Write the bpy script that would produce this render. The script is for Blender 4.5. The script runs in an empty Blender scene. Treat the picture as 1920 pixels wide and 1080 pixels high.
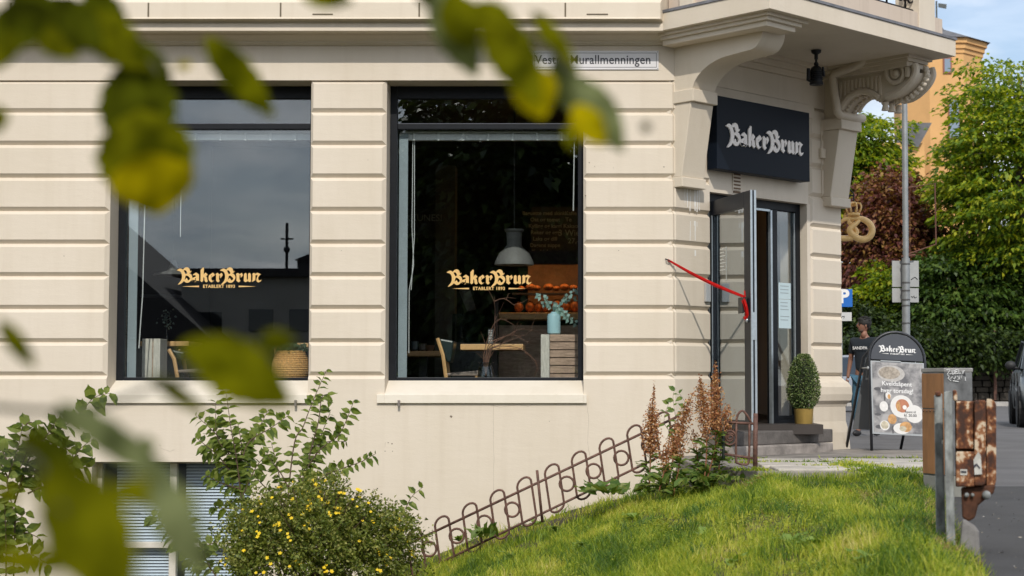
import bpy, math, random
import numpy as np
from mathutils import Vector, Matrix
R = math.radians
random.seed(7); rng = np.random.default_rng(7)
scene = bpy.context.scene
COL = scene.collection
# ------------------------------------------------------------ camera
PIT = math.atan(177/3060.0); F = 3060.0; XC = 1080.0
cam_d = bpy.data.cameras.new('camera'); cam = bpy.data.objects.new('camera', cam_d); COL.objects.link(cam)
cam.location = (0, 0, 0); cam.rotation_euler = (math.pi/2 + PIT, 0, 0)
cam_d.sensor_width = 36; cam_d.lens = F/1920*36; cam_d.shift_x = (960-XC)/1920
cam_d.clip_end = 1500; cam_d.clip_start = 0.05
cam_d.dof.use_dof = True; cam_d.dof.focus_distance = 16.6; cam_d.dof.aperture_fstop = 4.1
scene.camera = cam
# ------------------------------------------------------------ world, sun, exposure
SUN = Vector((0.03, -0.48, 0.42)).normalized()      # towards the sun
elev = math.asin(SUN.z); azim = math.atan2(SUN.x, SUN.y)
w = bpy.data.worlds.new('World'); scene.world = w; w.use_nodes = True
nt = w.node_tree; N = nt.nodes; L = nt.links
for n in list(N): N.remove(n)
sky = N.new('ShaderNodeTexSky'); sky.sky_type = 'NISHITA'; sky.sun_disc = False
sky.sun_elevation = elev; sky.sun_rotation = azim; sky.air_density = 1.0; sky.dust_density = 1.2; sky.ozone_density = 1.6
tc = N.new('ShaderNodeTexCoord'); mp = N.new('ShaderNodeMapping'); mp.inputs['Scale'].default_value = (1.0, 1.0, 3.2)
mp.inputs['Location'].default_value = (0.35, 0.1, 0.12)
L.new(tc.outputs['Generated'], mp.inputs[0])
cn = N.new('ShaderNodeTexNoise'); cn.inputs['Scale'].default_value = 3.2; cn.inputs['Detail'].default_value = 9; cn.inputs['Roughness'].default_value = 0.55
cn.inputs['Distortion'].default_value = 0.25
L.new(mp.outputs[0], cn.inputs['Vector'])
cr = N.new('ShaderNodeValToRGB'); cr.color_ramp.elements[0].position = 0.38; cr.color_ramp.elements[1].position = 0.60; cr.color_ramp.elements[0].color = (.22, .22, .22, 1)
L.new(cn.outputs['Fac'], cr.inputs[0])
mx = N.new('ShaderNodeMixRGB'); L.new(cr.outputs[0], mx.inputs[0]); L.new(sky.outputs[0], mx.inputs[1]); c2n = N.new('ShaderNodeTexNoise'); c2n.inputs['Scale'].default_value = 13; c2n.inputs['Detail'].default_value = 7; c2n.inputs['Distortion'].default_value = .4; L.new(mp.outputs[0], c2n.inputs['Vector'])
c2r = N.new('ShaderNodeValToRGB'); c2r.color_ramp.elements[0].position = .38; c2r.color_ramp.elements[1].position = .62; c2r.color_ramp.elements[0].color = (5.2, 5.8, 6.6, 1); c2r.color_ramp.elements[1].color = (9.6, 9.6, 9.7, 1)
L.new(c2n.outputs['Fac'], c2r.inputs[0]); L.new(c2r.outputs[0], mx.inputs[2])
bg = N.new('ShaderNodeBackground'); bg.inputs['Strength'].default_value = 0.13
L.new(mx.outputs[0], bg.inputs[0])
wo = N.new('ShaderNodeOutputWorld'); L.new(bg.outputs[0], wo.inputs[0])
sl = bpy.data.lights.new('sun', 'SUN'); sl.energy = 2.5; sl.angle = R(0.6); sl.color = (1.0, 0.94, 0.85)
so = bpy.data.objects.new('sun', sl); COL.objects.link(so); so.rotation_euler = (-SUN).to_track_quat('-Z', 'Y').to_euler(); so.location = (-10, -30, 30)
scene.view_settings.view_transform = 'Standard'; scene.view_settings.look = 'None'; scene.view_settings.gamma = 1
scene.view_settings.exposure = 0.17
scene.cycles.max_bounces = 8; scene.cycles.transparent_max_bounces = 24; scene.cycles.diffuse_bounces = 4
scene.cycles.glossy_bounces = 4; scene.cycles.transmission_bounces = 6
scene.cycles.caustics_reflective = False; scene.cycles.caustics_refractive = False
scene.cycles.use_denoising = True; scene.cycles.sample_clamp_indirect = 6

# ------------------------------------------------------------ pixel helpers (photo pixels -> world)
cp, sp = math.cos(PIT), math.sin(PIT)
def ray(px, py):
    a = (px-XC)/F; b = -(py-540)/F
    return Vector((a, cp - b*sp, sp + b*cp))
def onY(px, py, Y): r = ray(px, py); return r*(Y/r.y)
def onZ(px, py, z): r = ray(px, py); return r*(z/r.z)
def onPlane(px, py, P, n): r = ray(px, py); return r*(P.dot(n)/r.dot(n))
YF = 16.3
def fx(px, py=450, Y=YF): return onY(px, py, Y).x
def fz(py, Y=YF, px=1000): return onY(px, py, Y).z
CX = fx(1265)                                         # corner between facade and chamfer
S2 = math.sqrt(.5)
def CH(t, n, z): return Vector((CX + S2*t + S2*n, YF + S2*t - S2*n, z))
NCH = Vector((S2, -S2, 0))
def chT(px, py=450, n=0.0):
    p = onPlane(px, py, CH(0, n, 0), NCH); return (p-CH(0, n, 0)).dot(Vector((S2, S2, 0)))
def chZ(px, py, n=0.0): return onPlane(px, py, CH(0, n, 0), NCH).z
def sideNZ(px, py, t=0.0):                            # plane perpendicular to the chamfer wall at t
    m = Vector((S2, S2, 0)); p = onPlane(px, py, CH(t, 0, 0), m); return ((p-CH(t, 0, 0)).dot(NCH), p.z)

# ------------------------------------------------------------ mesh builder
def origin(o):
    v = Vector((0, 0, 0))
    while o is not None: v = v + o.location; o = o.parent
    return v
class MB:
    def __init__(s, T=None): s.v = []; s.f = []; s.T = T
    def add(s, vs, fs):
        b = len(s.v)
        for p in vs:
            p = Vector(p); s.v.append(tuple(s.T(p)) if s.T else tuple(p))
        for f in fs: s.f.append([b+i for i in f])
    def box(s, x0, x1, y0, y1, z0, z1):
        s.add([(x0,y0,z0),(x1,y0,z0),(x1,y1,z0),(x0,y1,z0),(x0,y0,z1),(x1,y0,z1),(x1,y1,z1),(x0,y1,z1)],
              [(0,3,2,1),(4,5,6,7),(0,1,5,4),(1,2,6,5),(2,3,7,6),(3,0,4,7)])
    def hexa(s, P):       # 8 points like box
        s.add(P, [(0,3,2,1),(4,5,6,7),(0,1,5,4),(1,2,6,5),(2,3,7,6),(3,0,4,7)])
    def prism(s, poly, fa, fb):       # poly: list of 2-tuples, fa/fb map to 3d for both ends
        n = len(poly); s.add([fa(*p) for p in poly]+[fb(*p) for p in poly], [tuple(range(n))[::-1], tuple(range(n, 2*n))]+[(i, (i+1) % n, n+(i+1) % n, n+i) for i in range(n)])
    def tube(s, pts, r, seg=8, closed=False, caps=True):
        pts = [Vector(p) for p in pts]; n = len(pts)
        rr = r if isinstance(r, (list, tuple)) else [r]*n
        vs = []; prev = None
        for i, p in enumerate(pts):
            if closed: d = pts[(i+1) % n]-pts[i-1]
            else: d = pts[min(i+1, n-1)]-pts[max(i-1, 0)]
            if d.length < 1e-9: d = Vector((0, 0, 1))
            d.normalize()
            if prev is None:
                a = Vector((0, 0, 1)) if abs(d.z) < .9 else Vector((1, 0, 0))
                u = d.cross(a).normalized()
            else:
                u = (prev - d*prev.dot(d))
                u = u.normalized() if u.length > 1e-6 else d.orthogonal().normalized()
            prev = u; v = d.cross(u)
            for k in range(seg):
                a = 2*math.pi*k/seg; vs.append(p + (u*math.cos(a)+v*math.sin(a))*rr[i])
        fs = []
        for i in range(n if closed else n-1):
            j = (i+1) % n
            for k in range(seg):
                k2 = (k+1) % seg; fs.append((i*seg+k, i*seg+k2, j*seg+k2, j*seg+k))
        if caps and not closed:
            fs.append(tuple(range(seg))[::-1]); fs.append(tuple((n-1)*seg+k for k in range(seg)))
        s.add(vs, fs)
    def lathe(s, prof, c=(0, 0, 0), seg=24, sx=1, sy=1):
        c = Vector(c); vs = []; n = len(prof)
        for (r, z) in prof:
            for k in range(seg):
                a = 2*math.pi*k/seg; vs.append(c+Vector((r*math.cos(a)*sx, r*math.sin(a)*sy, z)))
        fs = [(i*seg+k, i*seg+(k+1) % seg, (i+1)*seg+(k+1) % seg, (i+1)*seg+k) for i in range(n-1) for k in range(seg)]
        if prof[0][0] > 1e-4: fs.append(tuple(range(seg))[::-1])
        if prof[-1][0] > 1e-4: fs.append(tuple((n-1)*seg+k for k in range(seg)))
        s.add(vs, fs)
    def ball(s, c, r, seg=12, rings=8, sc=(1, 1, 1)):
        c = Vector(c); vs = []; 
        for i in range(rings+1):
            ph = math.pi*i/rings
            for k in range(seg):
                a = 2*math.pi*k/seg; vs.append(c+Vector((r*math.sin(ph)*math.cos(a)*sc[0], r*math.sin(ph)*math.sin(a)*sc[1], -r*math.cos(ph)*sc[2])))
        s.add(vs, [(i*seg+k, i*seg+(k+1) % seg, (i+1)*seg+(k+1) % seg, (i+1)*seg+k) for i in range(rings) for k in range(seg)])
    def build(s, name, mat, parent=None, smooth=False, bevel=0, kind=None):
        me = bpy.data.meshes.new(name)
        o = Vector((0, 0, 0)) if parent is None else origin(parent)
        me.from_pydata([(x-o.x, y-o.y, z-o.z) for x, y, z in s.v], [], s.f)
        me.validate(); me.update()
        if smooth:
            me.polygons.foreach_set('use_smooth', [True]*len(me.polygons))
            if smooth == 'auto': me.set_sharp_from_angle(angle=R(35))
        ob = bpy.data.objects.new(name, me); COL.objects.link(ob)
        if mat: me.materials.append(mat)
        if parent: ob.parent = parent
        if bevel:
            m = ob.modifiers.new('bevel', 'BEVEL'); m.width = bevel; m.segments = 2; m.limit_method = 'ANGLE'; m.angle_limit = R(40)
        if kind: ob['kind'] = kind
        return ob
def empty(name, loc, label, cat, group=None):
    o = bpy.data.objects.new(name, None); COL.objects.link(o); o.location = loc; o.empty_display_size = .1
    return tag(o, label, cat, group)
def tag(o, label, cat, group=None):
    o['label'] = label; o['category'] = cat
    if group: o['group'] = group
    return o
def npmesh(name, V, faces_k, mat, parent=None, smooth=False, kind=None):
    """V: (n*k,3) array, each consecutive k verts are one face"""
    o = Vector((0, 0, 0)) if parent is None else origin(parent)
    V = np.asarray(V, dtype=np.float32)-np.array(o, dtype=np.float32)
    me = bpy.data.meshes.new(name); n = len(V); nf = n//faces_k
    me.vertices.add(n); me.vertices.foreach_set('co', V.ravel())
    me.loops.add(n); me.loops.foreach_set('vertex_index', np.arange(n, dtype=np.int32))
    me.polygons.add(nf); me.polygons.foreach_set('loop_start', np.arange(0, n, faces_k, dtype=np.int32))
    me.update(calc_edges=True)
    ob = bpy.data.objects.new(name, me); COL.objects.link(ob); me.materials.append(mat)
    if parent: ob.parent = parent
    if kind: ob['kind'] = kind
    return ob
def copy_tree(o, parent=None):
    c = o.copy(); COL.objects.link(c)
    if parent: c.parent = parent
    for ch in list(o.children): copy_tree(ch, c)
    return c

# ------------------------------------------------------------ materials
MATS = {}
def mat(name, col, rough=.6, metal=0, var=.0, vscale=3., bump=0, bscale=20., col2=None, spec=None, trans=0, em=None, stretch=None, detail=4, lo=.35, hi=.65, coat=0):
    if name in MATS: return MATS[name]
    m = bpy.data.materials.new(name); m.use_nodes = True; t = m.node_tree; b = t.nodes['Principled BSDF']
    b.inputs['Base Color'].default_value = (*col, 1); b.inputs['Roughness'].default_value = rough; b.inputs['Metallic'].default_value = metal
    if spec is not None: b.inputs['Specular IOR Level'].default_value = spec
    if coat: b.inputs['Coat Weight'].default_value = coat
    if em: b.inputs['Emission Color'].default_value = (*em[0], 1); b.inputs['Emission Strength'].default_value = em[1]
    g = t.nodes.new('ShaderNodeTexCoord'); mpp = t.nodes.new('ShaderNodeMapping')
    if stretch: mpp.inputs['Scale'].default_value = stretch
    t.links.new(g.outputs['Object'], mpp.inputs[0])
    if var or col2:
        n = t.nodes.new('ShaderNodeTexNoise'); n.inputs['Scale'].default_value = vscale; n.inputs['Detail'].default_value = detail; n.inputs['Roughness'].default_value = .6
        t.links.new(mpp.outputs[0], n.inputs['Vector'])
        c = t.nodes.new('ShaderNodeValToRGB'); c.color_ramp.elements[0].position = lo; c.color_ramp.elements[1].position = hi
        c2 = col2 or tuple(x*(1-var) for x in col)
        c.color_ramp.elements[0].color = (*c2, 1); c.color_ramp.elements[1].color = (*col, 1)
        t.links.new(n.outputs['Fac'], c.inputs[0]); t.links.new(c.outputs[0], b.inputs['Base Color'])
    if bump:
        n2 = t.nodes.new('ShaderNodeTexNoise'); n2.inputs['Scale'].default_value = bscale; n2.inputs['Detail'].default_value = 6; n2.inputs['Roughness'].default_value = .65
        t.links.new(mpp.outputs[0], n2.inputs['Vector'])
        bp = t.nodes.new('ShaderNodeBump'); bp.inputs['Strength'].default_value = 1; bp.inputs['Distance'].default_value = bump
        t.links.new(n2.outputs['Fac'], bp.inputs['Height']); t.links.new(bp.outputs[0], b.inputs['Normal'])
    MATS[name] = m; return m
def leafmat(name, cols, transl=.35, rough=.5):
    m = bpy.data.materials.new(name); m.use_nodes = True; t = m.node_tree
    for n in list(t.nodes): t.nodes.remove(n)
    g = t.nodes.new('ShaderNodeNewGeometry'); c = t.nodes.new('ShaderNodeValToRGB')
    while len(c.color_ramp.elements) < len(cols): c.color_ramp.elements.new(.5)
    for i, cc in enumerate(cols):
        c.color_ramp.elements[i].position = i/(len(cols)-1); c.color_ramp.elements[i].color = (*cc, 1)
    t.links.new(g.outputs['Random Per Island'], c.inputs[0])
    p = t.nodes.new('ShaderNodeBsdfPrincipled'); p.inputs['Roughness'].default_value = rough; p.inputs['Specular IOR Level'].default_value = .35
    tr = t.nodes.new('ShaderNodeBsdfTranslucent'); mxx = t.nodes.new('ShaderNodeMixShader'); mxx.inputs[0].default_value = transl
    hs = t.nodes.new('ShaderNodeMixRGB'); hs.blend_type = 'MULTIPLY'; hs.inputs[0].default_value = 1; hs.inputs[2].default_value = (1.5, 1.5, .6, 1)
    t.links.new(c.outputs[0], p.inputs['Base Color']); t.links.new(c.outputs[0], hs.inputs[1]); t.links.new(hs.outputs[0], tr.inputs[0])
    t.links.new(p.outputs[0], mxx.inputs[1]); t.links.new(tr.outputs[0], mxx.inputs[2])
    o = t.nodes.new('ShaderNodeOutputMaterial'); t.links.new(mxx.outputs[0], o.inputs[0]); return m
def glassmat(name, tint=(.85, .9, .88), refl=.12, ior=1.5, boost=1.0):
    m = bpy.data.materials.new(name); m.use_nodes = True; t = m.node_tree
    for n in list(t.nodes): t.nodes.remove(n)
    tr = t.nodes.new('ShaderNodeBsdfTransparent'); tr.inputs[0].default_value = (*tint, 1)
    gl = t.nodes.new('ShaderNodeBsdfGlossy'); gl.inputs['Roughness'].default_value = 0.0; gl.inputs[0].default_value = (.9, .95, 1, 1)
    lw_ = t.nodes.new('ShaderNodeLayerWeight'); lw_.inputs[0].default_value = .5
    pw = t.nodes.new('ShaderNodeMath'); pw.operation = 'POWER'; pw.inputs[1].default_value = 3.6; t.links.new(lw_.outputs['Facing'], pw.inputs[0])
    ma = t.nodes.new('ShaderNodeMath'); ma.operation = 'MULTIPLY_ADD'; ma.inputs[1].default_value = boost; ma.inputs[2].default_value = refl; ma.use_clamp = True
    t.links.new(pw.outputs[0], ma.inputs[0])
    mxx = t.nodes.new('ShaderNodeMixShader'); t.links.new(ma.outputs[0], mxx.inputs[0]); t.links.new(tr.outputs[0], mxx.inputs[1]); t.links.new(gl.outputs[0], mxx.inputs[2])
    o = t.nodes.new('ShaderNodeOutputMaterial'); t.links.new(mxx.outputs[0], o.inputs[0]); return m
def wallmat(name, col, streak=.0):
    """painted render: slow tone drift, brush relief, small chips and dirt specks"""
    m = bpy.data.materials.new(name); m.use_nodes = True; t = m.node_tree; b = t.nodes['Principled BSDF']; b.inputs['Roughness'].default_value = .62
    b.inputs['Specular IOR Level'].default_value = .3
    g = t.nodes.new('ShaderNodeTexCoord')
    def noise(sc, stretch=(1, 1, 1), det=4, ro=.6):
        mm = t.nodes.new('ShaderNodeMapping'); mm.inputs['Scale'].default_value = stretch; t.links.new(g.outputs['Object'], mm.inputs[0])
        n = t.nodes.new('ShaderNodeTexNoise'); n.inputs['Scale'].default_value = sc; n.inputs['Detail'].default_value = det; n.inputs['Roughness'].default_value = ro
        t.links.new(mm.outputs[0], n.inputs['Vector']); return n.outputs['Fac']
    def ramp(src, a, bb, ca, cb):
        c = t.nodes.new('ShaderNodeValToRGB'); c.color_ramp.elements[0].position = a; c.color_ramp.elements[1].position = bb
        c.color_ramp.elements[0].color = (*ca, 1); c.color_ramp.elements[1].color = (*cb, 1); t.links.new(src, c.inputs[0]); return c.outputs[0]
    base = ramp(noise(1.3, (1, 1, .6), 5), .3, .7, tuple(x*y for x, y in zip(col, (.92, .91, .88))), col)
    st = ramp(noise(5, (1.6, 1.6, .12), 5), .50, .80, (1, 1, 1), (1-.06-streak, 1-.07-streak, 1-.085-streak))
    fine = ramp(noise(60, (1, 1, 1), 3), .2, .34, (.86, .84, .79), (1, 1, 1))
    dirt = ramp(noise(9, (1, 1, 1.5), 8, .75), .70, .80, (1, 1, 1), (.72, .66, .56))
    cur = base
    for s2 in (st, fine, dirt):
        x = t.nodes.new('ShaderNodeMixRGB'); x.blend_type = 'MULTIPLY'; x.inputs[0].default_value = 1; t.links.new(cur, x.inputs[1]); t.links.new(s2, x.inputs[2]); cur = x.outputs[0]
    t.links.new(cur, b.inputs['Base Color'])
    n1 = noise(7, (.7, 1, 2.2), 6, .7); n2 = noise(45, (1, 1, 2), 3)
    a = t.nodes.new('ShaderNodeMath'); a.operation = 'MULTIPLY_ADD'; a.inputs[1].default_value = .25; t.links.new(n2, a.inputs[0]); t.links.new(n1, a.inputs[2])
    bp = t.nodes.new('ShaderNodeBump'); bp.inputs['Distance'].default_value = .0035; bp.inputs['Strength'].default_value = .7
    t.links.new(a.outputs[0], bp.inputs['Height']); t.links.new(bp.outputs[0], b.inputs['Normal'])
    return m
CREAM = wallmat('cream_render', (.70, .622, .518))
CREAM2 = wallmat('cream_trim', (.70, .62, .51))
WEATH = wallmat('weathered_parapet', (.62, .52, .43), .12)
SILLM = wallmat('sill_paint', (.78, .72, .62))
BLACK = mat('black_frame', (.008, .010, .014), .45, spec=.25, var=.3, vscale=12, bump=.001, bscale=40)
DARKF = mat('dark_painted_frame', (.012, .015, .022), .4, spec=.3, var=.3, vscale=9)
ALU = mat('brushed_aluminium', (.50, .56, .60), .32, .75, var=.15, vscale=30)
GREYW = mat('grey_side_board', (.32, .38, .42), .6, var=.1)
WHITEP = mat('white_plastic', (.72, .74, .74), .4, var=.06)
GLASS = glassmat('window_glass', (.96, .98, .975), .085, 1.55, .9)
GLASSD = glassmat('door_glass', (.80, .85, .85), .22, 1.6, 1.3)
GLASSB = glassmat('basement_glass', (.92, .95, .97), .05, 1.5, 1.2)
CLEAR = glassmat('clear_glass', (.93, .96, .95), .02, 1.45, 1.0)
GOLD = mat('gold_lettering', (.80, .52, .20), .35, .2)
WHITEL = mat('white_lettering', (.92, .87, .83), .6)
WHITE = mat('white_print', (.8, .8, .8), .5)
NAVY = mat('navy_sign', (.006, .010, .018), .5, spec=.15)
ZINC = mat('zinc_flashing', (.22, .22, .24), .5, .3, var=.35, vscale=8)
IRON = mat('wrought_iron_black', (.012, .013, .016), .45, .3)
RUSTI = mat('rusted_fence_iron', (.17, .085, .062), .65, .2, var=.5, vscale=25, bump=.002, bscale=60)
CABLE = mat('cable_black', (.02, .02, .02), .5)
# ============================================================ THE BAKERY BUILDING
ZT = -0.50        # door step top
bld = empty('bakery_building', (CX-4, YF+4, -2.4), 'cream rendered corner building with banded stone blocks, shop windows and balcony over the door', 'building')
FA = lambda x, d, z: Vector((x, YF+d, z))
CHF = lambda t, d, z: CH(t, -d, z)
DEP = .036
def block(mb, T, u0, u1, z0, z1, bl=.042, br=.042, bt=.036, bb=.040, d=DEP):
    o = [(u0, z0), (u1, z0), (u1, z1), (u0, z1)]; i = [(u0+bl, z0+bb), (u1-br, z0+bb), (u1-br, z1-bt), (u0+bl, z1-bt)]
    mb.add([T(a, d, b) for a, b in o]+[T(a, 0, b) for a, b in i], [(4, 5, 6, 7), (0, 1, 5, 4), (1, 2, 6, 5), (2, 3, 7, 6), (3, 0, 4, 7)])
ROW = [fz(y) for y in (150.5, 210, 271, 332.5, 395, 456.5, 517.5, 579, 641.5, 704)]
XW1 = (fx(204), fx(580)); XW2 = (fx(723), fx(1094)); XL = -13.0
XR = CX
TD0, TD1 = chT(1331), chT(1517)         # door recess in the chamfer wall
TE = chT(1580)                          # end of chamfer wall
c414 = -.414*DEP
def courses(T, u0, u1, bl, br):
    wb = MB()
    for i in range(9): block(wb, T, u0, u1, ROW[i+1], ROW[i], bl=bl, br=br)
    return wb
courses(FA, XL, XW1[0], 0, .042).build('block_courses', CREAM, bld); courses(FA, XW1[1], XW2[0], .028, .042).build('block_courses', CREAM, bld)
wb = courses(FA, XW2[1], XR, .028, c414); w2_ = courses(CHF, 0, TD0, c414, 0); wb.add(w2_.v, w2_.f); wb.build('block_courses', CREAM, bld)
courses(CHF, TD1+.02, TE, .05, .03).build('block_courses', CREAM, bld)
# core wall behind the blocks
TH = .38
ZB, ZTOP, ZF = -3.2, fz(150.5), fz(150.5)
ZS = fz(714, YF+TH)                       # bottom of window frames
wc = MB()
d0 = YF+DEP
ZP = ROW[9]
for a, b in ((XL, XW1[0]), (XW1[1], XW2[0])):
    w_ = MB(); w_.box(a, b, d0, YF+TH, ZP, ZTOP); w_.build('pier_wall', CREAM, bld)
P8 = lambda a, b, d, z0, z1: [a(d), b(d)]
def cornerbox(mb, x0, z0, z1, da, db):    # facade slab from x0 to corner, mitred
    s = .4142
    q = [(x0, YF+da), (XR-s*da, YF+da), (XR-s*db, YF+db), (x0, YF+db)]
    mb.prism(q, lambda x, y: (x, y, z0), lambda x, y: (x, y, z1))
def chbox(mb, t0, t1, z0, z1, da, db, mitre=False):
    s = .4142 if mitre else 0
    q = [(t0-s*da, da), (t1, da), (t1, db), (t0-s*db, db)]
    mb.prism(q, lambda t, d: CHF(t, d, z0), lambda t, d: CHF(t, d, z1))
cornerbox(wc, XW2[1], ZP, ZTOP, DEP, TH)
chbox(wc, 0, TD0, ZP, ZTOP, DEP, TH, True)
chbox(wc, TD1, TE-.03, ZP, ZTOP, DEP, TH)
wc.build('pier_wall', CREAM, bld)
# plinth wall (plain) with the openings for shop windows' sill line and the basement window
BW = (fx(172, 900), fx(470, 900)); BZ = (fz(1130), fz(866))
pl = MB()
SB = fz(742)                              # plinth top under the windows
pl.box(XL, BW[0], YF, YF+TH, ZB, SB); pl.box(BW[0], BW[1], YF, YF+TH, BZ[1], SB); pl.box(BW[0], BW[1], YF, YF+TH, ZB, BZ[0])
cornerbox(pl, BW[1], ZB, SB, 0, TH)
for a, b in ((XL, XW1[0]-.0), (XW1[1], XW2[0])):
    pl.add([(a, YF+DEP, ZP), (b, YF+DEP, ZP), (b, YF, ZP-.036), (a, YF, ZP-.036), (a, YF, SB), (b, YF, SB)], [(0, 1, 2, 3), (3, 2, 5, 4)])
    pl.add([(a, YF+DEP, ZP), (a, YF, ZP-.036), (a, YF, SB), (a, YF+TH, SB), (a, YF+TH, ZP)], [(0, 1, 2, 3, 4)])
    pl.add([(b, YF+DEP, ZP), (b, YF, ZP-.036), (b, YF, SB), (b, YF+TH, SB), (b, YF+TH, ZP)], [(4, 3, 2, 1, 0)])
a, b = XW2[1], XR
pl.add([(a, YF+DEP, ZP), (b+c414, YF+DEP, ZP), (b, YF, ZP-.036), (a, YF, ZP-.036), (a, YF, SB), (b, YF, SB)], [(0, 1, 2, 3), (3, 2, 5, 4)])
pl.add([(a, YF+DEP, ZP), (a, YF, ZP-.036), (a, YF, SB), (a, YF+TH, SB), (a, YF+TH, ZP)], [(0, 1, 2, 3, 4)])
pl.add([CHF(c414, DEP, ZP), CHF(TD0, DEP, ZP), CHF(TD0, 0, ZP-.036), CHF(0, 0, ZP-.036), CHF(0, 0, SB), CHF(TD0, 0, SB)], [(0, 1, 2, 3), (3, 2, 5, 4)])
pl.add([CHF(TD0, DEP, ZP), CHF(TD0, TH, ZP), CHF(TD0, TH, SB), CHF(TD0, 0, SB), CHF(TD0, 0, ZP-.036)], [(0, 1, 2, 3, 4)])
chbox(pl, 0, TD0, ZB, SB, 0, TH, True)
chbox(pl, TD0, TD1, ZB, ZT-.02, 0.0, TH+.3)
pl.build('plinth_wall', CREAM, bld)
# right pier foot with rounded base moulding
ft = MB()
zb0, zb1, zb2, zg = ROW[9], fz(765, 17.5), fz(800, 17.5), -1.0
prof = [(0.03, ROW[9]), (-.0, ROW[9]-.04), (-.035, ROW[9]-.07), (-.06, ROW[9]-.12), (-.065, ROW[9]-.2), (-.055, ROW[9]-.27), (-.02, ROW[9]-.31), (-.01, ROW[9]-.34), (-.012, ROW[9]-.5), (-.035, ROW[9]-.62), (-.05, ROW[9]-.9), (TH, ROW[9]-.9), (TH, ROW[9])]
for (d, z), (d2, z2) in zip(prof[:-3], prof[1:-2]):
    t0 = TD1+.02; 
    ft.add([CHF(t0, d, z), CHF(TE-d, d, z), CHF(TE-d2, d2, z2), CHF(t0, d2, z2)], [(3, 2, 1, 0)])
    ft.add([CHF(TE-d, d, z), CHF(TE-d, TH+.5, z), CHF(TE-d2, TH+.5, z2), CHF(TE-d2, d2, z2)], [(3, 2, 1, 0)])
    ft.add([CHF(t0, d, z), CHF(t0, TH, z), CHF(t0, TH, z2), CHF(t0, d2, z2)], [(0, 1, 2, 3)])
ft.build('pier_foot', CREAM2, bld)
# lintels over windows + frieze
fr = MB()
ZC = fz(84)
fr.box(XL, XW2[1], YF, YF+TH, ZTOP, ZC); cornerbox(fr, XW2[1], ZTOP, ZC, 0, TH); chbox(fr, 0, TE, ZTOP, ZC+.3, 0, TH, True)
fr.build('frieze', CREAM, bld)
# wall over door between piers
lw = MB()
ZDH = onPlane(1331, 360, CH(0, -.02, 0), NCH).z
ZL = onPlane(1343, 159, CH(0, 0, 0), NCH).z
chbox(lw, TD0, TD1, ZDH, ZTOP, .006, TH)
chbox(lw, TD0, TD1, ZL-.02, ZL+.002, -.02, .01)
chbox(lw, TD0, TD1+.1, ZL-.16, ZL-.02, -.008, .02)
lw.build('door_lintel_wall', CREAM, bld)
# side wall (round the corner, hidden from the front) and upper storeys
sw = MB()
e = CH(TE, 0, 0)
sw.box(e.x-.40, e.x-.02, e.y+.02, 31, ZB, 9.5)
sw.box(XL, e.x-.4, 30.6, 31, ZB, 9.5); sw.box(XL, XL+.4, YF+TH, 30.6, ZB, 9.5)
sw.build('side_wall', CREAM, bld)
up = MB()
zu = fz(-30, YF-.3)
up.box(XL, XR, YF+.02, YF+.5, zu, 9.5)
chbox(up, -.0, TE, ZTOP+.3, 9.5, .03, .5, False)
up.build('upper_wall', CREAM, bld)
rf = MB(); rf.prism([(XL, YF), (XR, YF), (e.x, e.y), (e.x, 31), (XL, 31)], lambda x, y: (x, y, 9.5), lambda x, y: (x, y, 9.8)); rf.build('roof', ZINC, bld)
# cornice profile (outwards o, z): mitred from facade onto the balcony
def zz(y, o): return fz(y, YF-o)
prof = [(0, fz(86)), (.03, fz(85)), (.03, zz(82, .03)), (.05, zz(81, .05)), (.055, zz(77, .05)), (.075, zz(75.5, .07)), (.10, zz(71, .1)), (.145, zz(66, .145)), (.16, zz(62.5, .16)),
        (.29, zz(58.5, .29)), (.30, zz(58, .3)), (.30, zz(45, .3)), (.285, zz(43.5, .29)), (.30, zz(41, .3)), (.34, zz(37, .34)), (.38, zz(35.5, .38)), (.38, zz(34, .38)), (.365, zz(33.5, .37)), (.365, zz(4, .37)), (.33, zz(-1, .35)), (.33, zz(-14, .35)), (.10, zz(-18, .3)), (0, zz(-18, .3))]
co = MB()
n = len(prof)
va = [(XL, YF-o, z) for o, z in prof]
XCOR = fx(1243, 57, YF-.3)
vb = [(XCOR+(.30-o)*.414 if o > .0 else XCOR+.124, YF-o, z) for o, z in prof]
co.add(va+vb, [(i, n+i, n+i+1, i+1) for i in range(n-1)]+[tuple(range(n)), tuple(range(2*n-1, n-1, -1))])
# small panel course on the band, with open vertical joints
co.build('cornice', CREAM2, bld, bevel=.004)
for px in (278, 526, 786, 20, 1060):
    jt = MB(); x = fx(px, 20, YF-.37); jt.box(x-.008, x+.008, YF-.369, YF-.36, zz(31, .37), zz(5, .37)); jt.build('open_joint', mat('open_joint', (.16, .13, .09), .9), bld)
for (p0, p1) in ((586, 624), (30, 60), (1100, 1140)):
    jt = MB(); jt.box(fx(p0, 20, YF-.37), fx(p1, 20, YF-.37), YF-.371, YF-.362, zz(27.5, .37), zz(25.5, .37)); jt.build('open_joint', MATS['open_joint'], bld)
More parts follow.
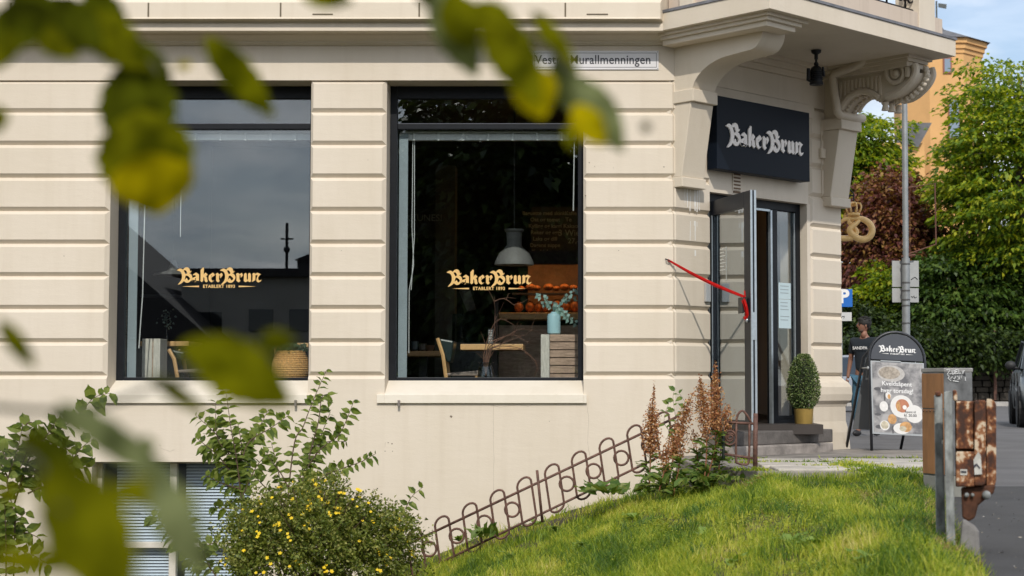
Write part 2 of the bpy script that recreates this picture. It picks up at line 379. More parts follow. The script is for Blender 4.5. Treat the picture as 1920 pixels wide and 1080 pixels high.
# ---------------------------------------------------- shop windows
lintz = fz(160, YF+TH)
def window(X0, X1, plabel):
    x0, x1 = X0-.06, X1+.25
    x0 = X0; x1 = X1
    Y0 = YF+.33
    fw = .055
    m = MB()
    zt = lintz+.01; zbm = ZS
    zt = ZTOP
    # frame members
    m.box(x0, x0+fw+.02, Y0, Y0+.09, zbm, zt); m.box(x1-fw, x1, Y0, Y0+.09, zbm, zt)
    m.box(x0+fw+.02, x1-fw, Y0, Y0+.09, zt-.07-.06, zt); m.box(x0+fw+.02, x1-fw, Y0, Y0+.09, zbm, zbm+.035)
    ztr = fz(237, Y0)
    m.box(x0+fw+.02, x1-fw, Y0, Y0+.09, ztr-.030, ztr+.030)
    w = m.build('window_frame', BLACK, bld, bevel=.006)
    g = MB(); g.box(x0+fw+.02, x1-fw, Y0+.035, Y0+.041, ztr+.03, zt-.13); g.build('transom_pane', GLASS, w)
    g = MB(); g.box(x0+fw+.02, x1-fw, Y0+.035, Y0+.041, zbm+.035, ztr-.03); g.build('pane', GLASS, w)
    b = MB(); b.box(x0+fw+.03, x1-fw-.01, Y0+.025, Y0+.034, ztr-.026-.015+.03, ztr+.036); 
    b.build('transom_trim', mat('transom_metal', (.16, .17, .21), .35, .5), w)
    # blind cassette and cord
    c = MB(); c.box(x0+fw+.03, x1-fw-.01, Y0+.12, Y0+.19, ztr-.125, ztr-.06); c.box(x0+fw+.03, x1-fw-.01, Y0+.115, Y0+.2, ztr-.055, ztr-.032)
    for k in range(8):
        xx = x0+.22+k*(x1-x0)/7.0*.9
        if xx < x1-.1: c.box(xx, xx+.025, Y0+.105, Y0+.12, ztr-.13, ztr-.055)
    c.build('blind_cassette', WHITEP, w, bevel=.004)
    k = MB()
    if plabel == 1:
        k.tube([(x0+.235, Y0+.15, ztr-.1), (x0+.22, Y0+.15, .9), (x0+.20, Y0+.15, .55), (x0+.19, Y0+.15, .35)], .006, 5)
        k.tube([(x0+.60, Y0+.15, ztr-.1), (x0+.60, Y0+.15, 1.5)], .004, 5)
    else:
        k.tube([(x0+.22, Y0+.15, ztr-.1), (x0+.215, Y0+.15, 1.6), (x0+.235, Y0+.15, 1.2), (x0+.19, Y0+.15, .95), (x0+.19, Y0+.15, .3)], .004, 5)
        k.tube([(x0+.235, Y0+.16, ztr-.1), (x0+.24, Y0+.15, 1.5), (x0+.21, Y0+.15, .95)], .004, 5)
        k.tube([(fx(1077, 300, Y0+.15), Y0+.15, ztr-.1), (fx(1075, 395, Y0+.15), Y0+.15, fz(395, Y0+.15))], .006, 5)
    k.build('blind_cord', WHITEP, w)
    # inner side board (window lining seen through the glass)
    s = MB(); s.box(x0+fw+.03, x0+fw+.12, Y0+.1, Y0+.112, zbm+.02, ztr-.06); s.build('side_lining', GREYW, w)
    return w
W1 = window(*XW1, 1); W2 = window(*XW2, 2)
# sills: sloping top, front nosing
def sill(x0, x1, nx0, nx1, name='window_sill'):
    s = MB(); yb = YF+.34; zf = fz(740, YF-.03); zl = fz(756, YF-.03)
    s.add([(x0, yb, ZS+.006), (x1, yb, ZS+.006), (x1, YF-.03, zf), (x0, YF-.03, zf), (x0, YF-.03, zl), (x1, YF-.03, zl), (x0, yb, zl), (x1, yb, zl)],
          [(3, 2, 1, 0), (4, 5, 2, 3), (6, 7, 5, 4), (0, 6, 4, 3), (1, 2, 5, 7)])
    for a, b in ((nx0, x0), (x1, nx1)):
        s.box(a, b, YF-.03, YF+.002, zl, zf)
    return s.build(name, SILLM, bld, bevel=.004)
sill(XW1[0], XW1[1], fx(196), fx(592)); sill(XW2[0], XW2[1], fx(709), fx(1100))
for px in (751, 559): hk = MB(); hk.box(fx(px-2.5), fx(px+2.0), YF-.06, YF-.03, fz(762), fz(750)); hk.build('sill_hook', mat('old_galvanised', (.25, .22, .2), .5, .6), bld, bevel=.003)
# small chips, old screw holes and plaster joints on the plain wall
CHIP = mat('plaster_chip', (.20, .16, .12), .9)
rg = random.Random(12)
for px, py, r_ in ((846, 781, 2.6), (728, 830, 1.3), (735, 832, 1.5), (722, 846, 1.2), (736, 846, 1.0), (1105, 305, 1.2), (1115, 312, .9), (1245, 313, 1.3), (1098, 367, 1.3), (1150, 315, .8), (1178, 640, .8), (655, 60, .8), (450, 12, 1.3), (1030, 790, .8), (640, 470, .8), (300, 835, 1.0), (1160, 470, .9), (690, 300, .7), (120, 480, 1.0), (110, 830, 1.1)):
    m = MB(); c_ = Vector((fx(px, py), YF-.0012, fz(py))); q_ = [(c_.x+r_/188*rg.uniform(.6, 1.3)*math.cos(a), c_.y, c_.z+r_/188*rg.uniform(.5, 1.1)*math.sin(a)) for a in [2*math.pi*k/9 for k in range(9)]]; m.add(q_, [tuple(range(9))]); m.build('plaster_chip', CHIP, bld)
for pts in ([(925, 757), (925, 800), (926, 860), (925, 930), (926, 1000)], [(1100, 757), (1104, 790), (1102, 830), (1106, 860)], [(722, 838), (722, 826)], [(300, 840), (318, 846), (330, 843)], [(1000, 757), (990, 762), (970, 759), (940, 763), (915, 760)]):
    m = MB(); V_ = []
    pp_ = [(a+(c-a)*j/5+rg.uniform(-.6, .6), b+(d-b)*j/5+rg.uniform(-.6, .6)) for (a, b), (c, d) in zip(pts[:-1], pts[1:]) for j in range(5)]
    for (x_, y_) in pp_: w_ = rg.uniform(.0008, .0022); vx = abs(pts[0][0]-pts[-1][0]) < abs(pts[0][1]-pts[-1][1]); V_ += [(fx(x_, y_)-(w_ if vx else 0), YF-.0012, fz(y_)-(0 if vx else w_)), (fx(x_, y_)+(w_ if vx else 0), YF-.0012, fz(y_)+(0 if vx else w_))]
    m.add(V_, [(2*i, 2*i+1, 2*i+3, 2*i+2) for i in range(len(pp_)-1)]); m.build('hairline_crack', mat('hairline', (.46, .40, .32), .9), bld)
# basement window
bw0, bw1, bz0, bz1 = BW[0], BW[1], BZ[0], BZ[1]
yb = YF+.20
FR = mat('white_window_paint', (.66, .62, .55), .45, var=.12, vscale=8)
m = MB(); f = .045
m.box(bw0, bw0+f, yb, yb+.07, bz0, bz1); m.box(bw1-f, bw1, yb, yb+.07, bz0, bz1); m.box(bw0+f, bw1-f, yb, yb+.07, bz1-.025, bz1); m.box(bw0+f, bw1-f, yb, yb+.07, bz0, bz0+f)
xm = fx(325, 950, yb); m.box(xm-.035, xm+.035, yb-.02, yb+.07, bz0+f, bz1-.025)
zt_ = fz(1022, yb); m.box(bw0+f, xm-.035, yb, yb+.07, zt_-.03, zt_+.03); m.box(xm+.035, bw1-f, yb, yb+.07, zt_-.03, zt_+.03)
bwin = m.build('basement_window', FR, bld, bevel=.005)
g = MB(); g.box(bw0+f, bw1-f, yb+.03, yb+.035, bz0+f, bz1-.025); g.build('pane', GLASSB, bwin)
sl_ = MB(); z = bz0+.05
while z < bz1-.03:
    for a, b in ((bw0+f+.12, xm-.02), (xm+.10, bw1-f)):
        sl_.add([(a, yb+.098, z-.004), (b, yb+.098, z-.004), (b, yb+.118, z+.0165), (a, yb+.118, z+.0165)], [(0, 1, 2, 3)])
    z += .031
sl_.build('blind_slats', mat('blind_slat', (.78, .82, .86), .45), bwin)
h = MB(); h.ball((fx(208, 940, yb), yb-.01, fz(940, yb)), .03); h.tube([(fx(206, 940, yb), yb-.01, fz(943, yb)), (fx(260, 940, yb), yb-.01, fz(946, yb))], .008); h.build('handle', ALU, bwin, smooth=True)
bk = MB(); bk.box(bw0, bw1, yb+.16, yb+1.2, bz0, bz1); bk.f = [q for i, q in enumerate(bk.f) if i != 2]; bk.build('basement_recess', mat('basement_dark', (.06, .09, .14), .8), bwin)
# ---------------------------------------------------- balcony
hz = MB()
A_ = onY(1243, 57, YF-.30); zf_ = A_.z
Bc = onZ(1443, 15.7, zf_); Cc = onZ(1793, 106, zf_)
tB = (Bc-CH(0, 0, 0)).dot(Vector((S2, S2, 0))); nB = (Bc-CH(0, 0, 0)).dot(NCH)
tC = (Cc-CH(0, 0, 0)).dot(Vector((S2, S2, 0))); nC = (Cc-CH(0, 0, 0)).dot(NCH)
nB = nC = (nB+nC)/2
HF = .175
print('balcony t', tB, tC, 'n', nB, 'zf', zf_, 'TE', TE, 'TD', TD0, TD1)
CN = lambda t, n, z: CH(t, n, z)
def slab(mb, t0, t1, n0, n1, z0, z1):
    mb.hexa([CN(t0, n1, z0), CN(t1, n1, z0), CN(t1, n0, z0), CN(t0, n0, z0), CN(t0, n1, z1), CN(t1, n1, z1), CN(t1, n0, z1), CN(t0, n0, z1)])
# left end of the slab meets the facade cornice: polygon in (t,n)
tA = (A_-CH(0, 0, 0)).dot(Vector((S2, S2, 0))); nA = (A_-CH(0, 0, 0)).dot(NCH)
poly = [(tA, nA), (tB, nB), (tC, nB), (tC, -.2), (tB, -.2)]
mb = MB(); mb.prism(poly[::-1], lambda t, n: CN(t, n, zf_), lambda t, n: CN(t, n, zf_+HF)); 
bal = mb.build('balcony', CREAM2, bld, bevel=.004)
def inset(p, d): return [(p[0][0]+d*.7, p[0][1]-d*.3), (p[1][0]+d, p[1][1]-d), (p[2][0]-d, p[2][1]-d), (p[3][0]-d, p[3][1]), (p[4][0]+d, p[4][1])]
q = inset(poly, -.012); mb = MB(); mb.prism(q[::-1], lambda t, n: CN(t, n, zf_+HF+.001), lambda t, n: CN(t, n, zf_+HF+.028)); mb.build('flashing', ZINC, bal)
# soffit mouldings stepping in under the slab (left, front stays open)
mb = MB()
def ring(t0, t1, n0, n1, z0, z1): slab(mb, t0, t1, n0, n1, z0, z1)
zc_ = zf_
for k, (ins, h) in enumerate(((.05, .03), (.085, .035), (.12, .05))):
    ring(tB+ins+.02, tB+.36+.34-k*.06, 0, nB-ins-.03, zc_-h, zc_); zc_ -= h
zm = zc_
zc2 = zf_
for k, (ins, h) in enumerate(((.05, .03), (.09, .035), (.13, .05))):
    ring(2.38+k*.03, tC-ins, 0, nB-.22-ins*.8, zc2-h, zc2); zc2 -= h
for k, (pn, h) in enumerate(((.16, .04), (.10, .05), (.05, .06))):   # crown moulding along the wall under the slab
    ring(.5, 2.4, 0, pn, zf_-.04*(k+1)-.02*k, zf_-.04*k)
mb.build('soffit_moulding', CREAM2, bal)
# parapet: weathered plinth, posts, railing
mb = MB(); zp0 = zf_+HF+.028; hp = .20
i1 = inset(poly, .10)
def strip(mb, a, b, th, z0, z1):          # vertical slab along a->b (t,n), thickness inward to the wall side
    ax, bx = Vector((a[0], a[1], 0)), Vector((b[0], b[1], 0)); d = (bx-ax).normalized(); nn = Vector((-d.y, d.x, 0))*th
    P = [ax, bx, bx+nn, ax+nn]
    mb.hexa([CN(p.x, p.y, z0) for p in P]+[CN(p.x, p.y, z1) for p in P])
fl, frr = i1[1], i1[2]
strip(mb, (frr[0], fl[1]), (fl[0], fl[1]), .16, zp0, zp0+hp)     # front
strip(mb, (fl[0], fl[1]-.16), (i1[0][0]+.05, i1[0][1]), .16, zp0, zp0+hp) # left side
mb.build('parapet_plinth', WEATH, bal)
mb = MB()
def post(t, n, w, h): slab(mb, t, t+w, n-w, n, zp0, zp0+h)
tPost = chT(1722, 60, nB-.1)
post(tPost, fl[1]+.015, .30, 1.3); post(fl[0]-.015, fl[1]+.015, .30, 1.3)
slab(mb, fl[0]+.285, tPost, fl[1]-.14, fl[1]-.0, zp0+1.0, zp0+1.12)
mb.build('parapet_post', CREAM2, bal, bevel=.006)
for tt_ in (nA+.25, ):
    mb = MB(); slab(mb, fl[0]-.02, fl[0]+.16, tt_-.1, tt_+.08, zp0+.0, zp0+1.3); mb.build('parapet_post', CREAM2, bal, bevel=.006)
# wrought iron scrolls between the posts
mb = MB(); nr = fl[1]-.07
def sc(t, z): return CN(t, nr, z)
t = fl[0]+.36
while t < tPost-.1:
    zc = zp0+hp+.16
    for s_ in (1, -1):
        pts = []
        for k in range(26):
            a = k/25*3.3*math.pi; r_ = .085*(1-k/30); pts.append(sc(t+s_*(.085-r_*math.cos(a)), zc+r_*math.sin(a)-.0))
        mb.tube(pts, .011, 5)
        pts = [sc(t+s_*(.02+.14*math.sin(k/12*math.pi)*.6), zc+.1+.6*k/12) for k in range(13)]; mb.tube(pts, .010, 5)
    mb.tube([sc(t, zp0+hp), sc(t, zp0+1.0)], .012, 5)
    mb.ball(sc(t, zc-.02), .03, 8, 6)
    t += .34
mb.tube([sc(fl[0]+.25, zp0+hp+.03), sc(tPost, zp0+hp+.03)], .014, 5)
mb.tube([sc(fl[0]+.25, zp0+hp+.30), sc(tPost, zp0+hp+.30)], .012, 5)
mb.build('iron_railing', IRON, bal, smooth=True)
# ---------------------------------------------------- consoles
WC = .345
def bez(pts, k=8):                        # Catmull-Rom smoothing
    out = []
    P = [Vector(p) for p in pts]
    for i in range(len(P)-1):
        a, b, c, d = P[max(i-1, 0)], P[i], P[i+1], P[min(i+2, len(P)-1)]
        for j in range(k):
            t = j/k; out.append(.5*((2*b)+(c-a)*t+(2*a-5*b+4*c-d)*t*t+(3*b-a-3*c+d)*t**3))
    out.append(P[-1]); return out
cur = [(1430, 55), (1425, 74), (1412.5, 90), (1389, 97.5), (1350, 109), (1322.5, 126), (1304, 148), (1296.7, 168)]
cur = [sideNZ(*p) for p in cur]
curs = [tuple(p)[:2] for p in bez([(a, b, 0) for a, b in cur])]
zcap1, zcap0 = cur[-1][1], sideNZ(1296, 190)[1]
def extr(mb, polynz, t0, t1): mb.prism(polynz, lambda n, z: CN(t0, n, z), lambda n, z: CN(t1, n, z))
mb = MB()
zt0 = zm+.02
pr = [(-.05, zt0), (curs[0][0], zt0)]+curs+[(-.05, zcap1)]
t0 = .006
# triangulate as strips between the curve and the wall so the concave outline fills cleanly
def curved(mb, cs, ztop, t0, t1):
    V = []; 
    for (n_, z_) in cs:
        V += [CN(t0, n_, z_), CN(t0, n_, ztop), CN(t1, n_, z_), CN(t1, n_, ztop)]
    fs = []
    for i in range(len(cs)-1):
        a = 4*i; b = 4*i+4
        fs += [(a, a+1, b+1, b), (a+2, b+2, b+3, a+3), (a, b, b+2, a+2)]
    fs.append((0, 2, 3, 1)); mb.add(V, fs)
curved(mb, curs, zt0, t0, t0+WC)
nc = cur[-1][0]; slab(mb, t0, t0+WC, -.05, nc, zcap1, zt0)
ob = mb.build('console', CREAM2, bal)
mb = MB()
slab(mb, t0-.018, t0+WC+.018, -.05, nc+.03, zcap0, zcap1+.01)
nt_, zt1 = sideNZ(1295, 193); nb_, zb1 = sideNZ(1277, 331)
mb.hexa([CN(t0+.0, nb_, zb1), CN(t0+WC-.0, nb_, zb1), CN(t0+WC, -.05, zb1), CN(t0, -.05, zb1), CN(t0, nt_, zcap0), CN(t0+WC, nt_, zcap0), CN(t0+WC, -.05, zcap0), CN(t0, -.05, zcap0)])
slab(mb, t0-.012, t0+WC+.012, -.05, nb_+.02, sideNZ(1277, 350)[1], zb1)
mb.build('console_bracket', CREAM2, ob, bevel=.008)
# right, ornamented console
tR = TE-WC-.0
mb = MB(); slab(mb, tR-.018, tR+WC+.018, -.05, nc+.03, zcap0-.0, zcap1+.01)
mb.hexa([CN(tR, nb_, zb1), CN(tR+WC, nb_, zb1), CN(tR+WC, -.05, zb1), CN(tR, -.05, zb1), CN(tR, nt_, zcap0), CN(tR+WC, nt_, zcap0), CN(tR+WC, -.05, zcap0), CN(tR, -.05, zcap0)])
slab(mb, tR-.012, tR+WC+.012, -.05, nb_+.02, sideNZ(1277, 350)[1], zb1)
c2 = mb.build('ornate_console', CREAM2, bal, bevel=.008)
S = lambda x, y: sideNZ(1500+x/4.909, y/4.909, tR)
arch = [S(372, 1015), S(400, 960), S(450, 905), S(520, 868), S(600, 860), S(670, 885), S(720, 925)]
lowc = [S(790, 900), S(880, 878), S(960, 820), S(1030, 740), S(1062, 660), S(1050, 600)]
archs = [tuple(p)[:2] for p in bez([(a, b, 0) for a, b in arch])]; lows = [tuple(p)[:2] for p in bez([(a, b, 0) for a, b in lowc])]
vol = S(880, 672)
mb = MB(); ztop = zc2+.02
whole = archs+[S(735, 940)]+lows
whole = [(n_, min(z_, ztop-.01)) for n_, z_ in whole]
mono = [whole[0]]
for p in whole[1:]:
    if p[0] > mono[-1][0]+.002: mono.append(p)
curved(mb, mono, ztop, tR+.03, tR+WC-.03)
slab(mb, tR+.03, tR+WC-.03, -.05, mono[0][0], zcap1, ztop)
# raised edge bands on both cheeks, and the volutes
for tt in (tR+.012, tR+WC-.012):
    mb.tube([CN(tt, n_, z_+.02) for n_, z_ in archs], .035, 8); mb.tube([CN(tt, n_, z_+.01) for n_, z_ in lows], .04, 8)
    pts = []; rr = []
    for k in range(60):
        a = k/59*4.6*math.pi; r_ = .155*(1-k/66); pts.append(CN(tt, vol[0]+r_*math.cos(a-.4), vol[1]+r_*math.sin(a-.4))); rr.append(.034*(1-k/95))
    mb.tube(pts, rr, 7)
    mb.ball(CN(tt, vol[0], vol[1]), .04)
# fluted cheek
n_ = .12
while n_ < vol[0]-.18:
    zl_ = min(p[1] for p in archs if abs(p[0]-n_) < .12)+.08 if any(abs(p[0]-n_) < .12 for p in archs) else mono[-1][1]
    zl_ = np.interp(n_, [p[0] for p in mono], [p[1] for p in mono])+.07
    if zl_ < ztop-.10: mb.tube([CN(tR+.028, n_, zl_), CN(tR+.028, n_, ztop-.06)], .018, 6)
    n_ += .052
# front face beads + drops
for k in range(11):
    f_ = k/10; i_ = int(f_*(len(lows)-1)); p = lows[i_]
    mb.ball(CN(tR+WC/2, p[0]+.035, p[1]-.02), .035, 8, 6)
    i_ = int(f_*(len(archs)-1)); p = archs[i_]
    for tt in (tR+.1, tR+WC-.1): mb.ball(CN(tt, p[0]+.0, p[1]-.015), .026, 8, 6)
for tt in (tR+.05, tR+WC/2, tR+WC-.05):
    q = S(762, 940); mb.lathe([(.045, -.085), (.03, -.03), (.04, 0)], CN(tt, q[0], q[1]), 10)
mb.build('scroll', CREAM2, c2, smooth='auto')
# drain pipe
mb = MB()
def dp(x, y, t=tR-.10): a = sideNZ(1500+x/4.909, y/4.909, t); return CN(t, a[0], a[1])
P = [dp(612, 440), dp(618, 500), dp(590, 560), dp(520, 605), dp(400, 650), dp(330, 680), dp(305, 710), dp(310, 800), dp(335, 960), dp(345, 1030)]
q1 = onPlane(1575, 216, CN(0, .25, 0), NCH); q2 = onPlane(1600, 221, CN(0, .25, 0), NCH); q3 = onPlane(1618, 222, CN(0, .25, 0), NCH)
mb.tube([tuple(p) for p in bez(P, 3)]+[q1, q2, q3], .045, 12)
mb.build('drain_pipe', CREAM2, bld, smooth=True)
# wall vent over the door
mb = MB(); vt = chT(1381, 345); vz = chZ(1381, 345)
for k in range(6): slab(mb, vt-.05, vt+.06, -.002, .006, chZ(1381, 327+k*6.6)-.009, chZ(1381, 327+k*6.6)+.008)
mb.build('wall_vent', mat('vent_slots', (.16, .10, .06), .8), bld)
mb = MB(); slab(mb, vt-.065, vt+.075, -.004, .0035, chZ(1381, 357), chZ(1381, 324)); mb.build('vent_plate', CREAM2, bld)
# junction box and cable on the right pier
mb = MB(); a = chT(1539, 288); slab(mb, a-.04, a+.04, 0, .04, chZ(1539, 297), chZ(1539, 279)); mb.tube([CN(a, .01, chZ(1539, 279)), CN(a+.005, .01, chZ(1539, 225))], .006, 5); mb.tube([CN(a, .01, chZ(1539, 297)), CN(a+.005, .01, chZ(1539, 368))], .006, 5)
mb.build('junction_box', WHITEP if False else CREAM2, bld, bevel=.005)
# mailbox / intercom plate left of door
mb = MB(); a = chT(1324, 548); slab(mb, a-.035, a+.04, 0, .03, chZ(1324, 566), chZ(1324, 531)); mb.build('intercom', mat('intercom_grey', (.5, .5, .5), .4, .4), bld, bevel=.004)
# white drip stains under the left console
mb = MB()
for px, y0, y1, w_ in ((1289, 352, 400, .010), (1294, 350, 460, .006), (1303, 350, 480, .012), (1307, 352, 425, .008), (1311, 352, 395, .006), (1284, 352, 380, .005)):
    t_ = chT(px, 400)
    z1_, z0_ = chZ(px, y0), chZ(px, y1); k = 0; z_ = z1_
    while z_ > z0_:
        zn = max(z0_, z_-.05); w2 = w_*random.uniform(.5, 1.2); o_ = random.uniform(-.004, .004)
        # follow the block face or groove depth
        inface = all(not (abs(z_-r) < .05) for r in ROW)
        if inface: mb.add([CHF(t_-w2+o_, -.0015, z_), CHF(t_+w2+o_, -.0015, z_), CHF(t_+w2+o_, -.0015, zn), CHF(t_-w2+o_, -.0015, zn)], [(0, 1, 2, 3)])
        z_ = zn
mb.build('lime_stain', mat('lime_stain', (.82, .80, .76), .8), bld)
# ---------------------------------------------------- entrance: frame, sidelight, open door
DD = .10
mb = MB()
zdt = ZDH
def dbox(m, t0, t1, z0, z1, d0=DD, d1=DD+.08): slab(m, t0, t1, -d1, -d0, z0, z1)
tf0, tf1 = TD0+.0, chT(1500.5, 450, -DD)
tm0, tm1 = chT(1448, 500, -DD), chT(1458, 500, -DD)
dbox(mb, tf0, tf0+.10, ZT, zdt); dbox(mb, tf1-.075, tf1, ZT, zdt); dbox(mb, tf0+.10, tf1-.075, zdt-.09, zdt); dbox(mb, tm0, tm1, ZT, zdt-.09)
dbox(mb, tm1, tf1-.075, ZT, ZT+.10); dbox(mb, tf0+.1, tm0, ZT, ZT+.035)
dbox(mb, tm1, tf1-.075, ZT+.1, ZT+.14, DD+.02)
ent = mb.build('door_frame', BLACK, bld, bevel=.004)
mb = MB(); dbox(mb, tm1+.004, tf1-.079, ZT+.14, zdt-.09, DD+.035, DD+.041); sg = mb.build('sidelight_pane', GLASS, ent)
mb = MB(); dbox(mb, tm0-.03, tm0-.0, ZT+.03, zdt-.1, DD-.005, DD+.03); dbox(mb, tf1-.095, tf1-.078, ZT+.14, zdt-.1, DD+.01, DD+.03); dbox(mb, tf0+.10, tf0+.125, ZT+.03, zdt-.1, DD, DD+.05)
dbox(mb, tf0+.12, tm0-.03, zdt-.115, zdt-.092, DD, DD+.03)
mb.build('metal_trim', ALU, ent)
# paper notices in the side pane
PAPER = mat('notice_paper', (.50, .62, .66), .6)
INK = mat('ink', (.05, .05, .06), .6); FAINT = mat('faint_ink', (.30, .36, .38), .6)
for (y0, y1) in ((530, 561), (561, 616)):
    mb = MB(); a0 = chT(1460, 560, -DD-.03); a1 = chT(1483, 560, -DD-.03)
    slab(mb, a0, a1, -DD-.033, -DD-.031, chZ(1471, y1, -DD)+.004, chZ(1471, y0, -DD)); pn = mb.build('paper_notice', PAPER, ent)
    mb = MB()
    for k in range(4 if y0 == 530 else 6):
        zz_ = chZ(1471, y0+6+k*6.5, -DD); 
        if k == 3: continue
        slab(mb, a0+.03, a1-.03-.05*random.random(), -DD-.0305, -DD-.0295, zz_-.004, zz_+.004)
    mb.build('print', FAINT, pn)
# the reveal of the right pier beside the frame
mb = MB(); slab(mb, tf1, TD1+.03, -TH, -.006, ZT-.3, ZDH); mb.build('door_reveal', CREAM, bld)
# open door leaf
Hn = CH(TD0+.11, -DD+.02, 0); phi = R(16.5)
ld = Vector((math.sin(phi), -math.cos(phi), 0)); lnrm = Vector((-math.cos(phi), -math.sin(phi), 0))
LW = .0
for k in range(300):
    p = Hn+ld*(k*.005); 
    if p.x/p.y >= (1413-XC)/F: LW = k*.005; break
print('leaf width', LW)
LT = .06; zl0, zl1 = ZT+.04, zdt-.095
leaf = empty('glass_door', (Hn.x, Hn.y, ZT), 'open black framed glass door with aluminium edge swung out from the bakery entrance', 'door')
leaf.parent = bld; leaf.location = Vector((Hn.x, Hn.y, ZT))-origin(bld)
for k_ in ('label', 'category'): del leaf[k_]
def LF(m, a0, a1, z0, z1, b0=-LT/2, b1=LT/2):
    P = [Hn+ld*a0+lnrm*b1, Hn+ld*a1+lnrm*b1, Hn+ld*a1+lnrm*b0, Hn+ld*a0+lnrm*b0]
    m.hexa([Vector((p.x, p.y, z0)) for p in P]+[Vector((p.x, p.y, z1)) for p in P])
mb = MB(); sw_ = .11
LF(mb, 0, sw_, zl0, zl1); LF(mb, LW-sw_-.05, LW, zl0, zl1); LF(mb, sw_, LW-sw_-.05, zl1-.15, zl1); LF(mb, sw_, LW-sw_-.05, zl0, zl0+.09)
dl = mb.build('door_leaf', DARKF, leaf, bevel=.003)
mb = MB(); LF(mb, sw_, LW-sw_-.05, zl0+.09, zl1-.15, -.004, .004); mb.build('pane', GLASSD, leaf)
mb = MB(); LF(mb, LW+.001, LW+.010, zl0, zl1, -LT/2, -LT/2+.022); LF(mb, LW+.001, LW+.010, zl0, zl1, LT/2-.02, LT/2); LF(mb, sw_-.02, sw_+.015, zl0+.09, zl1-.15, LT/2, LT/2+.008); LF(mb, .0, .03, zl0, zl1, LT/2, LT/2+.006)
mb.build('edge_trim', ALU, leaf)
mb = MB(); LF(mb, LW+.009, LW+.014, fz(640, 16.3), fz(590, 16.3), -.025, .025); mb.build('lock_plate', ALU, leaf)
mb = MB(); zk = fz(605, 16.4); P = Hn+ld*(LW-.07)+lnrm*(LT/2+.01); mb.ball((P.x, P.y, zk), .022, sc=(.7, 1, 1)); mb.build('keyhole_rose', ALU, leaf, smooth=True)
mb = MB(); P = Hn+ld*(LW-.11); LF(mb, LW-.20, LW-.09, fz(592, 16.4), fz(563, 16.4), LT/2+.03, LT/2+.05); LF(mb, LW-.12, LW-.09, fz(590, 16.4), fz(565, 16.4), LT/2, LT/2+.03); mb.build('pull_handle', mat('handle_black', (.03, .03, .03), .4), leaf, bevel=.004)
# opening hours sticker on the door glass
mb = MB(); a0, a1 = sw_+.16, sw_+.30
z1_, z0_ = fz(470, 16.7), fz(515, 16.7)
for k in range(7):
    zz_ = z1_-(z1_-z0_)*k/7; LF(mb, a0, a1-.03*(k % 2), zz_-.006, zz_+.004, .006, .007)
LF(mb, a1+.02, a1+.03, z0_-.08, z1_+.02, .006, .007)
mb.build('opening_hours_sticker', mat('sticker_white', (.75, .75, .7), .6), leaf)
# ---------------------------------------------------- step
STONE = mat('step_stone', (.14, .125, .115), .75, var=.45, vscale=6, bump=.004, bscale=30)
PAVE = mat('pavement_concrete', (.33, .30, .27), .85, var=.3, vscale=5, bump=.004, bscale=40)
mb = MB()
zs1 = ZT; 
slab(mb, TD0-.06, chT(1562, 815, .34), -DD, .34, ZT-.14, zs1); step = mb.build('door_step', STONE, None, bevel=.012)
tag(step, 'dark worn stone step below the bakery door', 'step')
mb = MB(); slab(mb, TD0-.12, chT(1560, 830, .42), -DD, .44, ZT-.4, ZT-.14); mb.build('lower_step', mat('step_concrete', (.36, .32, .29), .85, var=.5, vscale=5, bump=.005, bscale=25), step, bevel=.015)
# ============================================================ LETTERING
B_OUT = [(95,245),(160,200),(225,172),(280,185),(335,225),(350,195),(400,148),(470,125),(530,140),(575,180),(595,240),(605,285),(660,262),(640,310),(600,340),(560,352),(620,375),(670,430),(692,500),(685,560),(650,620),(600,680),(550,710),(490,722),(430,700),(385,665),(372,650),(330,700),(270,745),(200,780),(145,785),(180,740),(230,680),(270,620),(295,550),(300,480),(290,400),(265,330),(215,280),(150,262)]
B_H1 = [(360,250),(420,240),(455,262),(500,350),(470,372),(440,388),(415,360),(390,310)]
B_H2 = [(430,460),(480,440),(520,460),(580,510),(605,550),(590,590),(550,620),(520,610),(495,560),(470,530),(430,580),(405,600),(415,530),(430,505)]
A_ = None
GL = [
 (B_OUT, [B_H1, B_H2]),
 ([(705,420),(760,370),(830,325),(880,360),(945,400),(945,610),(952,645),(890,705),(845,670),(820,655),(750,705),(700,670),(675,610),(680,560),(700,530),(820,480),(825,445),(780,428),(740,430)], [[(795,560),(825,520),(825,635),(800,615)]]),
 ([(1000,230),(1040,190),(1090,135),(1128,150),(1118,415),(1145,370),(1185,330),(1250,380),(1270,410),(1210,470),(1250,520),(1260,620),(1285,650),(1215,705),(1160,650),(1150,600),(1150,545),(1105,500),(1108,640),(1050,695),(995,640),(1003,580)], []),
 ([(1310,480),(1320,430),(1400,380),(1465,330),(1510,370),(1545,430),(1500,460),(1405,530),(1418,590),(1450,640),(1530,625),(1480,660),(1415,705),(1350,660),(1310,600)], [[(1412,425),(1435,450),(1440,475),(1412,500)]]),
 ([(1565,390),(1640,335),(1700,385),(1722,400),(1790,340),(1815,365),(1845,425),(1760,545),(1742,510),(1750,460),(1718,430),(1705,450),(1700,600),(1740,640),(1665,705),(1590,640),(1592,600),(1590,430)], []),
]
SH = 1635
GL.append(([(x+SH, y+3) for x, y in B_OUT], [[(x+SH, y+3) for x, y in h] for h in (B_H1, B_H2)]))
def sh(p): return [(x+1600, y) for x, y in p]
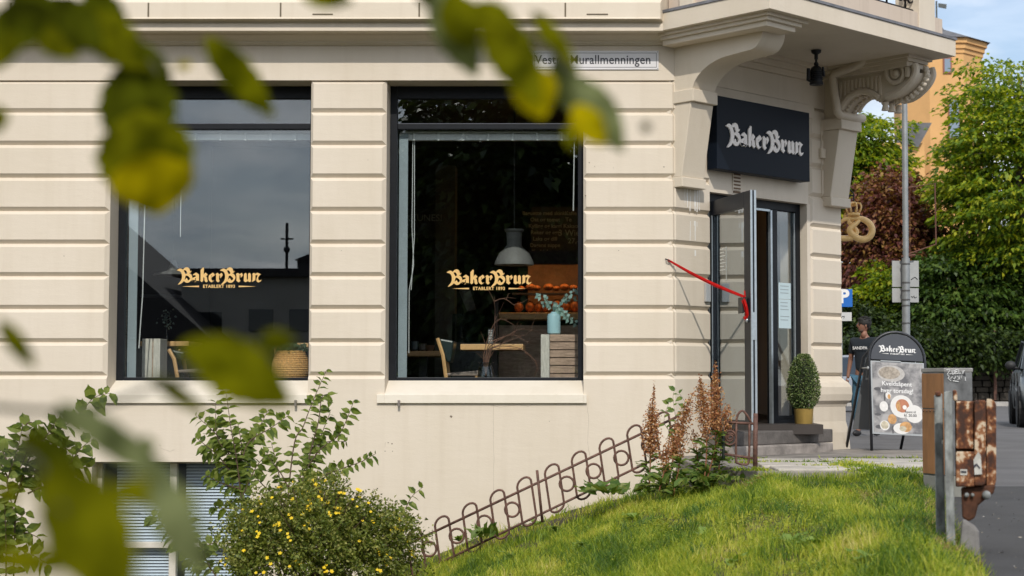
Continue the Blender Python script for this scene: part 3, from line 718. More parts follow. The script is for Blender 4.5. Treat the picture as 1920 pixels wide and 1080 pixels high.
GL += [(sh([(735,390),(810,340),(860,370),(885,395),(960,335),(1010,430),(930,530),(918,490),(925,445),(893,422),(875,440),(875,590),(920,635),(850,705),(755,635),(765,600),(760,430)]), []),
 (sh([(1045,390),(1105,335),(1150,380),(1150,580),(1195,595),(1203,560),(1195,390),(1250,335),(1315,400),(1310,600),(1330,640),(1270,700),(1215,662),(1180,655),(1110,700),(1040,650),(1042,560)]), []),
 (sh([(1355,390),(1420,335),(1480,378),(1550,330),(1690,395),(1640,430),(1590,500),(1585,560),(1600,610),(1640,630),(1720,600),(1690,650),(1600,712),(1530,670),(1515,600),(1540,500),(1570,432),(1480,428),(1480,620),(1420,650),(1350,695),(1370,630),(1375,430)]), [])]
def curve_mesh(splines, thick):
    cu = bpy.data.curves.new('glyphs', 'CURVE'); cu.dimensions = '2D'; cu.fill_mode = 'BOTH'; cu.extrude = thick/2
    for p in splines:
        s = cu.splines.new('POLY'); s.points.add(len(p)-1); s.use_cyclic_u = True
        for i, (x, y) in enumerate(p): s.points[i].co = (x, y, 0, 1)
    ob = bpy.data.objects.new('tmp', cu); COL.objects.link(ob)
    dg = bpy.context.evaluated_depsgraph_get(); me = bpy.data.meshes.new_from_object(ob.evaluated_get(dg)); bpy.data.objects.remove(ob); bpy.data.curves.remove(cu)
    return [tuple(v.co) for v in me.vertices], [tuple(f.vertices) for f in me.polygons]
def text_mesh(body, size, thick=.002, bold=0.0, sx=1, align='CENTER', space=1.0):
    cu = bpy.data.curves.new('t', 'FONT'); cu.body = body; cu.size = size; cu.extrude = thick/2; cu.offset = bold; cu.align_x = align; cu.align_y = 'CENTER'; cu.space_character = space; cu.resolution_u = 3
    ob = bpy.data.objects.new('tmp', cu); COL.objects.link(ob)
    dg = bpy.context.evaluated_depsgraph_get(); me = bpy.data.meshes.new_from_object(ob.evaluated_get(dg)); bpy.data.objects.remove(ob); bpy.data.curves.remove(cu)
    return [(v.co.x*sx, v.co.y, v.co.z) for v in me.vertices], [tuple(f.vertices) for f in me.polygons]
LOGO_C = (1707, 430)
def place(mb, vf, O, U, V, s=1.0):
    """put a flat mesh (x,y,z) with origin O, x along U, y along V"""
    U = Vector(U).normalized(); V = Vector(V).normalized(); W = U.cross(V)
    mb.add([O+U*(x*s)+V*(y*s)+W*z for x, y, z in vf[0]], vf[1])
def logo(mb, O, U, V, width, thick=.003, sub=True):
    s = width/3225.0
    sp = []
    for o_, hs in GL:
        for p in [o_]+hs: sp.append([((x-LOGO_C[0])*s, -(y-LOGO_C[1])*s) for x, y in p])
    place(mb, curve_mesh(sp, thick), O, U, V)
    if sub:
        q = lambda pts: [((x-LOGO_C[0])*s, -(y-LOGO_C[1])*s) for x, y in pts]
        place(mb, curve_mesh([q([(310, 857), (620, 838), (950, 825), (950, 885), (620, 872)]), q([(2450, 825), (2780, 838), (3110, 857), (2780, 872), (2450, 885)])], thick), O, U, V)
        place(mb, text_mesh('ETABLERT 1893', 165*s, thick, 5*s, .98, space=1.12), O+Vector(U).normalized()*((1705-LOGO_C[0])*s)+Vector(V).normalized()*(-(857-LOGO_C[1])*s), U, V)
X3, Z3 = (1, 0, 0), (0, 0, 1)
Yp = YF+.33+.030
for w_, px, py in ((W1, 411, 517), (W2, 917, 521)):
    mb = MB(); O = onY(px, py-1, Yp); logo(mb, O, X3, Z3, 160/F*Yp*1.0); mb.build('gold_lettering', GOLD, w_)
# ------------------------------------------------ sign over the door
bs = empty('bakery_sign', CH(1.4, .1, 2), 'dark navy box sign with off white blackletter writing above the bakery door', 'sign')
NS = .155
t0_, t1_ = chT(1344.3, 250, NS), chT(1518, 275, NS)
z1_ = chZ(1344.3, 178.8, NS); z0_ = chZ(1343, 315.4, NS)
z1b = chZ(1518, 211.7, NS); z0b = chZ(1518, 341, NS); print('sign z', z1_, z1b, z0_, z0b)
z1_, z0_ = (z1_+z1b)/2, (z0_+z0b)/2
mb = MB(); slab(mb, t0_, t1_, .022, NS, z0_, z1_); mb.build('sign_box', NAVY, bs, bevel=.004)
Uc = Vector((S2, S2, 0))
pa, pb = chT(1359, 240, NS), chT(1505, 280, NS)
mb = MB(); O = CH((pa+pb)/2, NS+.004, chZ(1432, 262, NS)); logo(mb, O, Uc, Z3, pb-pa, .02, sub=False); mb.build('raised_lettering', WHITEL, bs)
mb = MB(); mb.tube([CH(.62, .03, z1_-.2), CH(.62, .03, z0_+.05)], .012, 6); mb.tube([CH(t0_+.2, 0, z1_-.1), CH(t0_+.2, .03, z1_-.1)], .02, 6); mb.build('sign_fixing', IRON, bs)
# ------------------------------------------------ street name plate
sn = empty('street_name_sign', onY(1117, 113, YF-.01), 'white enamel street name plate with black border and condensed letters on the facade', 'street sign')
mb = MB(); x0, x1 = fx(998, 113), fx(1235, 113); zt_, zb_ = fz(95.5), fz(131)
mb.box(x0, x1, YF-.014, YF+.0, zb_, zt_); mb.build('plate', mat('white_enamel', (.72, .71, .72), .25, var=.04), sn, bevel=.004)
mb = MB(); i_ = .022; t_ = .004
for a, b, c, d in ((x0+i_, x1-i_, zt_-i_-t_, zt_-i_), (x0+i_, x1-i_, zb_+i_, zb_+i_+t_), (x0+i_, x0+i_+t_, zb_+i_+t_, zt_-i_-t_), (x1-i_-t_, x1-i_, zb_+i_+t_, zt_-i_-t_)):
    mb.box(a, b, YF-.0155, YF-.0141, c, d)
for a, c in ((x0+.01, zt_-.012), (x1-.01, zt_-.012), (x0+.01, zb_+.012), (x1-.01, zb_+.012)): mb.ball((a, YF-.0145, c), .004, 6, 4)
mb.build('border', INK, sn)
mb = MB(); vf = text_mesh('Vestre Murallmenningen', .128, .002, .0012, 1, space=1.04)
wd = max(v[0] for v in vf[0])-min(v[0] for v in vf[0]); k_ = (fx(1221)-fx(1003))/wd
vf = ([(x*k_, y, z) for x, y, z in vf[0]], vf[1]); place(mb, vf, Vector(((fx(1221)+fx(1003))/2, YF-.0155, fz(113))), X3, Z3); mb.build('street_name', INK, sn)
# ------------------------------------------------ spotlight under the balcony
P0 = onPlane(1530, 75, CH(0, .62, 0), NCH); P0.z = zf_
sp_ = empty('hanging_spotlight', P0, 'small black adjustable spotlight hanging from the underside of the balcony', 'lamp')
mb = MB(); mb.lathe([(.055, -.005), (.05, -.03), (.02, -.05), (.02, -.10)], P0, 14); mb.tube([P0+Vector((0, 0, -.09)), P0+Vector((.0, 0, -.2))], .012, 8); mb.ball(P0+Vector((0, 0, -.15)), .026, 8, 6)
mb.build('mount', IRON, sp_, smooth='auto')
mb = MB(); mb.lathe([(.03, -.17), (.055, -.19), (.065, -.22), (.065, -.33), (.075, -.36), (.07, -.37), (.0, -.35)], P0+Vector((.0, 0, 0)), 16)
for k in range(5): mb.lathe([(.066, -.23-.02*k), (.074, -.235-.02*k), (.066, -.24-.02*k)], P0, 14)
mb.tube([P0+Vector((-.085, -.02, -.20)), P0+Vector((-.09, -.02, -.32)), P0+Vector((-.05, -.03, -.34))], .02, 6); mb.tube([P0+Vector((.07, 0, -.18)), P0+Vector((.08, .0, -.28))], .013, 6)
mb.build('lamp_head', IRON, sp_, smooth='auto')
# ------------------------------------------------ red strap holding the door
Hk = onY(1252, 487, YF-.012); Hd = Hn+ld*(LW-.10)+lnrm*(LT/2+.07); Hd = onY(1397, 557, Hd.y)
st = empty('red_strap', Hk, 'red strap tied from a wall hook to the handle of the open glass door', 'strap')
RED = mat('red_webbing', (.50, .012, .010), .8, spec=.1, var=.35, vscale=35, bump=.001, bscale=200)
mb = MB(); d_ = (Hd-Hk); nrm = d_.cross(Vector((0, -1, 0))).normalized()
seg = 14
for off in (0, .016):
    V = []
    for k in range(seg+1):
        f_ = k/seg; p = Hk+d_*f_+Vector((0, off*.4, -.018*math.sin(math.pi*f_)-off*.8*math.sin(math.pi*f_))); w2 = .009+.004*f_
        V += [p+nrm*w2, p-nrm*w2]
    mb.add(V, [(2*i, 2*i+1, 2*i+3, 2*i+2) for i in range(seg)])
mb.build('strap', RED, st)
mb = MB(); q = lambda x, y, dy=0: onY(x, y, Hd.y-.02+dy)
def ribbon(pts, w2=.011):
    V = []
    for p in pts: V += [p+Vector((w2, 0, 0)), p-Vector((w2, 0, 0))]
    mb.add(V, [(2*i, 2*i+1, 2*i+3, 2*i+2) for i in range(len(pts)-1)])
ribbon([q(1392, 563), q(1396, 572), q(1399, 584), q(1400, 594), q(1396, 598)]); ribbon([q(1395, 560, -.02), q(1400, 575, -.03), q(1402, 590, -.02), q(1398, 600)]); ribbon([q(1396, 545, .02), q(1397, 557)], .007); ribbon([q(1399, 590), q(1394, 597)], .006)
mb.build('knot_loop', RED, st)
mb = MB(); mb.tube([Hk+Vector((-.02, .012, .01)), Hk+Vector((-.01, -.03, 0)), Hk+Vector((.02, -.03, -.012))], .006, 6); mb.build('hook', IRON, st)
# ------------------------------------------------ foliage helper
def leaves(P, D, Nn, ln, wd, fold=.25, droop=0.0):
    """P base points, D directions, Nn normals (n,3); returns (n*2 faces of 4 verts): folded pointed leaves"""
    D = D/np.linalg.norm(D, axis=1, keepdims=True)
    S = np.cross(D, Nn); S /= (np.linalg.norm(S, axis=1, keepdims=True)+1e-9); U = np.cross(S, D)
    ln = np.asarray(ln).reshape(-1, 1)*np.ones((len(P), 1)); wd = np.asarray(wd).reshape(-1, 1)*np.ones((len(P), 1))
    tip = P+D*ln-np.array([0, 0, 1])*ln*droop
    z_ = np.array([0, 0, 1.]); c1 = P+D*ln*.28-z_*ln*droop*.08; c2 = P+D*ln*.62-z_*ln*droop*.38; F_ = []
    for sg in (1, -1):
        a = P+D*ln*.22+S*wd*.44*sg+U*wd*fold*.8-z_*ln*droop*.06; b = P+D*ln*.58+S*wd*.42*sg+U*wd*fold-z_*ln*droop*.34
        F_ += ([np.stack([P, c1, a, P+D*ln*.03+S*wd*.12*sg], 1), np.stack([c1, c2, b, a], 1), np.stack([c2, tip, tip-D*ln*.12+S*wd*.10*sg, b], 1)])
    return np.concatenate(F_, 1).reshape(-1, 3)
def leafpoly(P, D, Nn, ln, wd, fold=.2, droop=.15):
    """single-quad leaves (one island each)"""
    D = D/np.linalg.norm(D, axis=1, keepdims=True)
    S = np.cross(D, Nn); S /= (np.linalg.norm(S, axis=1, keepdims=True)+1e-9); U = np.cross(S, D)
    ln = np.asarray(ln).reshape(-1, 1)*np.ones((len(P), 1)); wd = np.asarray(wd).reshape(-1, 1)*np.ones((len(P), 1))
    tip = P+D*ln-np.array([0, 0, 1])*ln*droop; m1 = P+D*ln*.42
    return np.stack([P, m1+S*wd*.5+U*wd*fold, tip, m1-S*wd*.5+U*wd*fold], 1).reshape(-1, 3)
def rdir(n): v = rng.normal(size=(n, 3)); return v/np.linalg.norm(v, axis=1, keepdims=True)
# ------------------------------------------------ boxwood in a golden pot
pc = onZ(1507, 806, ZT); pc = Vector((pc.x, pc.y-.0, ZT)); 
Pt = CH(chT(1507, 790, .16), .16, ZT)
bxw = empty('potted_boxwood', Pt, 'egg shaped clipped boxwood in a round golden pot standing on the door step', 'potted plant')
sc_ = Pt.y/F
mb = MB(); mb.lathe([(.085, .0), (.090, .01), (.104, .215), (.106, .22), (.098, .22), (.095, .19), (0.0, .19)], Pt, 32); mb.build('pot', mat('gold_pot', (.62, .42, .12), .38, .55, var=.12, vscale=6), bxw, smooth='auto')
mb = MB(); mb.lathe([(.0, .196), (.094, .196)], Pt, 20); mb.build('soil', mat('soil', (.03, .02, .015), .9), bxw)
n = 6500; u = rng.uniform(0, 1, n); th = rng.uniform(0, 2*np.pi, n); hgt = .585
zz0 = u*hgt; rad = .185*np.sin(np.clip(np.pi*(u*.90+.075), 0, np.pi))**.62*(1-.22*u)*(.84+.17*rng.uniform(0, 1, n)**.5)+rng.normal(0, .009, n)+.008*np.sin(th*4+u*9)
P = np.stack([Pt.x+rad*np.cos(th), Pt.y+rad*np.sin(th), Pt.z+.215+zz0], 1)
O_ = np.stack([np.cos(th), np.sin(th), (u-.4)*1.6], 1); D = O_*.7+rdir(n)*.8
BOXL = leafmat('boxwood_leaf', [(.030, .06, .016), (.07, .12, .03), (.15, .21, .06), (.36, .42, .18)], .15, .32)
npmesh('foliage', leafpoly(P, D, rdir(n), rng.uniform(.014, .024, n), .012), 4, BOXL, bxw)
mb = MB(); mb.ball(Pt+Vector((0, 0, .215+.28)), .125, 12, 8, (1, 1, 2.0)); mb.tube([Pt+Vector((0, 0, .19)), Pt+Vector((0, 0, .35))], .014, 6); mb.build('stem', mat('dark_twigs', (.02, .025, .012), .9), bxw)
# ------------------------------------------------ golden pretzel sign
YP = 19.3
pz = empty('pretzel_sign', onY(1603, 425, YP), 'golden crowned pretzel hanging from the side wall beyond the corner of the bakery', 'shop sign')
PG = mat('gold_paint', (.92, .62, .26), .35, 0, var=.15, vscale=12)
Z_ = lambda x, y, dy=0: onY(1560+x/4.5, 380+y/4.5, YP+dy)
mb = MB()
loop = [Z_(75, 165), Z_(110, 140), Z_(180, 132), Z_(260, 140), Z_(315, 175), Z_(338, 230), Z_(320, 285), Z_(270, 310), Z_(215, 300), Z_(165, 262, -.02), Z_(150, 225, -.03), Z_(180, 195, -.03), Z_(215, 165, -.02), Z_(235, 145, 0)]
loop2 = [Z_(140, 140, -.01), Z_(150, 175, 0), Z_(195, 220, .02), Z_(205, 255, .02), Z_(180, 285, .0), Z_(140, 300), Z_(80, 300), Z_(30, 285), Z_(5, 235), Z_(20, 190), Z_(75, 165)]
def sm(P_, k=5): return [tuple(p) for p in bez(P_, k)]
def rprof(n_, r0, r1): return [r0+(r1-r0)*math.sin(math.pi*i/(n_-1))**.8 for i in range(n_)]
a_ = sm(loop); b_ = sm(loop2)
mb.tube(a_, rprof(len(a_), .018, .042), 10); mb.tube(b_, rprof(len(b_), .018, .036), 10); mb.build('pretzel', PG, pz, smooth=True)
mb = MB(); cc = Z_(183, 105)
mb.lathe([(.065, -.01), (.075, 0), (.075, .018), (.065, .028)], cc, 18)
for k in range(8):
    a = 2*math.pi*k/8+.2; c_, s_ = math.cos(a), math.sin(a)
    mb.tube([cc+Vector((c_*r_, s_*r_, z_)) for r_, z_ in ((.066, .02), (.088, .06), (.098, .10), (.085, .135), (.05, .145), (.02, .115), (0, .11))], .010, 6)
mb.ball(cc+Vector((0, 0, .14)), .022, 8, 6); mb.tube([cc+Vector((0, 0, .15)), cc+Vector((0, 0, .185))], .006, 5); mb.build('crown', PG, pz, smooth=True)
mb = MB(); mb.tube([Z_(183, 95, .0), Z_(183, -60, .0)], .008, 6); mb.tube([Z_(-60, -60), Z_(190, -60)], .012, 6)
pp = [Z_(0+190*k/20, -60-0, 0)+Vector((0, 0, -.09*math.sin(k/20*math.pi*2)*.8)) for k in range(21)]; mb.tube(pp, .007, 5); mb.build('bracket', IRON, pz)
# ============================================================ INTERIOR OF THE CAFE
WD = mat('oak_wood', (.52, .30, .13), .45, var=.35, vscale=7, stretch=(1, 1, 8), bump=.001, bscale=20)
WD2 = mat('oak_bright', (.90, .54, .24), .45, var=.2, vscale=7)
CRATE = mat('weathered_crate_wood', (.62, .43, .32), .7, var=.4, vscale=9, stretch=(1.0, 6, 6), bump=.002, bscale=30)
PALE = mat('pale_grey_wood', (.78, .74, .66), .7, var=.25, vscale=10, stretch=(6, 6, 1))
DKF = mat('dark_leather', (.02, .035, .035), .35)
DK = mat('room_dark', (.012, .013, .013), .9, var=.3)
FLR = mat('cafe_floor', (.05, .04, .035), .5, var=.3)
GRC = mat('grey_column', (.06, .07, .068), .8, var=.2)
FZ_ = -.44
mb = MB(); xi1 = e.x-.42
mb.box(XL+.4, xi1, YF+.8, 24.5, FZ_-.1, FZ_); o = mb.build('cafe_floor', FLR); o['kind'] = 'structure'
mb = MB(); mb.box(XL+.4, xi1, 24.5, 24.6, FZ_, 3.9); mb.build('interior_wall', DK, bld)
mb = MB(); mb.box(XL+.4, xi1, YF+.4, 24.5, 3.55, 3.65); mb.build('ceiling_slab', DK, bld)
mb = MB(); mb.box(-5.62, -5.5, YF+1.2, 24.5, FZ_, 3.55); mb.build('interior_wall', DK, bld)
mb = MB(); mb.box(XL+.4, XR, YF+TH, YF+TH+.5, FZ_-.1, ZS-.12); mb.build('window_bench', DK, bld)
mb = MB(); Yc = 21.5; mb.box(fx(816, 450, Yc), fx(853, 450, Yc), Yc, Yc+.4, FZ_, fz(310, Yc)); mb.build('interior_column', GRC, bld)
def bx(m, p0, p1, y0, y1, Y, dep): m.box(fx(p0, (y0+y1)/2, Y), fx(p1, (y0+y1)/2, Y), Y, Y+dep, fz(y1, Y), fz(y0, Y))
# slatted crate stand behind window 2
def crate(Y, p0, pm, p1, y0, label, left=True):
    o = empty('wooden_crate', Vector((fx((p0+p1)/2, 700, Y), Y, FZ_)), label, 'crate')
    x0, xm, x1 = fx(p0, 670, Y), fx(pm, 670, Y), fx(p1, 670, Y); zt = fz(y0, Y)
    m = MB(); m.box(x0, xm-.004, Y, Y+.05, FZ_, zt); m.box(x1, x1+.05, Y, Y+.05, FZ_, zt); m.box(x0, xm-.004, Y+.35, Y+.4, FZ_, zt); m.build('corner_post', PALE, o, bevel=.003)
    z = zt
    while z > FZ_+.1:
        m = MB(); m.box(xm, x1-.002, Y+.01, Y+.035, z-.073, z-.001); m.box(x0+.01, x0+.03, Y+.055, Y+.345, z-.073, z); m.build('slat', CRATE, o, bevel=.003)
        z -= .083
    m = MB(); m.box(xm, x1, Y+.036, Y+.39, zt-.02, zt-.006); m.build('top_board', CRATE, o)
    return o
cr2 = crate(17.15, 1014, 1031, 1086, 627, 'slatted wooden crate stand in the right shop window carrying a pale blue vase')
# two crate ends in the left window
o = empty('upended_crate', Vector((fx(283, 670, 17.2), 17.2, FZ_)), 'pale upended crate with two boards standing behind the left shop window', 'crate')
for a, b in ((266, 285), (287, 300)):
    m = MB(); bx(m, a, b, 635, 716, 17.2, .3); m.build('side_board', PALE, o, bevel=.004)
m = MB(); m.box(fx(285, 670, 17.2), fx(287, 670, 17.2), 17.21, 17.4, fz(716, 17.2)-.3, fz(640, 17.2)); m.build('back_board', CRATE, o)
# vase + eucalyptus
Yv = 17.35; vz_ = fz(627, Yv, 1038); c0 = Vector((fx(1038.5, 610, Yv), Yv, vz_))
vs = empty('blue_vase', c0, 'pale blue rounded vase holding eucalyptus stems on the slatted crate', 'vase')
r_ = 12.5/F*Yv
m = MB(); m.lathe([(r_*.8, 0), (r_*.98, .012), (r_, .04), (r_, .19), (r_*.9, .215), (r_*.45, .228), (r_*.42, .24), (r_*.36, .238), (r_*.36, .2)], c0, 24); m.build('vase_body', mat('pale_blue_ceramic', (.45, .72, .80), .4, var=.06), vs, smooth='auto')
m = MB(); EL = []
top = c0+Vector((0, 0, .23))
for tx, ty, dy in ((1010, 555, .0), (1020, 570, .1), (1085, 545, -.05), (1075, 560, .1), (1055, 590, .0), (1066, 598, -.1), (1080, 606, .05), (1045, 575, .1)):
    en = onY(tx, ty, Yv+dy); mid = (top+en)/2+Vector((0, 0, .05)); pts = sm([top, mid, en], 6); m.tube(pts, .0025, 4)
    for k in range(4, len(pts), 2):
        for s__ in (-1, 1): EL.append((pts[k], (random.uniform(-1, 1), random.uniform(-.3, .3), s__*.6+.2)))
m.build('stems', mat('twig', (.12, .10, .06), .8), vs)
P = np.array([a for a, b in EL]); D = np.array([b for a, b in EL]); n = len(P)
npmesh('eucalyptus_leaves', leafpoly(P, D, rdir(n)*.5+np.array([0, -1, 0]), .05, .042), 4, leafmat('eucalyptus', [(.2, .34, .32), (.42, .62, .58)], .2), vs)
# glass vase with bare twigs on the inner sill
Yg = 17.0; c0 = Vector((fx(911, 700, Yg), Yg, fz(716, Yg)))
gv = empty('glass_twig_vase', c0, 'clear glass vase with long bare reddish twigs behind the right shop window', 'vase')
m = MB(); m.lathe([(.06, 0), (.085, .01), (.09, .06), (.075, .14), (.05, .19), (.085, .20), (.085, .204), (.04, .2)], c0, 20); m.build('glass_body', glassmat('vase_glass', (.75, .8, .82), .10, 1.5, 1.5), gv, smooth=True)
m = MB()
def twig(pts, r0, dep=0):
    p3 = [onY(x, y, Yg+dy) for x, y, dy in pts]; s_ = sm(p3, 5); m.tube(s_, [r0*(1-.75*i/(len(s_)-1)) for i in range(len(s_))], 5)
    if dep < 2:
        for k in range(3, len(s_)-1, 3):
            a = Vector(s_[k]); d = (Vector(s_[k])-Vector(s_[k-1])).normalized(); q_ = a+(d+Vector((random.uniform(-.9, .9), random.uniform(-.4, .4), random.uniform(-.5, .9)))).normalized()*random.uniform(.06, .22)
            m.tube([a, (a+q_)/2+Vector((0, 0, random.uniform(-.02, .03))), q_], [r0*.4, r0*.3, r0*.12], 4)
B0 = (911, 705, 0)
for pts in ([B0, (912, 660, 0), (926, 620, .02), (927, 570, 0), (915, 543, 0)], [(927, 565, 0), (945, 560, 0), (966, 574, 0)], [B0, (915, 655, .05), (950, 630, .05), (975, 618, .05), (1000, 620, 0)],
            [B0, (920, 655, 0), (960, 650, 0), (985, 660, 0), (1008, 683, 0)], [B0, (918, 650, .1), (950, 640, .1), (978, 606, .1)], [B0, (922, 655, 0), (940, 655, -.05), (975, 655, 0), (1000, 672, 0), (1008, 695, 0)],
            [B0, (914, 660, .05), (940, 645, .1), (990, 625, .1), (995, 612, .1)], [B0, (908, 660, 0), (932, 600, -.02), (968, 612, 0)], [(922, 640, 0), (960, 628, 0), (985, 640, 0)]):
    twig(pts, .0062)
m.build('bare_twigs', mat('red_twig', (.24, .12, .08), .7, var=.3), gv)
# tables
def table(Y, p0, p1, y0, y1, dep, label, mt=WD2):
    x0, x1, zt = fx(p0, y0, Y), fx(p1, y0, Y), fz(y0, Y); th = max(.035, zt-fz(y1, Y))
    o = empty('cafe_table', Vector(((x0+x1)/2, Y+dep/2, FZ_)), label, 'table')
    m = MB(); m.box(x0, x1, Y, Y+dep, zt-th, zt); m.build('table_top', mt, o, bevel=.006)
    m = MB(); m.box((x0+x1)/2-.05, (x0+x1)/2+.05, Y+dep/2-.05, Y+dep/2+.05, FZ_+.03, zt-th); m.build('pedestal', IRON, o)
    m = MB(); m.lathe([(.26, 0), (.26, .02), (.06, .035)], Vector(((x0+x1)/2, Y+dep/2, FZ_)), 20); m.build('base_plate', IRON, o)
    return o
table(18.2, 863, 981, 645, 656, .75, 'oak topped cafe table in the middle of the right shop window')
table(19.8, 752, 826, 658, 668, .7, 'smaller oak table further back at the left of the right shop window', WD)
table(18.6, 262, 354, 640, 649, .7, 'oak table behind the upended crate in the left shop window')
table(18.6, 556, 640, 643, 651, .7, 'oak table edge beside the woven basket in the left shop window')
# chairs
def chair(Y, p0, p1, ys, ptop, ytop, label, cush=True, grp=None):
    x0, x1 = fx(p0, ys, Y), fx(p1, ys, Y); zs = fz(ys, Y); zt = fz(ytop, Y)
    o = empty('cafe_chair', Vector(((x0+x1)/2, Y+.22, FZ_)), label, 'chair', grp)
    m = MB(); m.hexa([(x0, Y, zs-.04), (x1, Y, zs-.04), (x1, Y+.45, zs-.04), (x0, Y+.45, zs-.04), (x0+.01, Y, zs-.01), (x1, Y, zs+.02), (x1, Y+.45, zs+.02), (x0+.01, Y+.45, zs-.01)]); m.build('seat', mat('seat_wood', (.30, .24, .20), .5), o, bevel=.01)
    for yy in (Y, Y+.42):
        m = MB(); m.tube([(x0-.02, yy, FZ_), (x0+.02, yy, zs-.1), (x0-.02, yy, (zs+zt)/2), (x0-.08, yy, zt)], .022, 6); m.build('leg', WD2, o)
        m = MB(); m.tube([(x1, yy, FZ_), (x1-.02, yy, zs-.04)], .02, 6); m.build('leg', WD2, o)
    m = MB(); m.hexa([(x0+.01, Y-.01, zs+.12), (x0+.06, Y-.01, zs+.10), (x0+.06, Y+.44, zs+.10), (x0+.01, Y+.44, zs+.12), (x0-.07, Y-.01, zt), (x0+.10, Y-.01, zt-.03), (x0+.10, Y+.44, zt-.03), (x0-.07, Y+.44, zt)]); m.build('backrest', DKF, o, bevel=.02)
    return o
chair(17.7, 834, 897, 698, 822, 634, 'bent oak chair with black leather back in the right shop window')
o = chair(17.7, 330, 404, 692, 330, 655, 'oak chair with a grey seat in the left shop window')
# pendant lamps
def pendant(Y, pc, y0, y1, hw, label, flat=False):
    c = Vector((fx(pc, y1, Y), Y, fz(y1, Y))); H = fz(y0, Y)-c.z; r_ = hw/F*Y
    o = empty('pendant_lamp', c, label, 'lamp')
    m = MB()
    if not flat: m.lathe([(r_, 0), (r_*.97, H*.10), (r_*.78, H*.32), (r_*.45, H*.50), (r_*.38, H*.56), (r_*.40, H*.9), (r_*.5, H*.95), (r_*.5, H), (0, H)], c, 28)
    else: m.lathe([(r_, 0), (r_*.9, .015), (r_*.3, .05), (r_*.2, H*.6), (r_*.1, H), (0, H)], c, 24)
    m.build('lamp_shade', mat('shade_grey_enamel', (.17, .17, .165), .6), o, smooth='auto')
    m = MB(); m.tube([c+Vector((0, 0, H)), (c.x, c.y, 3.55)], .008, 5); m.build('cord', CABLE, o)
pendant(18.0, 964, 430, 497, 37, 'large grey enamel bell lamp hanging in the right shop window')
pendant(18.2, 325, 488, 516, 38, 'flat disc pendant lamp hanging in the left shop window', True)
# woven basket
Yb = 17.15; c0 = Vector((fx(545, 690, Yb), Yb, fz(717, Yb))); r_ = 33/F*Yb
bk_ = empty('woven_basket', c0, 'round woven straw basket with a green plant in the left shop window', 'basket')
BAS = mat('straw', (.90, .52, .18), .8, var=.4, vscale=60, bump=.006, bscale=70)
m = MB()
for k in range(15):
    z = .005+k*.0225; f_ = k/14; rr_ = r_*(.72+.30*math.sin(math.pi*min(1, f_*.85+.12)))
    m.tube([c0+Vector((rr_*math.cos(a), rr_*math.sin(a), z)) for a in [2*math.pi*i/24 for i in range(24)]], .0135, 6, closed=True)
m.build('basket_wall', BAS, bk_, smooth=True)
m = MB(); hx = onY(519, 655, Yb); m.tube([hx+Vector((0, .0, -.12)), hx+Vector((-.02, 0, .0)), hx+Vector((.01, 0, .06)), hx+Vector((.04, 0, .01)), hx+Vector((.05, 0, -.1))], .012, 6); m.build('handle', BAS, bk_, smooth=True)
n = 900; P = np.array(c0)+np.stack([rng.normal(0, r_*.45, n), rng.normal(0, r_*.4, n), .31+rng.uniform(0, .09, n)], 1)
npmesh('plant', leafpoly(P, rdir(n)+np.array([0, 0, .6]), rdir(n), .035, .016), 4, leafmat('basket_plant', [(.05, .10, .05), (.16, .24, .14)], .2), bk_)
m = MB(); m.ball(c0+Vector((0, 0, .26)), r_*.85, 10, 6, (1, 1, .3)); m.build('soil', MATS['soil'], bk_)
# bottle with flowers, menu stand, small jars
Yq = 18.7; c0 = Vector((fx(312, 630, Yq), Yq, fz(640, Yq)))
fb = empty('flower_bottle', c0, 'narrow glass bottle with small pale flowers on the table in the left window', 'vase')
m = MB(); m.lathe([(.03, 0), (.032, .02), (.03, .12), (.012, .17), (.012, .2)], c0, 14); m.build('bottle_body', CLEAR, fb, smooth=True)
n = 70; P = np.array(c0)+np.stack([rng.normal(0, .035, n), rng.normal(0, .035, n), .26+rng.normal(0, .05, n)], 1); npmesh('flowers', leafpoly(P, rdir(n), rdir(n), .03, .025), 4, leafmat('pale_flowers', [(.14, .22, .2), (.3, .38, .36)], .2), fb)
m = MB(); m.tube([c0+Vector((0, 0, .05)), c0+Vector((.01, 0, .25))], .003, 4); m.build('stems', MATS['twig'], fb)
Yq = 18.4; c0 = Vector((fx(920, 640, Yq), Yq, fz(645, Yq)))
ms = empty('menu_card', c0, 'small striped menu card standing on the oak table in the right window', 'menu card')
m = MB(); m.box(c0.x-.03, c0.x+.03, Yq, Yq+.01, c0.z, c0.z+.17); m.build('card', mat('menu_dark', (.05, .06, .07), .5), ms)
m = MB()
for k in range(8): m.box(c0.x-.024, c0.x+.018, Yq-.003, Yq-.001, c0.z+.02+k*.018, c0.z+.026+k*.018)
m.build('print', WHITE, ms)
Yq = 20.0
for px, h, cat_, lb in ((778, .12, 'glass', 'dark drinking glass on the rear oak table'), (793, .09, 'jar', 'squat dark jar on the rear oak table'), (806, .07, 'bowl', 'low brown bowl on the rear oak table')):
    c0 = Vector((fx(px, 657, Yq), Yq, fz(658, Yq, px))); m = MB(); m.lathe([(.03, 0), (.045, .02), (.045+(.02 if cat_ == 'bowl' else 0), h), (.04, h), (.035, .03)], c0, 14)
    o = m.build('drinking_glass' if cat_ == 'glass' else cat_, mat('dark_ceramic_'+cat_, {'glass': (.05, .07, .08), 'jar': (.10, .08, .07), 'bowl': (.16, .09, .06)}[cat_], .3), None, smooth='auto'); tag(o, lb+' in the right shop window', cat_)
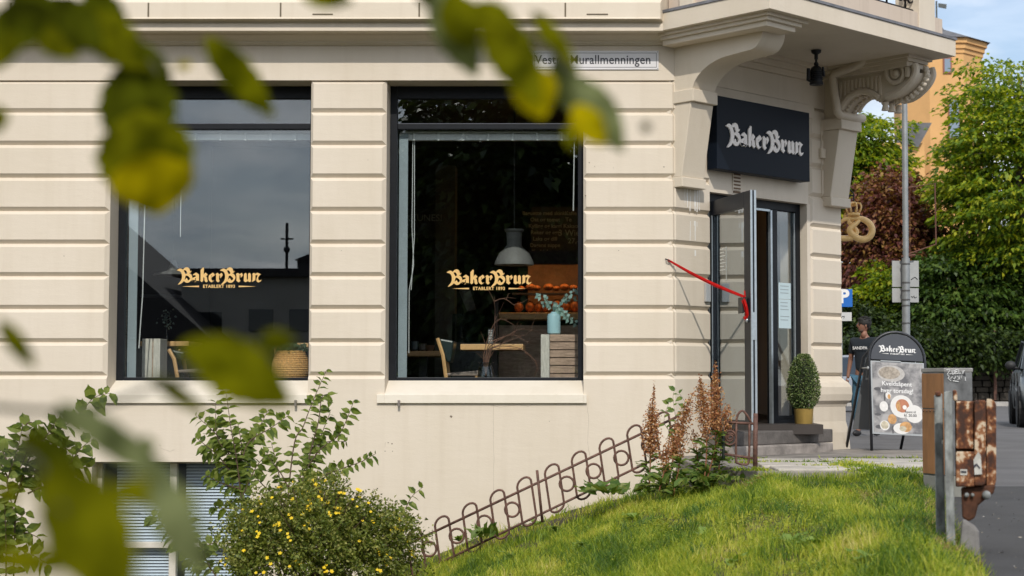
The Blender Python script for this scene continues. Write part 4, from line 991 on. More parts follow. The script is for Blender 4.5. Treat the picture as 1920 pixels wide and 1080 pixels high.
# chalkboards
def board(Y, p0, p1, y0, y1, texts, label):
    x0, x1 = fx(p0, y0, Y), fx(p1, y0, Y); o = empty('chalkboard', Vector(((x0+x1)/2, Y, fz(y1, Y))), label, 'chalkboard')
    m = MB(); m.box(x0, x1, Y, Y+.02, fz(y1, Y), fz(y0, Y)); m.build('board', mat('blackboard', (.015, .015, .015), .8), o)
    m = MB()
    for (tx, px, py, s_) in texts: place(m, text_mesh(tx, s_, .001, .0015), onY(px, py, Y-.004), X3, Z3)
    m.build('chalk_writing', mat('chalk', (.20, .22, .20), .9), o)
board(21.4, 765, 815, 392, 447, [('URKUNES!', 788, 409, .125)], 'chalkboard with one chalk word beside the grey column in the right window')
L_ = 'Baguette med skinke|Ost og tomat|Kylling og karri|Reker og egg|Laks og dill|Dagens suppe|Kveldsåpent'.split('|')
board(22.5, 996, 1110, 388, 478, [(t_, 1022, 400+12*i, .075) for i, t_ in enumerate(L_)]+[('Kaffe', 1070, 400, .08), ('Te', 1066, 412, .08), ('Kakao', 1070, 424, .08), ('3 Wien', 1071, 437, .12), ('27,-', 1075, 452, .10)], 'menu chalkboard with rows of chalk writing high on the back wall')
# counter with glass display and bread shelf
Yk = 21.0
ct = empty('bread_counter', Vector((fx(1000, 700, Yk), Yk+.3, FZ_)), 'warmly lit bread shelf counter at the back of the cafe', 'counter')
m = MB(); bx(m, 935, 1120, 586, 599, Yk, .6); m.build('shelf_board', WD2, ct, bevel=.01)
m = MB(); bx(m, 935, 1120, 610, 780, Yk+.05, .5); m.build('counter_front', CRATE, ct)
m = MB(); bx(m, 990, 1120, 486, 584, Yk+.75, .05); m.build('back_panel', mat('warm_panel', (.20, .09, .04), .6, var=.4, vscale=6), ct)
m = MB(); bx(m, 940, 1120, 470, 496, Yk+.02, .03); m.build('pelmet', mat('pelmet_dark', (.03, .015, .01), .6), ct)
m = MB(); m.box(fx(940, 500, Yk), fx(1120, 500, Yk), Yk+.08, Yk+.16, fz(490, Yk), fz(484, Yk))
lt = m.build('shelf_light', mat('warm_light_strip', (1, .6, .3), .5, em=((1.0, .50, .16), 12.0)), ct)
BRM = mat('bread_crust', (.50, .16, .045), .6, var=.5, vscale=14)
k = 0
for row, (yy, sc2) in enumerate(((584, 1.0), (548, .8))):
    for px in range(975, 1100, 17):
        c0 = onY(px+random.uniform(-3, 3), yy, Yk+.35)
        m = MB(); r_ = random.uniform(.055, .085)*sc2; m.ball((0, 0, 0), r_, 10, 7, (1, 1.6, 1.15 if row == 0 else .7)); ob = m.build('bread_loaf', BRM, None, smooth=True); ob.location = c0+Vector((0, 0, r_))
        tag(ob, 'round orange brown loaf on the lit bread shelf' if row == 0 else 'small loaf on the upper wire rack of the bread shelf', 'bread', 'loaves on the bread shelf' if row == 0 else 'loaves on the upper rack')
m = MB(); bx(m, 960, 1120, 549, 552, Yk+.25, .25); m.build('upper_rack', mat('rack_dark', (.05, .04, .03), .5), ct)
dc = empty('glass_display_case', Vector((fx(875, 640, Yk), Yk-.2, FZ_)), 'unlit glass display case left of the bread shelf', 'display case')
m = MB(); bx(m, 848, 932, 588, 642, Yk-.3, .5); m.build('glass_box', glassmat('case_glass', (.6, .7, .75), .10, 1.5, 1.5), dc)
m = MB(); bx(m, 848, 932, 642, 760, Yk-.3, .5); m.build('case_base', mat('case_grey', (.05, .06, .065), .5), dc)
pk = empty('picture_card', onY(880, 560, 21.2), 'tilted framed picture leaning behind the glass display case', 'picture')
m = MB(); a, b, c, d = onY(860, 545, 21.2), onY(880, 540, 21.2), onY(893, 580, 21.2), onY(876, 584, 21.2)
m.hexa([d, c, c+Vector((0, .02, 0)), d+Vector((0, .02, 0)), a, b, b+Vector((0, .02, 0)), a+Vector((0, .02, 0))]); m.build('picture_board', mat('picture_grey', (.10, .11, .11), .6, var=.6, vscale=12), pk)
# rear wall pieces seen in the left window: dark shelf lines
m = MB(); bx(m, 262, 330, 552, 556, 20.5, .3); o = m.build('wall_shelf', mat('shelf_grey', (.14, .15, .16), .6), None); tag(o, 'thin grey wall shelf deep inside the left shop window', 'shelf')
# ============================================================ GROUND, ROAD, STREET
ASP = mat('asphalt', (.135, .13, .13), .8, var=.35, vscale=1.2, bump=.004, bscale=90, detail=8)
ASP2 = mat('asphalt_dark_patch', (.054, .052, .052), .8, var=.3, vscale=2.5, bump=.004, bscale=90, detail=8)
EARTH = mat('lawn_soil', (.060, .050, .022), .95, var=.5, vscale=5, bump=.02, bscale=14)
def lawn_edge(y): return 1.74+(y-6.8)*(3.02-1.74)/(13.6-6.8)
def lh(x, y):
    x = np.asarray(x, float); y = np.asarray(y, float)
    h = -.80-.27*np.clip(1.55-x, 0, None)-.02*np.clip(1.55-x, 0, None)**1.6
    h = np.maximum(h, -2.45)+.02*np.sin(x*2.1+y*.6)+.014*np.sin(x*6.3-y*1.1)+.010*np.sin(x*13.3+y*2.1)*np.sin(y*3.9-x*2)
    h = h-.10*np.clip((x-(lawn_edge(y)-.35))/.35, 0, 1)**2*(y < 13.8)
    return h
GZ = -.84
def grid(name, xs, ys, fn, m, kind='structure', smooth=True):
    X, Y = np.meshgrid(xs, ys, indexing='ij'); Z = fn(X, Y); nx, ny = X.shape
    V = np.stack([X, Y, Z], -1).reshape(-1, 3); me = bpy.data.meshes.new(name)
    f = [(i*ny+j, (i+1)*ny+j, (i+1)*ny+j+1, i*ny+j+1) for i in range(nx-1) for j in range(ny-1)]
    me.from_pydata([tuple(v) for v in V], [], f); me.update(); o = bpy.data.objects.new(name, me); COL.objects.link(o); me.materials.append(m); o['kind'] = kind
    if smooth: me.polygons.foreach_set('use_smooth', [True]*len(me.polygons))
    return o
xs = np.concatenate([np.linspace(-400, -14, 12), np.linspace(-13, 5, 60), np.linspace(6, 400, 14)])
ys = np.concatenate([np.linspace(-300, -10, 12), np.linspace(-8, 20, 60), np.linspace(22, 900, 16)])
grid('ground', xs, ys, lambda x, y: np.where(x > 1.2, GZ-.35, lh(x, y)-.25), EARTH)
# asphalt road sheet right of the lawn and round the corner
mb = MB()
ed = [(lawn_edge(y)-.25, y) for y in (-60, -20, 0, 4, 6.8, 10, 13.6)]
ed = [(1.0, -60), (1.0, 0), (lawn_edge(4)-.25, 4), (lawn_edge(8)-.25, 8), (lawn_edge(13.6)-.2, 13.6), (2.2, 14.2), (2.2, 40), (-40, 40), (-40, 400), (400, 400), (400, -60)]
mb.prism(ed[::-1], lambda x, y: (x, y, GZ-.3), lambda x, y: (x, y, GZ)); mb.build('road', ASP, kind='structure')
mb = MB()
pd = [(1.22, 5.0), (1.95, 9), (2.42, 11.6), (2.70, 13.2), (6, 13.3), (9, 13.4), (16, 13.2), (16, 3), (.95, 3)]
mb.prism(pd[::-1], lambda x, y: (x, y, GZ-.01), lambda x, y: (x, y, GZ+.004)); mb.build('road_patch', ASP2, kind='structure')
# lawn
X0, X1 = -6.0, 3.3
xs = np.linspace(X0, X1, 120); ys = np.linspace(4.0, YF+.05, 150)
def lawn_fn(x, y):
    h = lh(x, y); e_ = lawn_edge(y); lim = np.where(y > 13.5, 1.25, e_)
    return np.where(x > lim, GZ-.25, h)
grid('lawn', xs, ys, lawn_fn, EARTH)
gl_ = np.random.default_rng(8); n = 420; x = 1.9+gl_.uniform(0, 1, n)**1.5*2.6; y = gl_.uniform(7, 13, n); m_ = x > lawn_edge(y)+.05; x, y = x[m_], y[m_]; n = len(x)
P = np.stack([x, y, np.full(n, GZ+.006)], 1); D = gl_.normal(0, 1, (n, 3))*np.array([1, 1, .05])
q_ = gl_.uniform(.004, .016, n); q_[::23] *= 2.2
me_ = None
def litter(): 
    S_ = np.cross(D/np.linalg.norm(D, axis=1, keepdims=True), [0, 0, 1.]); Dn = D/np.linalg.norm(D, axis=1, keepdims=True); return np.stack([P, P+Dn*q_[:, None]*.6+S_*q_[:, None]*.4, P+Dn*q_[:, None], P+Dn*q_[:, None]*.5-S_*q_[:, None]*.4+np.array([0, 0, .004])], 1).reshape(-1, 3)
o = npmesh('grit', litter(), 4, leafmat('grit_colours', [(.10, .08, .05), (.28, .24, .18), (.55, .54, .5)], .0, .8), kind='stuff'); tag(o, 'scattered grit and dry bits on the dark asphalt beside the lawn', 'grit')
# pavement slabs before the door
PZ = -.735
SLAB = mat('granite_slab', (.52, .48, .42), .8, var=.35, vscale=4, bump=.004, bscale=40)
mb = MB()
mb.prism([(1.50, 13.55), (3.0, 13.55), (3.35, 15.0), (4.1, 17.7), (3.2, 18.3), (1.0, 16.35), (1.05, 14.9), (1.42, 14.1)], lambda x, y: (x, y, GZ-.35), lambda x, y: (x, y, PZ)); mb.build('pavement', mat('pavement_dark', (.30, .27, .24), .85, var=.5, vscale=3, bump=.006, bscale=40), kind='structure', bevel=.01)
k = 0
rows = [(13.62, 14.12), (14.16, 14.75), (14.80, 15.5)]
for (ya, yb_) in rows:
    x = 1.52+random.uniform(0, .15)
    while x < 2.9:
        w_ = random.uniform(.55, 1.0); x2 = min(x+w_, 3.0+(ya-13.5)*.28)
        m = MB(); j = lambda: random.uniform(-.02, .02)
        m.prism([(x+j(), ya+j()), (x2+j(), ya+j()), (x2+j(), yb_+j()), (x+j(), yb_+j())], lambda x_, y_: (x_, y_, PZ-.05), lambda x_, y_: (x_, y_, PZ+.022+random.uniform(-.004, .004)))
        o = m.build('paving_slab', SLAB, None, bevel=.012); o['kind'] = 'structure'; x = x2+random.uniform(.03, .07)
# ------------------------------------------------ grass
def inlawn(x, y): return (x < np.where(y > 13.55, 1.22, lawn_edge(y)+.02*np.sin(y*9)-.01)) & (y < YF-.05)
def gblades(n, xr, yr, hmul=1.0, wmul=1.0, seed=3):
    g = np.random.default_rng(seed)
    x = g.uniform(*xr, n); y = g.uniform(*yr, n); m_ = inlawn(x, y); x, y = x[m_], y[m_]
    # thin where worn
    pat = np.sin(x*5.1+1.3*np.sin(y*1.1))+np.sin(y*1.1+x*3.1+2)*.8+.8*np.sin(x*9.7)*np.sin(y*2.6)
    pat = pat+1.1*np.sin(x*17.1+2*np.sin(y*4.7))*np.sin(y*6.9+x*3); keep = g.uniform(0, 1, len(x)) < np.clip(.72+.28*pat, .22, 1); x, y, pat = x[keep], y[keep], pat[keep]
    n = len(x); z = lh(x, y)
    h = (g.gamma(3, .0078, n)+.010)*hmul*(1+.25*np.clip(pat, -1, 1.5)); a = g.uniform(0, 2*np.pi, n); lean = g.uniform(.15, 1.0, n)*h
    wv = (g.uniform(.003, .0065, n))*wmul; fa = g.uniform(0, 2*np.pi, n)
    dx, dy = np.cos(a)*lean, np.sin(a)*lean; sx, sy = np.cos(fa)*wv*.5, np.sin(fa)*wv*.5
    B1 = np.stack([x-sx, y-sy, z-.01], 1); B2 = np.stack([x+sx, y+sy, z-.01], 1)
    M1 = np.stack([x-sx*.8+dx*.35, y-sy*.8+dy*.35, z+h*.6], 1); M2 = np.stack([x+sx*.8+dx*.35, y+sy*.8+dy*.35, z+h*.6], 1)
    T1 = np.stack([x+dx-sx*.1, y+dy-sy*.1, z+h], 1); T2 = np.stack([x+dx+sx*.1, y+dy+sy*.1, z+h], 1)
    return B1, B2, M1, M2, T1, T2
def gmesh(name, arr, m, **k):
    B1, B2, M1, M2, T1, T2 = arr; n = len(B1)
    V = np.stack([B1, B2, M1, M2, T1, T2], 1).reshape(-1, 3).astype(np.float32)
    me = bpy.data.meshes.new(name); me.vertices.add(len(V)); me.vertices.foreach_set('co', V.ravel())
    base = np.arange(n, dtype=np.int32)[:, None]*6
    idx = (base+np.array([[0, 1, 3, 2, 2, 3, 5, 4]], dtype=np.int32)).ravel()
    me.loops.add(len(idx)); me.loops.foreach_set('vertex_index', idx); me.polygons.add(2*n); me.polygons.foreach_set('loop_start', np.arange(0, 8*n, 4, dtype=np.int32)); me.update(calc_edges=True)
    o = bpy.data.objects.new(name, me); COL.objects.link(o); me.materials.append(m); return o
def grassmat(name):
    m = bpy.data.materials.new(name); m.use_nodes = True; t = m.node_tree
    for n in list(t.nodes): t.nodes.remove(n)
    g = t.nodes.new('ShaderNodeNewGeometry'); tcn = t.nodes.new('ShaderNodeTexCoord')
    nz = t.nodes.new('ShaderNodeTexNoise'); nz.inputs['Scale'].default_value = 1.6; nz.inputs['Detail'].default_value = 7; mpg = t.nodes.new('ShaderNodeMapping'); mpg.inputs['Scale'].default_value = (1.6, .55, 1); t.links.new(tcn.outputs['Object'], mpg.inputs[0]); t.links.new(mpg.outputs[0], nz.inputs['Vector'])
    ad = t.nodes.new('ShaderNodeMath'); ad.operation = 'MULTIPLY_ADD'; ad.inputs[1].default_value = .62; t.links.new(g.outputs['Random Per Island'], ad.inputs[0])
    sb = t.nodes.new('ShaderNodeMath'); sb.operation = 'MULTIPLY_ADD'; sb.inputs[1].default_value = 1.9; sb.inputs[2].default_value = -.82; t.links.new(nz.outputs['Fac'], sb.inputs[0]); t.links.new(sb.outputs[0], ad.inputs[2])
    c = t.nodes.new('ShaderNodeValToRGB'); cols = [(0, (.05, .105, .012)), (.25, (.13, .21, .02)), (.55, (.31, .37, .035)), (.85, (.50, .48, .07)), (1, (.58, .50, .20))]
    while len(c.color_ramp.elements) < 5: c.color_ramp.elements.new(.5)
    for e_, (p_, cc) in zip(c.color_ramp.elements, cols): e_.position = p_; e_.color = (*cc, 1)
    t.links.new(ad.outputs[0], c.inputs[0])
    p = t.nodes.new('ShaderNodeBsdfPrincipled'); p.inputs['Roughness'].default_value = .5; p.inputs['Specular IOR Level'].default_value = .3
    tr = t.nodes.new('ShaderNodeBsdfTranslucent'); hs = t.nodes.new('ShaderNodeMixRGB'); hs.blend_type = 'MULTIPLY'; hs.inputs[0].default_value = 1; hs.inputs[2].default_value = (1.5, 1.6, .7, 1)
    t.links.new(c.outputs[0], p.inputs['Base Color']); t.links.new(c.outputs[0], hs.inputs[1]); t.links.new(hs.outputs[0], tr.inputs[0])
    mxx = t.nodes.new('ShaderNodeMixShader'); mxx.inputs[0].default_value = .35; t.links.new(p.outputs[0], mxx.inputs[1]); t.links.new(tr.outputs[0], mxx.inputs[2])
    o = t.nodes.new('ShaderNodeOutputMaterial'); t.links.new(mxx.outputs[0], o.inputs[0]); return m
GM = grassmat('grass_blade')
aa = gblades(210000, (-2.2, 3.1), (6.0, 11.0), 1.0, .85, 3); bb = gblades(150000, (-3.2, 3.1), (11.0, 14.6), 1.0, 1.1, 4); cc_ = gblades(15000, (-5.5, 1.2), (14.0, 16.2), 1.4, 1.5, 5)
o = gmesh('grass', [np.concatenate(q) for q in zip(aa, bb, cc_)], GM); o['kind'] = 'stuff'
tag(o, 'bright green unmown grass covering the bank before the bakery', 'grass')
# taller tufts, broad weed leaves, moss in joints
g = np.random.default_rng(11); tx, ty = [], []
for k in range(190):
    cx_, cy_ = g.uniform(-2, 3.0), g.uniform(7, 14.3); m_ = int(g.uniform(20, 70)); tx += list(g.normal(cx_, .06, m_)); ty += list(g.normal(cy_, .06, m_))
for k in range(46):
    yy = 7+7*k/46; cx_ = lawn_edge(yy)-.04; tx += list(g.normal(cx_, .04, 30)); ty += list(g.normal(yy, .06, 30))
for k in range(30):
    cx_ = 1.25+1.65*k/30; tx += list(g.normal(cx_, .05, 34)); ty += list(g.normal(13.42, .05, 34))
x = np.array(tx); y = np.array(ty); m_ = inlawn(x, y); x, y = x[m_], y[m_]; n = len(x); z = lh(x, y); h = g.uniform(.035, .10, n); a = g.uniform(0, 2*np.pi, n); lean = g.uniform(.1, .7, n)*h; wv = g.uniform(.004, .007, n); fa = g.uniform(0, 2*np.pi, n)
dx, dy, sx, sy = np.cos(a)*lean, np.sin(a)*lean, np.cos(fa)*wv*.5, np.sin(fa)*wv*.5
st_ = lambda *q: np.stack(q, 1)
o = gmesh('grass_tufts', (st_(x-sx, y-sy, z-.01), st_(x+sx, y+sy, z-.01), st_(x-sx+dx*.3, y-sy+dy*.3, z+h*.6), st_(x+sx+dx*.3, y+sy+dy*.3, z+h*.6), st_(x+dx, y+dy, z+h), st_(x+dx+sx*.2, y+dy+sy*.2, z+h)), GM); o['kind'] = 'stuff'
tag(o, 'taller tufts of grass scattered on the bank and along its edge', 'grass')
# mossy growth between the slabs
n = 2600; g2 = np.random.default_rng(5); x = g2.uniform(1.3, 3.3, n); y = 13.55+np.array([.05, .6, 1.25, 1.95])[g2.integers(0, 4, n)]+g2.normal(0, .035, n); m_ = np.sin(x*4+y*3) > -.1; x, y = x[m_], y[m_]
x = np.concatenate([x, 2.42+g2.normal(0, .10, 1500)]); y = np.concatenate([y, 14.1+g2.normal(0, .45, 1500)]); n = len(x)
P = np.stack([x, y, np.full(n, PZ+.0)], 1)
o = npmesh('joint_weeds', leafpoly(P, rdir(n)*.7+np.array([0, 0, .8]), rdir(n), g2.uniform(.03, .07, n), .012), 4, GM, kind='stuff'); tag(o, 'yellow green moss and weeds growing between the paving slabs', 'weeds')
# dry straw coloured grass along the rail posts and in worn spots
n = 2600; gd = np.random.default_rng(77); y = gd.uniform(7.2, 13.4, n); x = lawn_edge(y)-.10+gd.normal(0, .08, n); x = np.concatenate([x, gd.normal(2.1, .28, 900), gd.normal(1.45, .12, 500)]); y = np.concatenate([y, gd.normal(11.2, .5, 900), gd.normal(13.3, .12, 500)]); m_ = inlawn(x, y); x, y = x[m_], y[m_]; n = len(x); z = lh(x, y); h = gd.uniform(.02, .07, n); a = gd.uniform(0, 2*np.pi, n); lean = gd.uniform(.4, 1.6, n)*h; fa = gd.uniform(0, 2*np.pi, n)
dx, dy, sx, sy = np.cos(a)*lean, np.sin(a)*lean, np.cos(fa)*.0025, np.sin(fa)*.0025
o = gmesh('dry_grass', (st_(x-sx, y-sy, z-.01), st_(x+sx, y+sy, z-.01), st_(x-sx+dx*.3, y-sy+dy*.3, z+h*.6), st_(x+sx+dx*.3, y+sy+dy*.3, z+h*.6), st_(x+dx, y+dy, z+h), st_(x+dx+sx*.2, y+dy+sy*.2, z+h)), leafmat('straw_grass', [(.22, .13, .06), (.42, .32, .15)], .25)); o['kind'] = 'stuff'
tag(o, 'dry straw coloured grass beside the guard rail posts and in worn spots', 'grass')
# broad leaved weeds in the grass
WEED = leafmat('weed_leaf', [(.14, .24, .04), (.24, .33, .07)], .3)
# clover and moss mats, darker rank tufts
gm = np.random.default_rng(31); X_, Y_ = [], []
for k in range(60):
    cx_, cy_, r_ = gm.uniform(-1.8, 2.9), gm.uniform(7, 14), gm.uniform(.06, .28); m_ = int(2600*r_); X_.append(gm.normal(cx_, r_*.5, m_)); Y_.append(gm.normal(cy_, r_*1.1, m_))
X_.append(gm.normal(2.15, .30, 3200)); Y_.append(gm.normal(11.6, .55, 3200))
x = np.concatenate(X_); y = np.concatenate(Y_); m_ = inlawn(x, y); x, y = x[m_], y[m_]; n = len(x); P = np.stack([x, y, lh(x, y)+gm.uniform(.012, .045, n)], 1)
D = gm.normal(0, 1, (n, 3))*np.array([1, 1, .25]); o = npmesh('clover', leafpoly(P, D, np.array([0, 0, 1.])+gm.normal(0, .35, (n, 3)), gm.uniform(.010, .020, n), .013, .05, .1), 4, leafmat('clover_leaf', [(.13, .20, .02), (.26, .32, .03), (.42, .42, .05)], .3), kind='stuff'); tag(o, 'yellow green clover and moss mats low in the grass bank', 'ground cover')
X_, Y_ = [], []
for k in range(150):
    cx_, cy_ = (gm.uniform(-1.8, 2.9), gm.uniform(7, 14)) if k < 95 else (lawn_edge(7+6*(k-95)/55)-gm.uniform(.05, .5), 7+6*(k-95)/55); m_ = int(gm.uniform(30, 110)); X_.append(gm.normal(cx_, .07, m_)); Y_.append(gm.normal(cy_, .09, m_))
x = np.concatenate(X_); y = np.concatenate(Y_); m_ = inlawn(x, y); x, y = x[m_], y[m_]; n = len(x); z = lh(x, y); h = gm.uniform(.03, .095, n); a = gm.uniform(0, 2*np.pi, n); lean = gm.uniform(.2, 1.1, n)*h; wv = gm.uniform(.003, .006, n); fa = gm.uniform(0, 2*np.pi, n)
dx, dy, sx, sy = np.cos(a)*lean, np.sin(a)*lean, np.cos(fa)*wv*.5, np.sin(fa)*wv*.5
o = gmesh('rank_grass', (st_(x-sx, y-sy, z-.01), st_(x+sx, y+sy, z-.01), st_(x-sx+dx*.3, y-sy+dy*.3, z+h*.6), st_(x+sx+dx*.3, y+sy+dy*.3, z+h*.6), st_(x+dx, y+dy, z+h), st_(x+dx+sx*.2, y+dy+sy*.2, z+h)), leafmat('rank_grass_blade', [(.03, .075, .012), (.07, .15, .02), (.12, .21, .03)], .3)); o['kind'] = 'stuff'; tag(o, 'dark green rank clumps of grass standing out of the paler bank', 'grass')
gw = np.random.default_rng(21)
for k, (px, py) in enumerate([(860, 1015), (905, 1000), (1005, 985), (1045, 1000), (1100, 1030), (1440, 905), (1480, 1020), (1530, 1025), (1320, 1010), (1190, 975), (1640, 1055), (1370, 1060), (960, 1050), (1425, 870)]):
    lo_, hi_ = 5.0, 15.6
    for _ in range(60):
        mid = (lo_+hi_)/2; p = onY(px, py, mid)
        if p.z > float(lh(p.x, mid)): lo_ = mid
        else: hi_ = mid
    p = onY(px, py, hi_); n = 9; a = gw.uniform(0, 6.28, n)
    D = np.stack([np.cos(a), np.sin(a), gw.uniform(.3, 1.3, n)], 1)
    o = npmesh('broadleaf_weed', leaves(np.tile(np.array([p.x, p.y, p.z]), (n, 1)), D, np.tile([0, 0, 1.], (n, 1)), gw.uniform(.09, .19, n), .06, .15, .3), 4, WEED)
    tag(o, 'low rosette weed with broad pale leaves in the grass', 'weed', 'broadleaf weeds in the lawn')
# ------------------------------------------------ scroll iron fence on the bank
YFE = 14.55
fe = empty('iron_fence', onY(1000, 960, YFE), 'low rusty scroll iron fence running down the grass bank before the facade', 'fence')
Zf = lambda x, y: onY(740+x/3.177, 740+y/3.177, YFE)
mb = MB(); tr0, tr1 = Zf(60, 900), Zf(1690, 128); br0, br1 = Zf(100, 1085), Zf(1720, 300)
mb.tube([tr0, tr1], .013, 6); mb.build('top_rail', RUSTI, fe, smooth=True); mb = MB(); mb.tube([br0, br1], .012, 6); mb.build('bottom_rail', RUSTI, fe, smooth=True)
hoops = [75, 240, 405, 570, 730, 895, 1055, 1220, 1385, 1550]
for i, hx_ in enumerate(hoops):
    ty_ = 900-(hx_-60)*.4736; 
    top = [(hx_+42-42*math.cos(a), ty_-12-42*.47-42*math.sin(a)+ (42-42*math.cos(a))*-.35) for a in [math.pi*k/8 for k in range(9)]]
    by_ = 1085-(hx_+30-100)*.4846
    bot = [(hx_+30+42+42*math.cos(a), by_-10+38*math.sin(a)-(42+42*math.cos(a))*.35) for a in [math.pi*k/8 for k in range(9)]]
    mb = MB(); mb.tube([Zf(*q) for q in top+bot], .0115, 6, closed=True)
    mb.build('hoop', RUSTI, fe, smooth=True)
    if i != 4:
        mb = MB(); cx_, cy_ = hx_+42+82+6, ty_+ (900-(hx_+124-60)*.4736-ty_)/1.0*1.0+78
        cy_ = 900-(cx_-60)*.4736+88
        mb.tube([Zf(cx_+43*math.cos(a), cy_+43*math.sin(a)) for a in [2*math.pi*k/16 for k in range(16)]], .0115, 6, closed=True); mb.build('ring', RUSTI, fe, smooth=True)
mb = MB(); mb.tube([Zf(848, 450), Zf(880, 760)], .014, 6); mb.build('post', RUSTI, fe, smooth=True)
# gate section and end post at the top of the bank
YG = 14.0
gt = empty('iron_gate', onY(1415, 880, YG), 'small rusty scroll iron gate panel with end post at the top of the bank', 'gate')
G_ = lambda x, y: onY(1300+x/3.6, 600+y/3.6, YG)
mb = MB(); mb.tube([G_(420, 630), G_(417, 1040)], .022, 6); mb.build('post', RUSTI, gt, smooth=True)
mb = MB(); mb.tube([G_(205, 690), G_(415, 700)], .013, 6); mb.tube([G_(205, 905), G_(415, 935)], .013, 6); mb.build('rail', RUSTI, gt, smooth=True)
mb = MB(); mb.tube([G_(200, 660), G_(203, 935)], .016, 6); mb.build('post', mat('verdigris_iron', (.07, .085, .075), .7, .2, var=.4, vscale=20), gt, smooth=True)
for pts in ([G_(290, 690), G_(288, 935), G_(300, 965), G_(345, 975), G_(375, 945), G_(378, 700)], ):
    mb = MB(); mb.tube(sm(pts, 3), .011, 6); mb.build('hoop', RUSTI, gt, smooth=True)
mb = MB(); mb.tube(sm([G_(290, 690), G_(300, 640), G_(330, 612), G_(360, 640), G_(390, 690)], 3), .011, 6); mb.build('arch', RUSTI, gt, smooth=True)
mb = MB(); mb.tube([G_(247+42*math.cos(a), 795+48*math.sin(a)) for a in [2*math.pi*k/20 for k in range(20)]], .011, 6, closed=True); mb.tube([G_(247+(8+26*k/30)*math.cos(k*.42), 795+(8+26*k/30)*math.sin(k*.42)) for k in range(30)], .008, 5); mb.build('ring', RUSTI, gt, smooth=True)
# ------------------------------------------------ A-board
YA = 17.65
sb = empty('sidewalk_sign', onY(1680, 845, YA), 'dark arched sidewalk board with white blackletter name over a pale food poster', 'sandwich board')
bl_, br_ = onY(1634.5, 842, YA), onY(1739, 848, YA-.0)
tl_, tr_ = onY(1634, 700, YA+.05), onY(1738.5, 703, YA+.05)
U_ = Vector((1, -.0, -.05)).normalized()
tilt = .10                                # leans back towards the top
org = Vector((bl_.x, YA, PZ)); Wb = (tr_.x-tl_.x)
AV = Vector((0, tilt, 1)).normalized()
def A(u, v, w_=0): return org+U_*u+AV*v+Vector((0, -1, 0))*w_
vtop = lambda py: (onY(1680, py, YA+.07).z-PZ)
vA, vArc, vP0, vP1 = vtop(620), vtop(672), vtop(809), vtop(677)
FRM = mat('board_frame', (.035, .038, .045), .35, .3); 
Rr = Wb/2; vc = vA-Rr*.95
arcp = [A(Rr-Rr*math.cos(math.pi*k/16), vc+Rr*.97*math.sin(math.pi*k/16)) for k in range(17)]
mb = MB(); mb.tube([A(0, .0)]+arcp+[A(Wb, 0)], .016, 8); mb.build('front_frame', FRM, sb, smooth=True)
back = lambda u, v: org+U_*u+Vector((0, 1, 0))*(.10*1.3+.5*(vA-v)/vA)+Vector((-.17*(vA-v)/vA*1.0, 0, v))
mb = MB(); mb.tube([back(.0, .02), back(0, vc), back(Wb*.2, vA-.08), back(Wb*.8, vA-.08), back(Wb, vc), back(Wb, .0)], .016, 8); mb.build('rear_frame', FRM, sb, smooth=True)
mb = MB(); q = [back(.03, .22), back(Wb-.03, .22), back(Wb-.03, vc), back(.03, vc)]; mb.hexa([q[0], q[1], q[1]+Vector((0, .012, 0)), q[0]+Vector((0, .012, 0)), q[3], q[2], q[2]+Vector((0, .012, 0)), q[3]+Vector((0, .012, 0))]); mb.build('rear_panel', mat('rear_panel_grey', (.16, .17, .18), .5), sb)
head = [(Rr-(Rr-.02)*math.cos(math.pi*k/20), vc+(Rr-.02)*.97*math.sin(math.pi*k/20)) for k in range(21)]+[(Wb-.02, vArc), (.02, vArc)]
mb = MB(); mb.prism(head, lambda u, v: A(u, v, 0), lambda u, v: A(u, v, .008)); mb.build('header_panel', mat('header_grey', (.055, .062, .078), .4, var=.15), sb)
mb = MB(); logo(mb, A(Wb/2+.005, vtop(651), .011), U_, AV, Wb*.68, .002); mb.build('lettering', WHITE, sb)
mb = MB(); hh = [(.012, vP0-.02), (Wb-.012, vP0-.02), (Wb-.012, vP1+.012), (.012, vP1+.012)]; mb.prism(hh, lambda u, v: A(u, v, .0), lambda u, v: A(u, v, .012)); mb.build('poster_frame', mat('frame_silver', (.42, .44, .45), .35, .5), sb)
POST = mat('poster_photo_grey', (.40, .39, .39), .4, col2=(.13, .13, .14), vscale=6, lo=.38, hi=.58, detail=5)
mb = MB(); hh = [(.028, vP0), (Wb-.028, vP0), (Wb-.028, vP1), (.028, vP1)]; mb.prism(hh, lambda u, v: A(u, v, .0125), lambda u, v: A(u, v, .0145)); ps = mb.build('poster', POST, sb)
pw, ph = Wb-.056, vP1-vP0
def pu(x): return .028+(x-40)/(735-40)*pw*1.0      # zoom8 coords (1630..,720..) scale 7.72
def pv(y): return vP1-((720+y/7.72)-677)/(809-677)*ph
def disc(mb, cx_, cy_, rx, ry, w_, n=22, jig=0):
    pts = [A(pu(cx_)+rx/7.72/105*Wb*(1+jig*random.uniform(-1, 1))*math.cos(2*math.pi*k/n), pv(cy_)+ry/7.72/132*ph*(1+jig*random.uniform(-1, 1))*math.sin(2*math.pi*k/n), w_) for k in range(n)]
    mb.add(pts, [tuple(range(n))])
def pm(nm, c, v=.2): return mat(nm, c, .45, var=v, vscale=30)
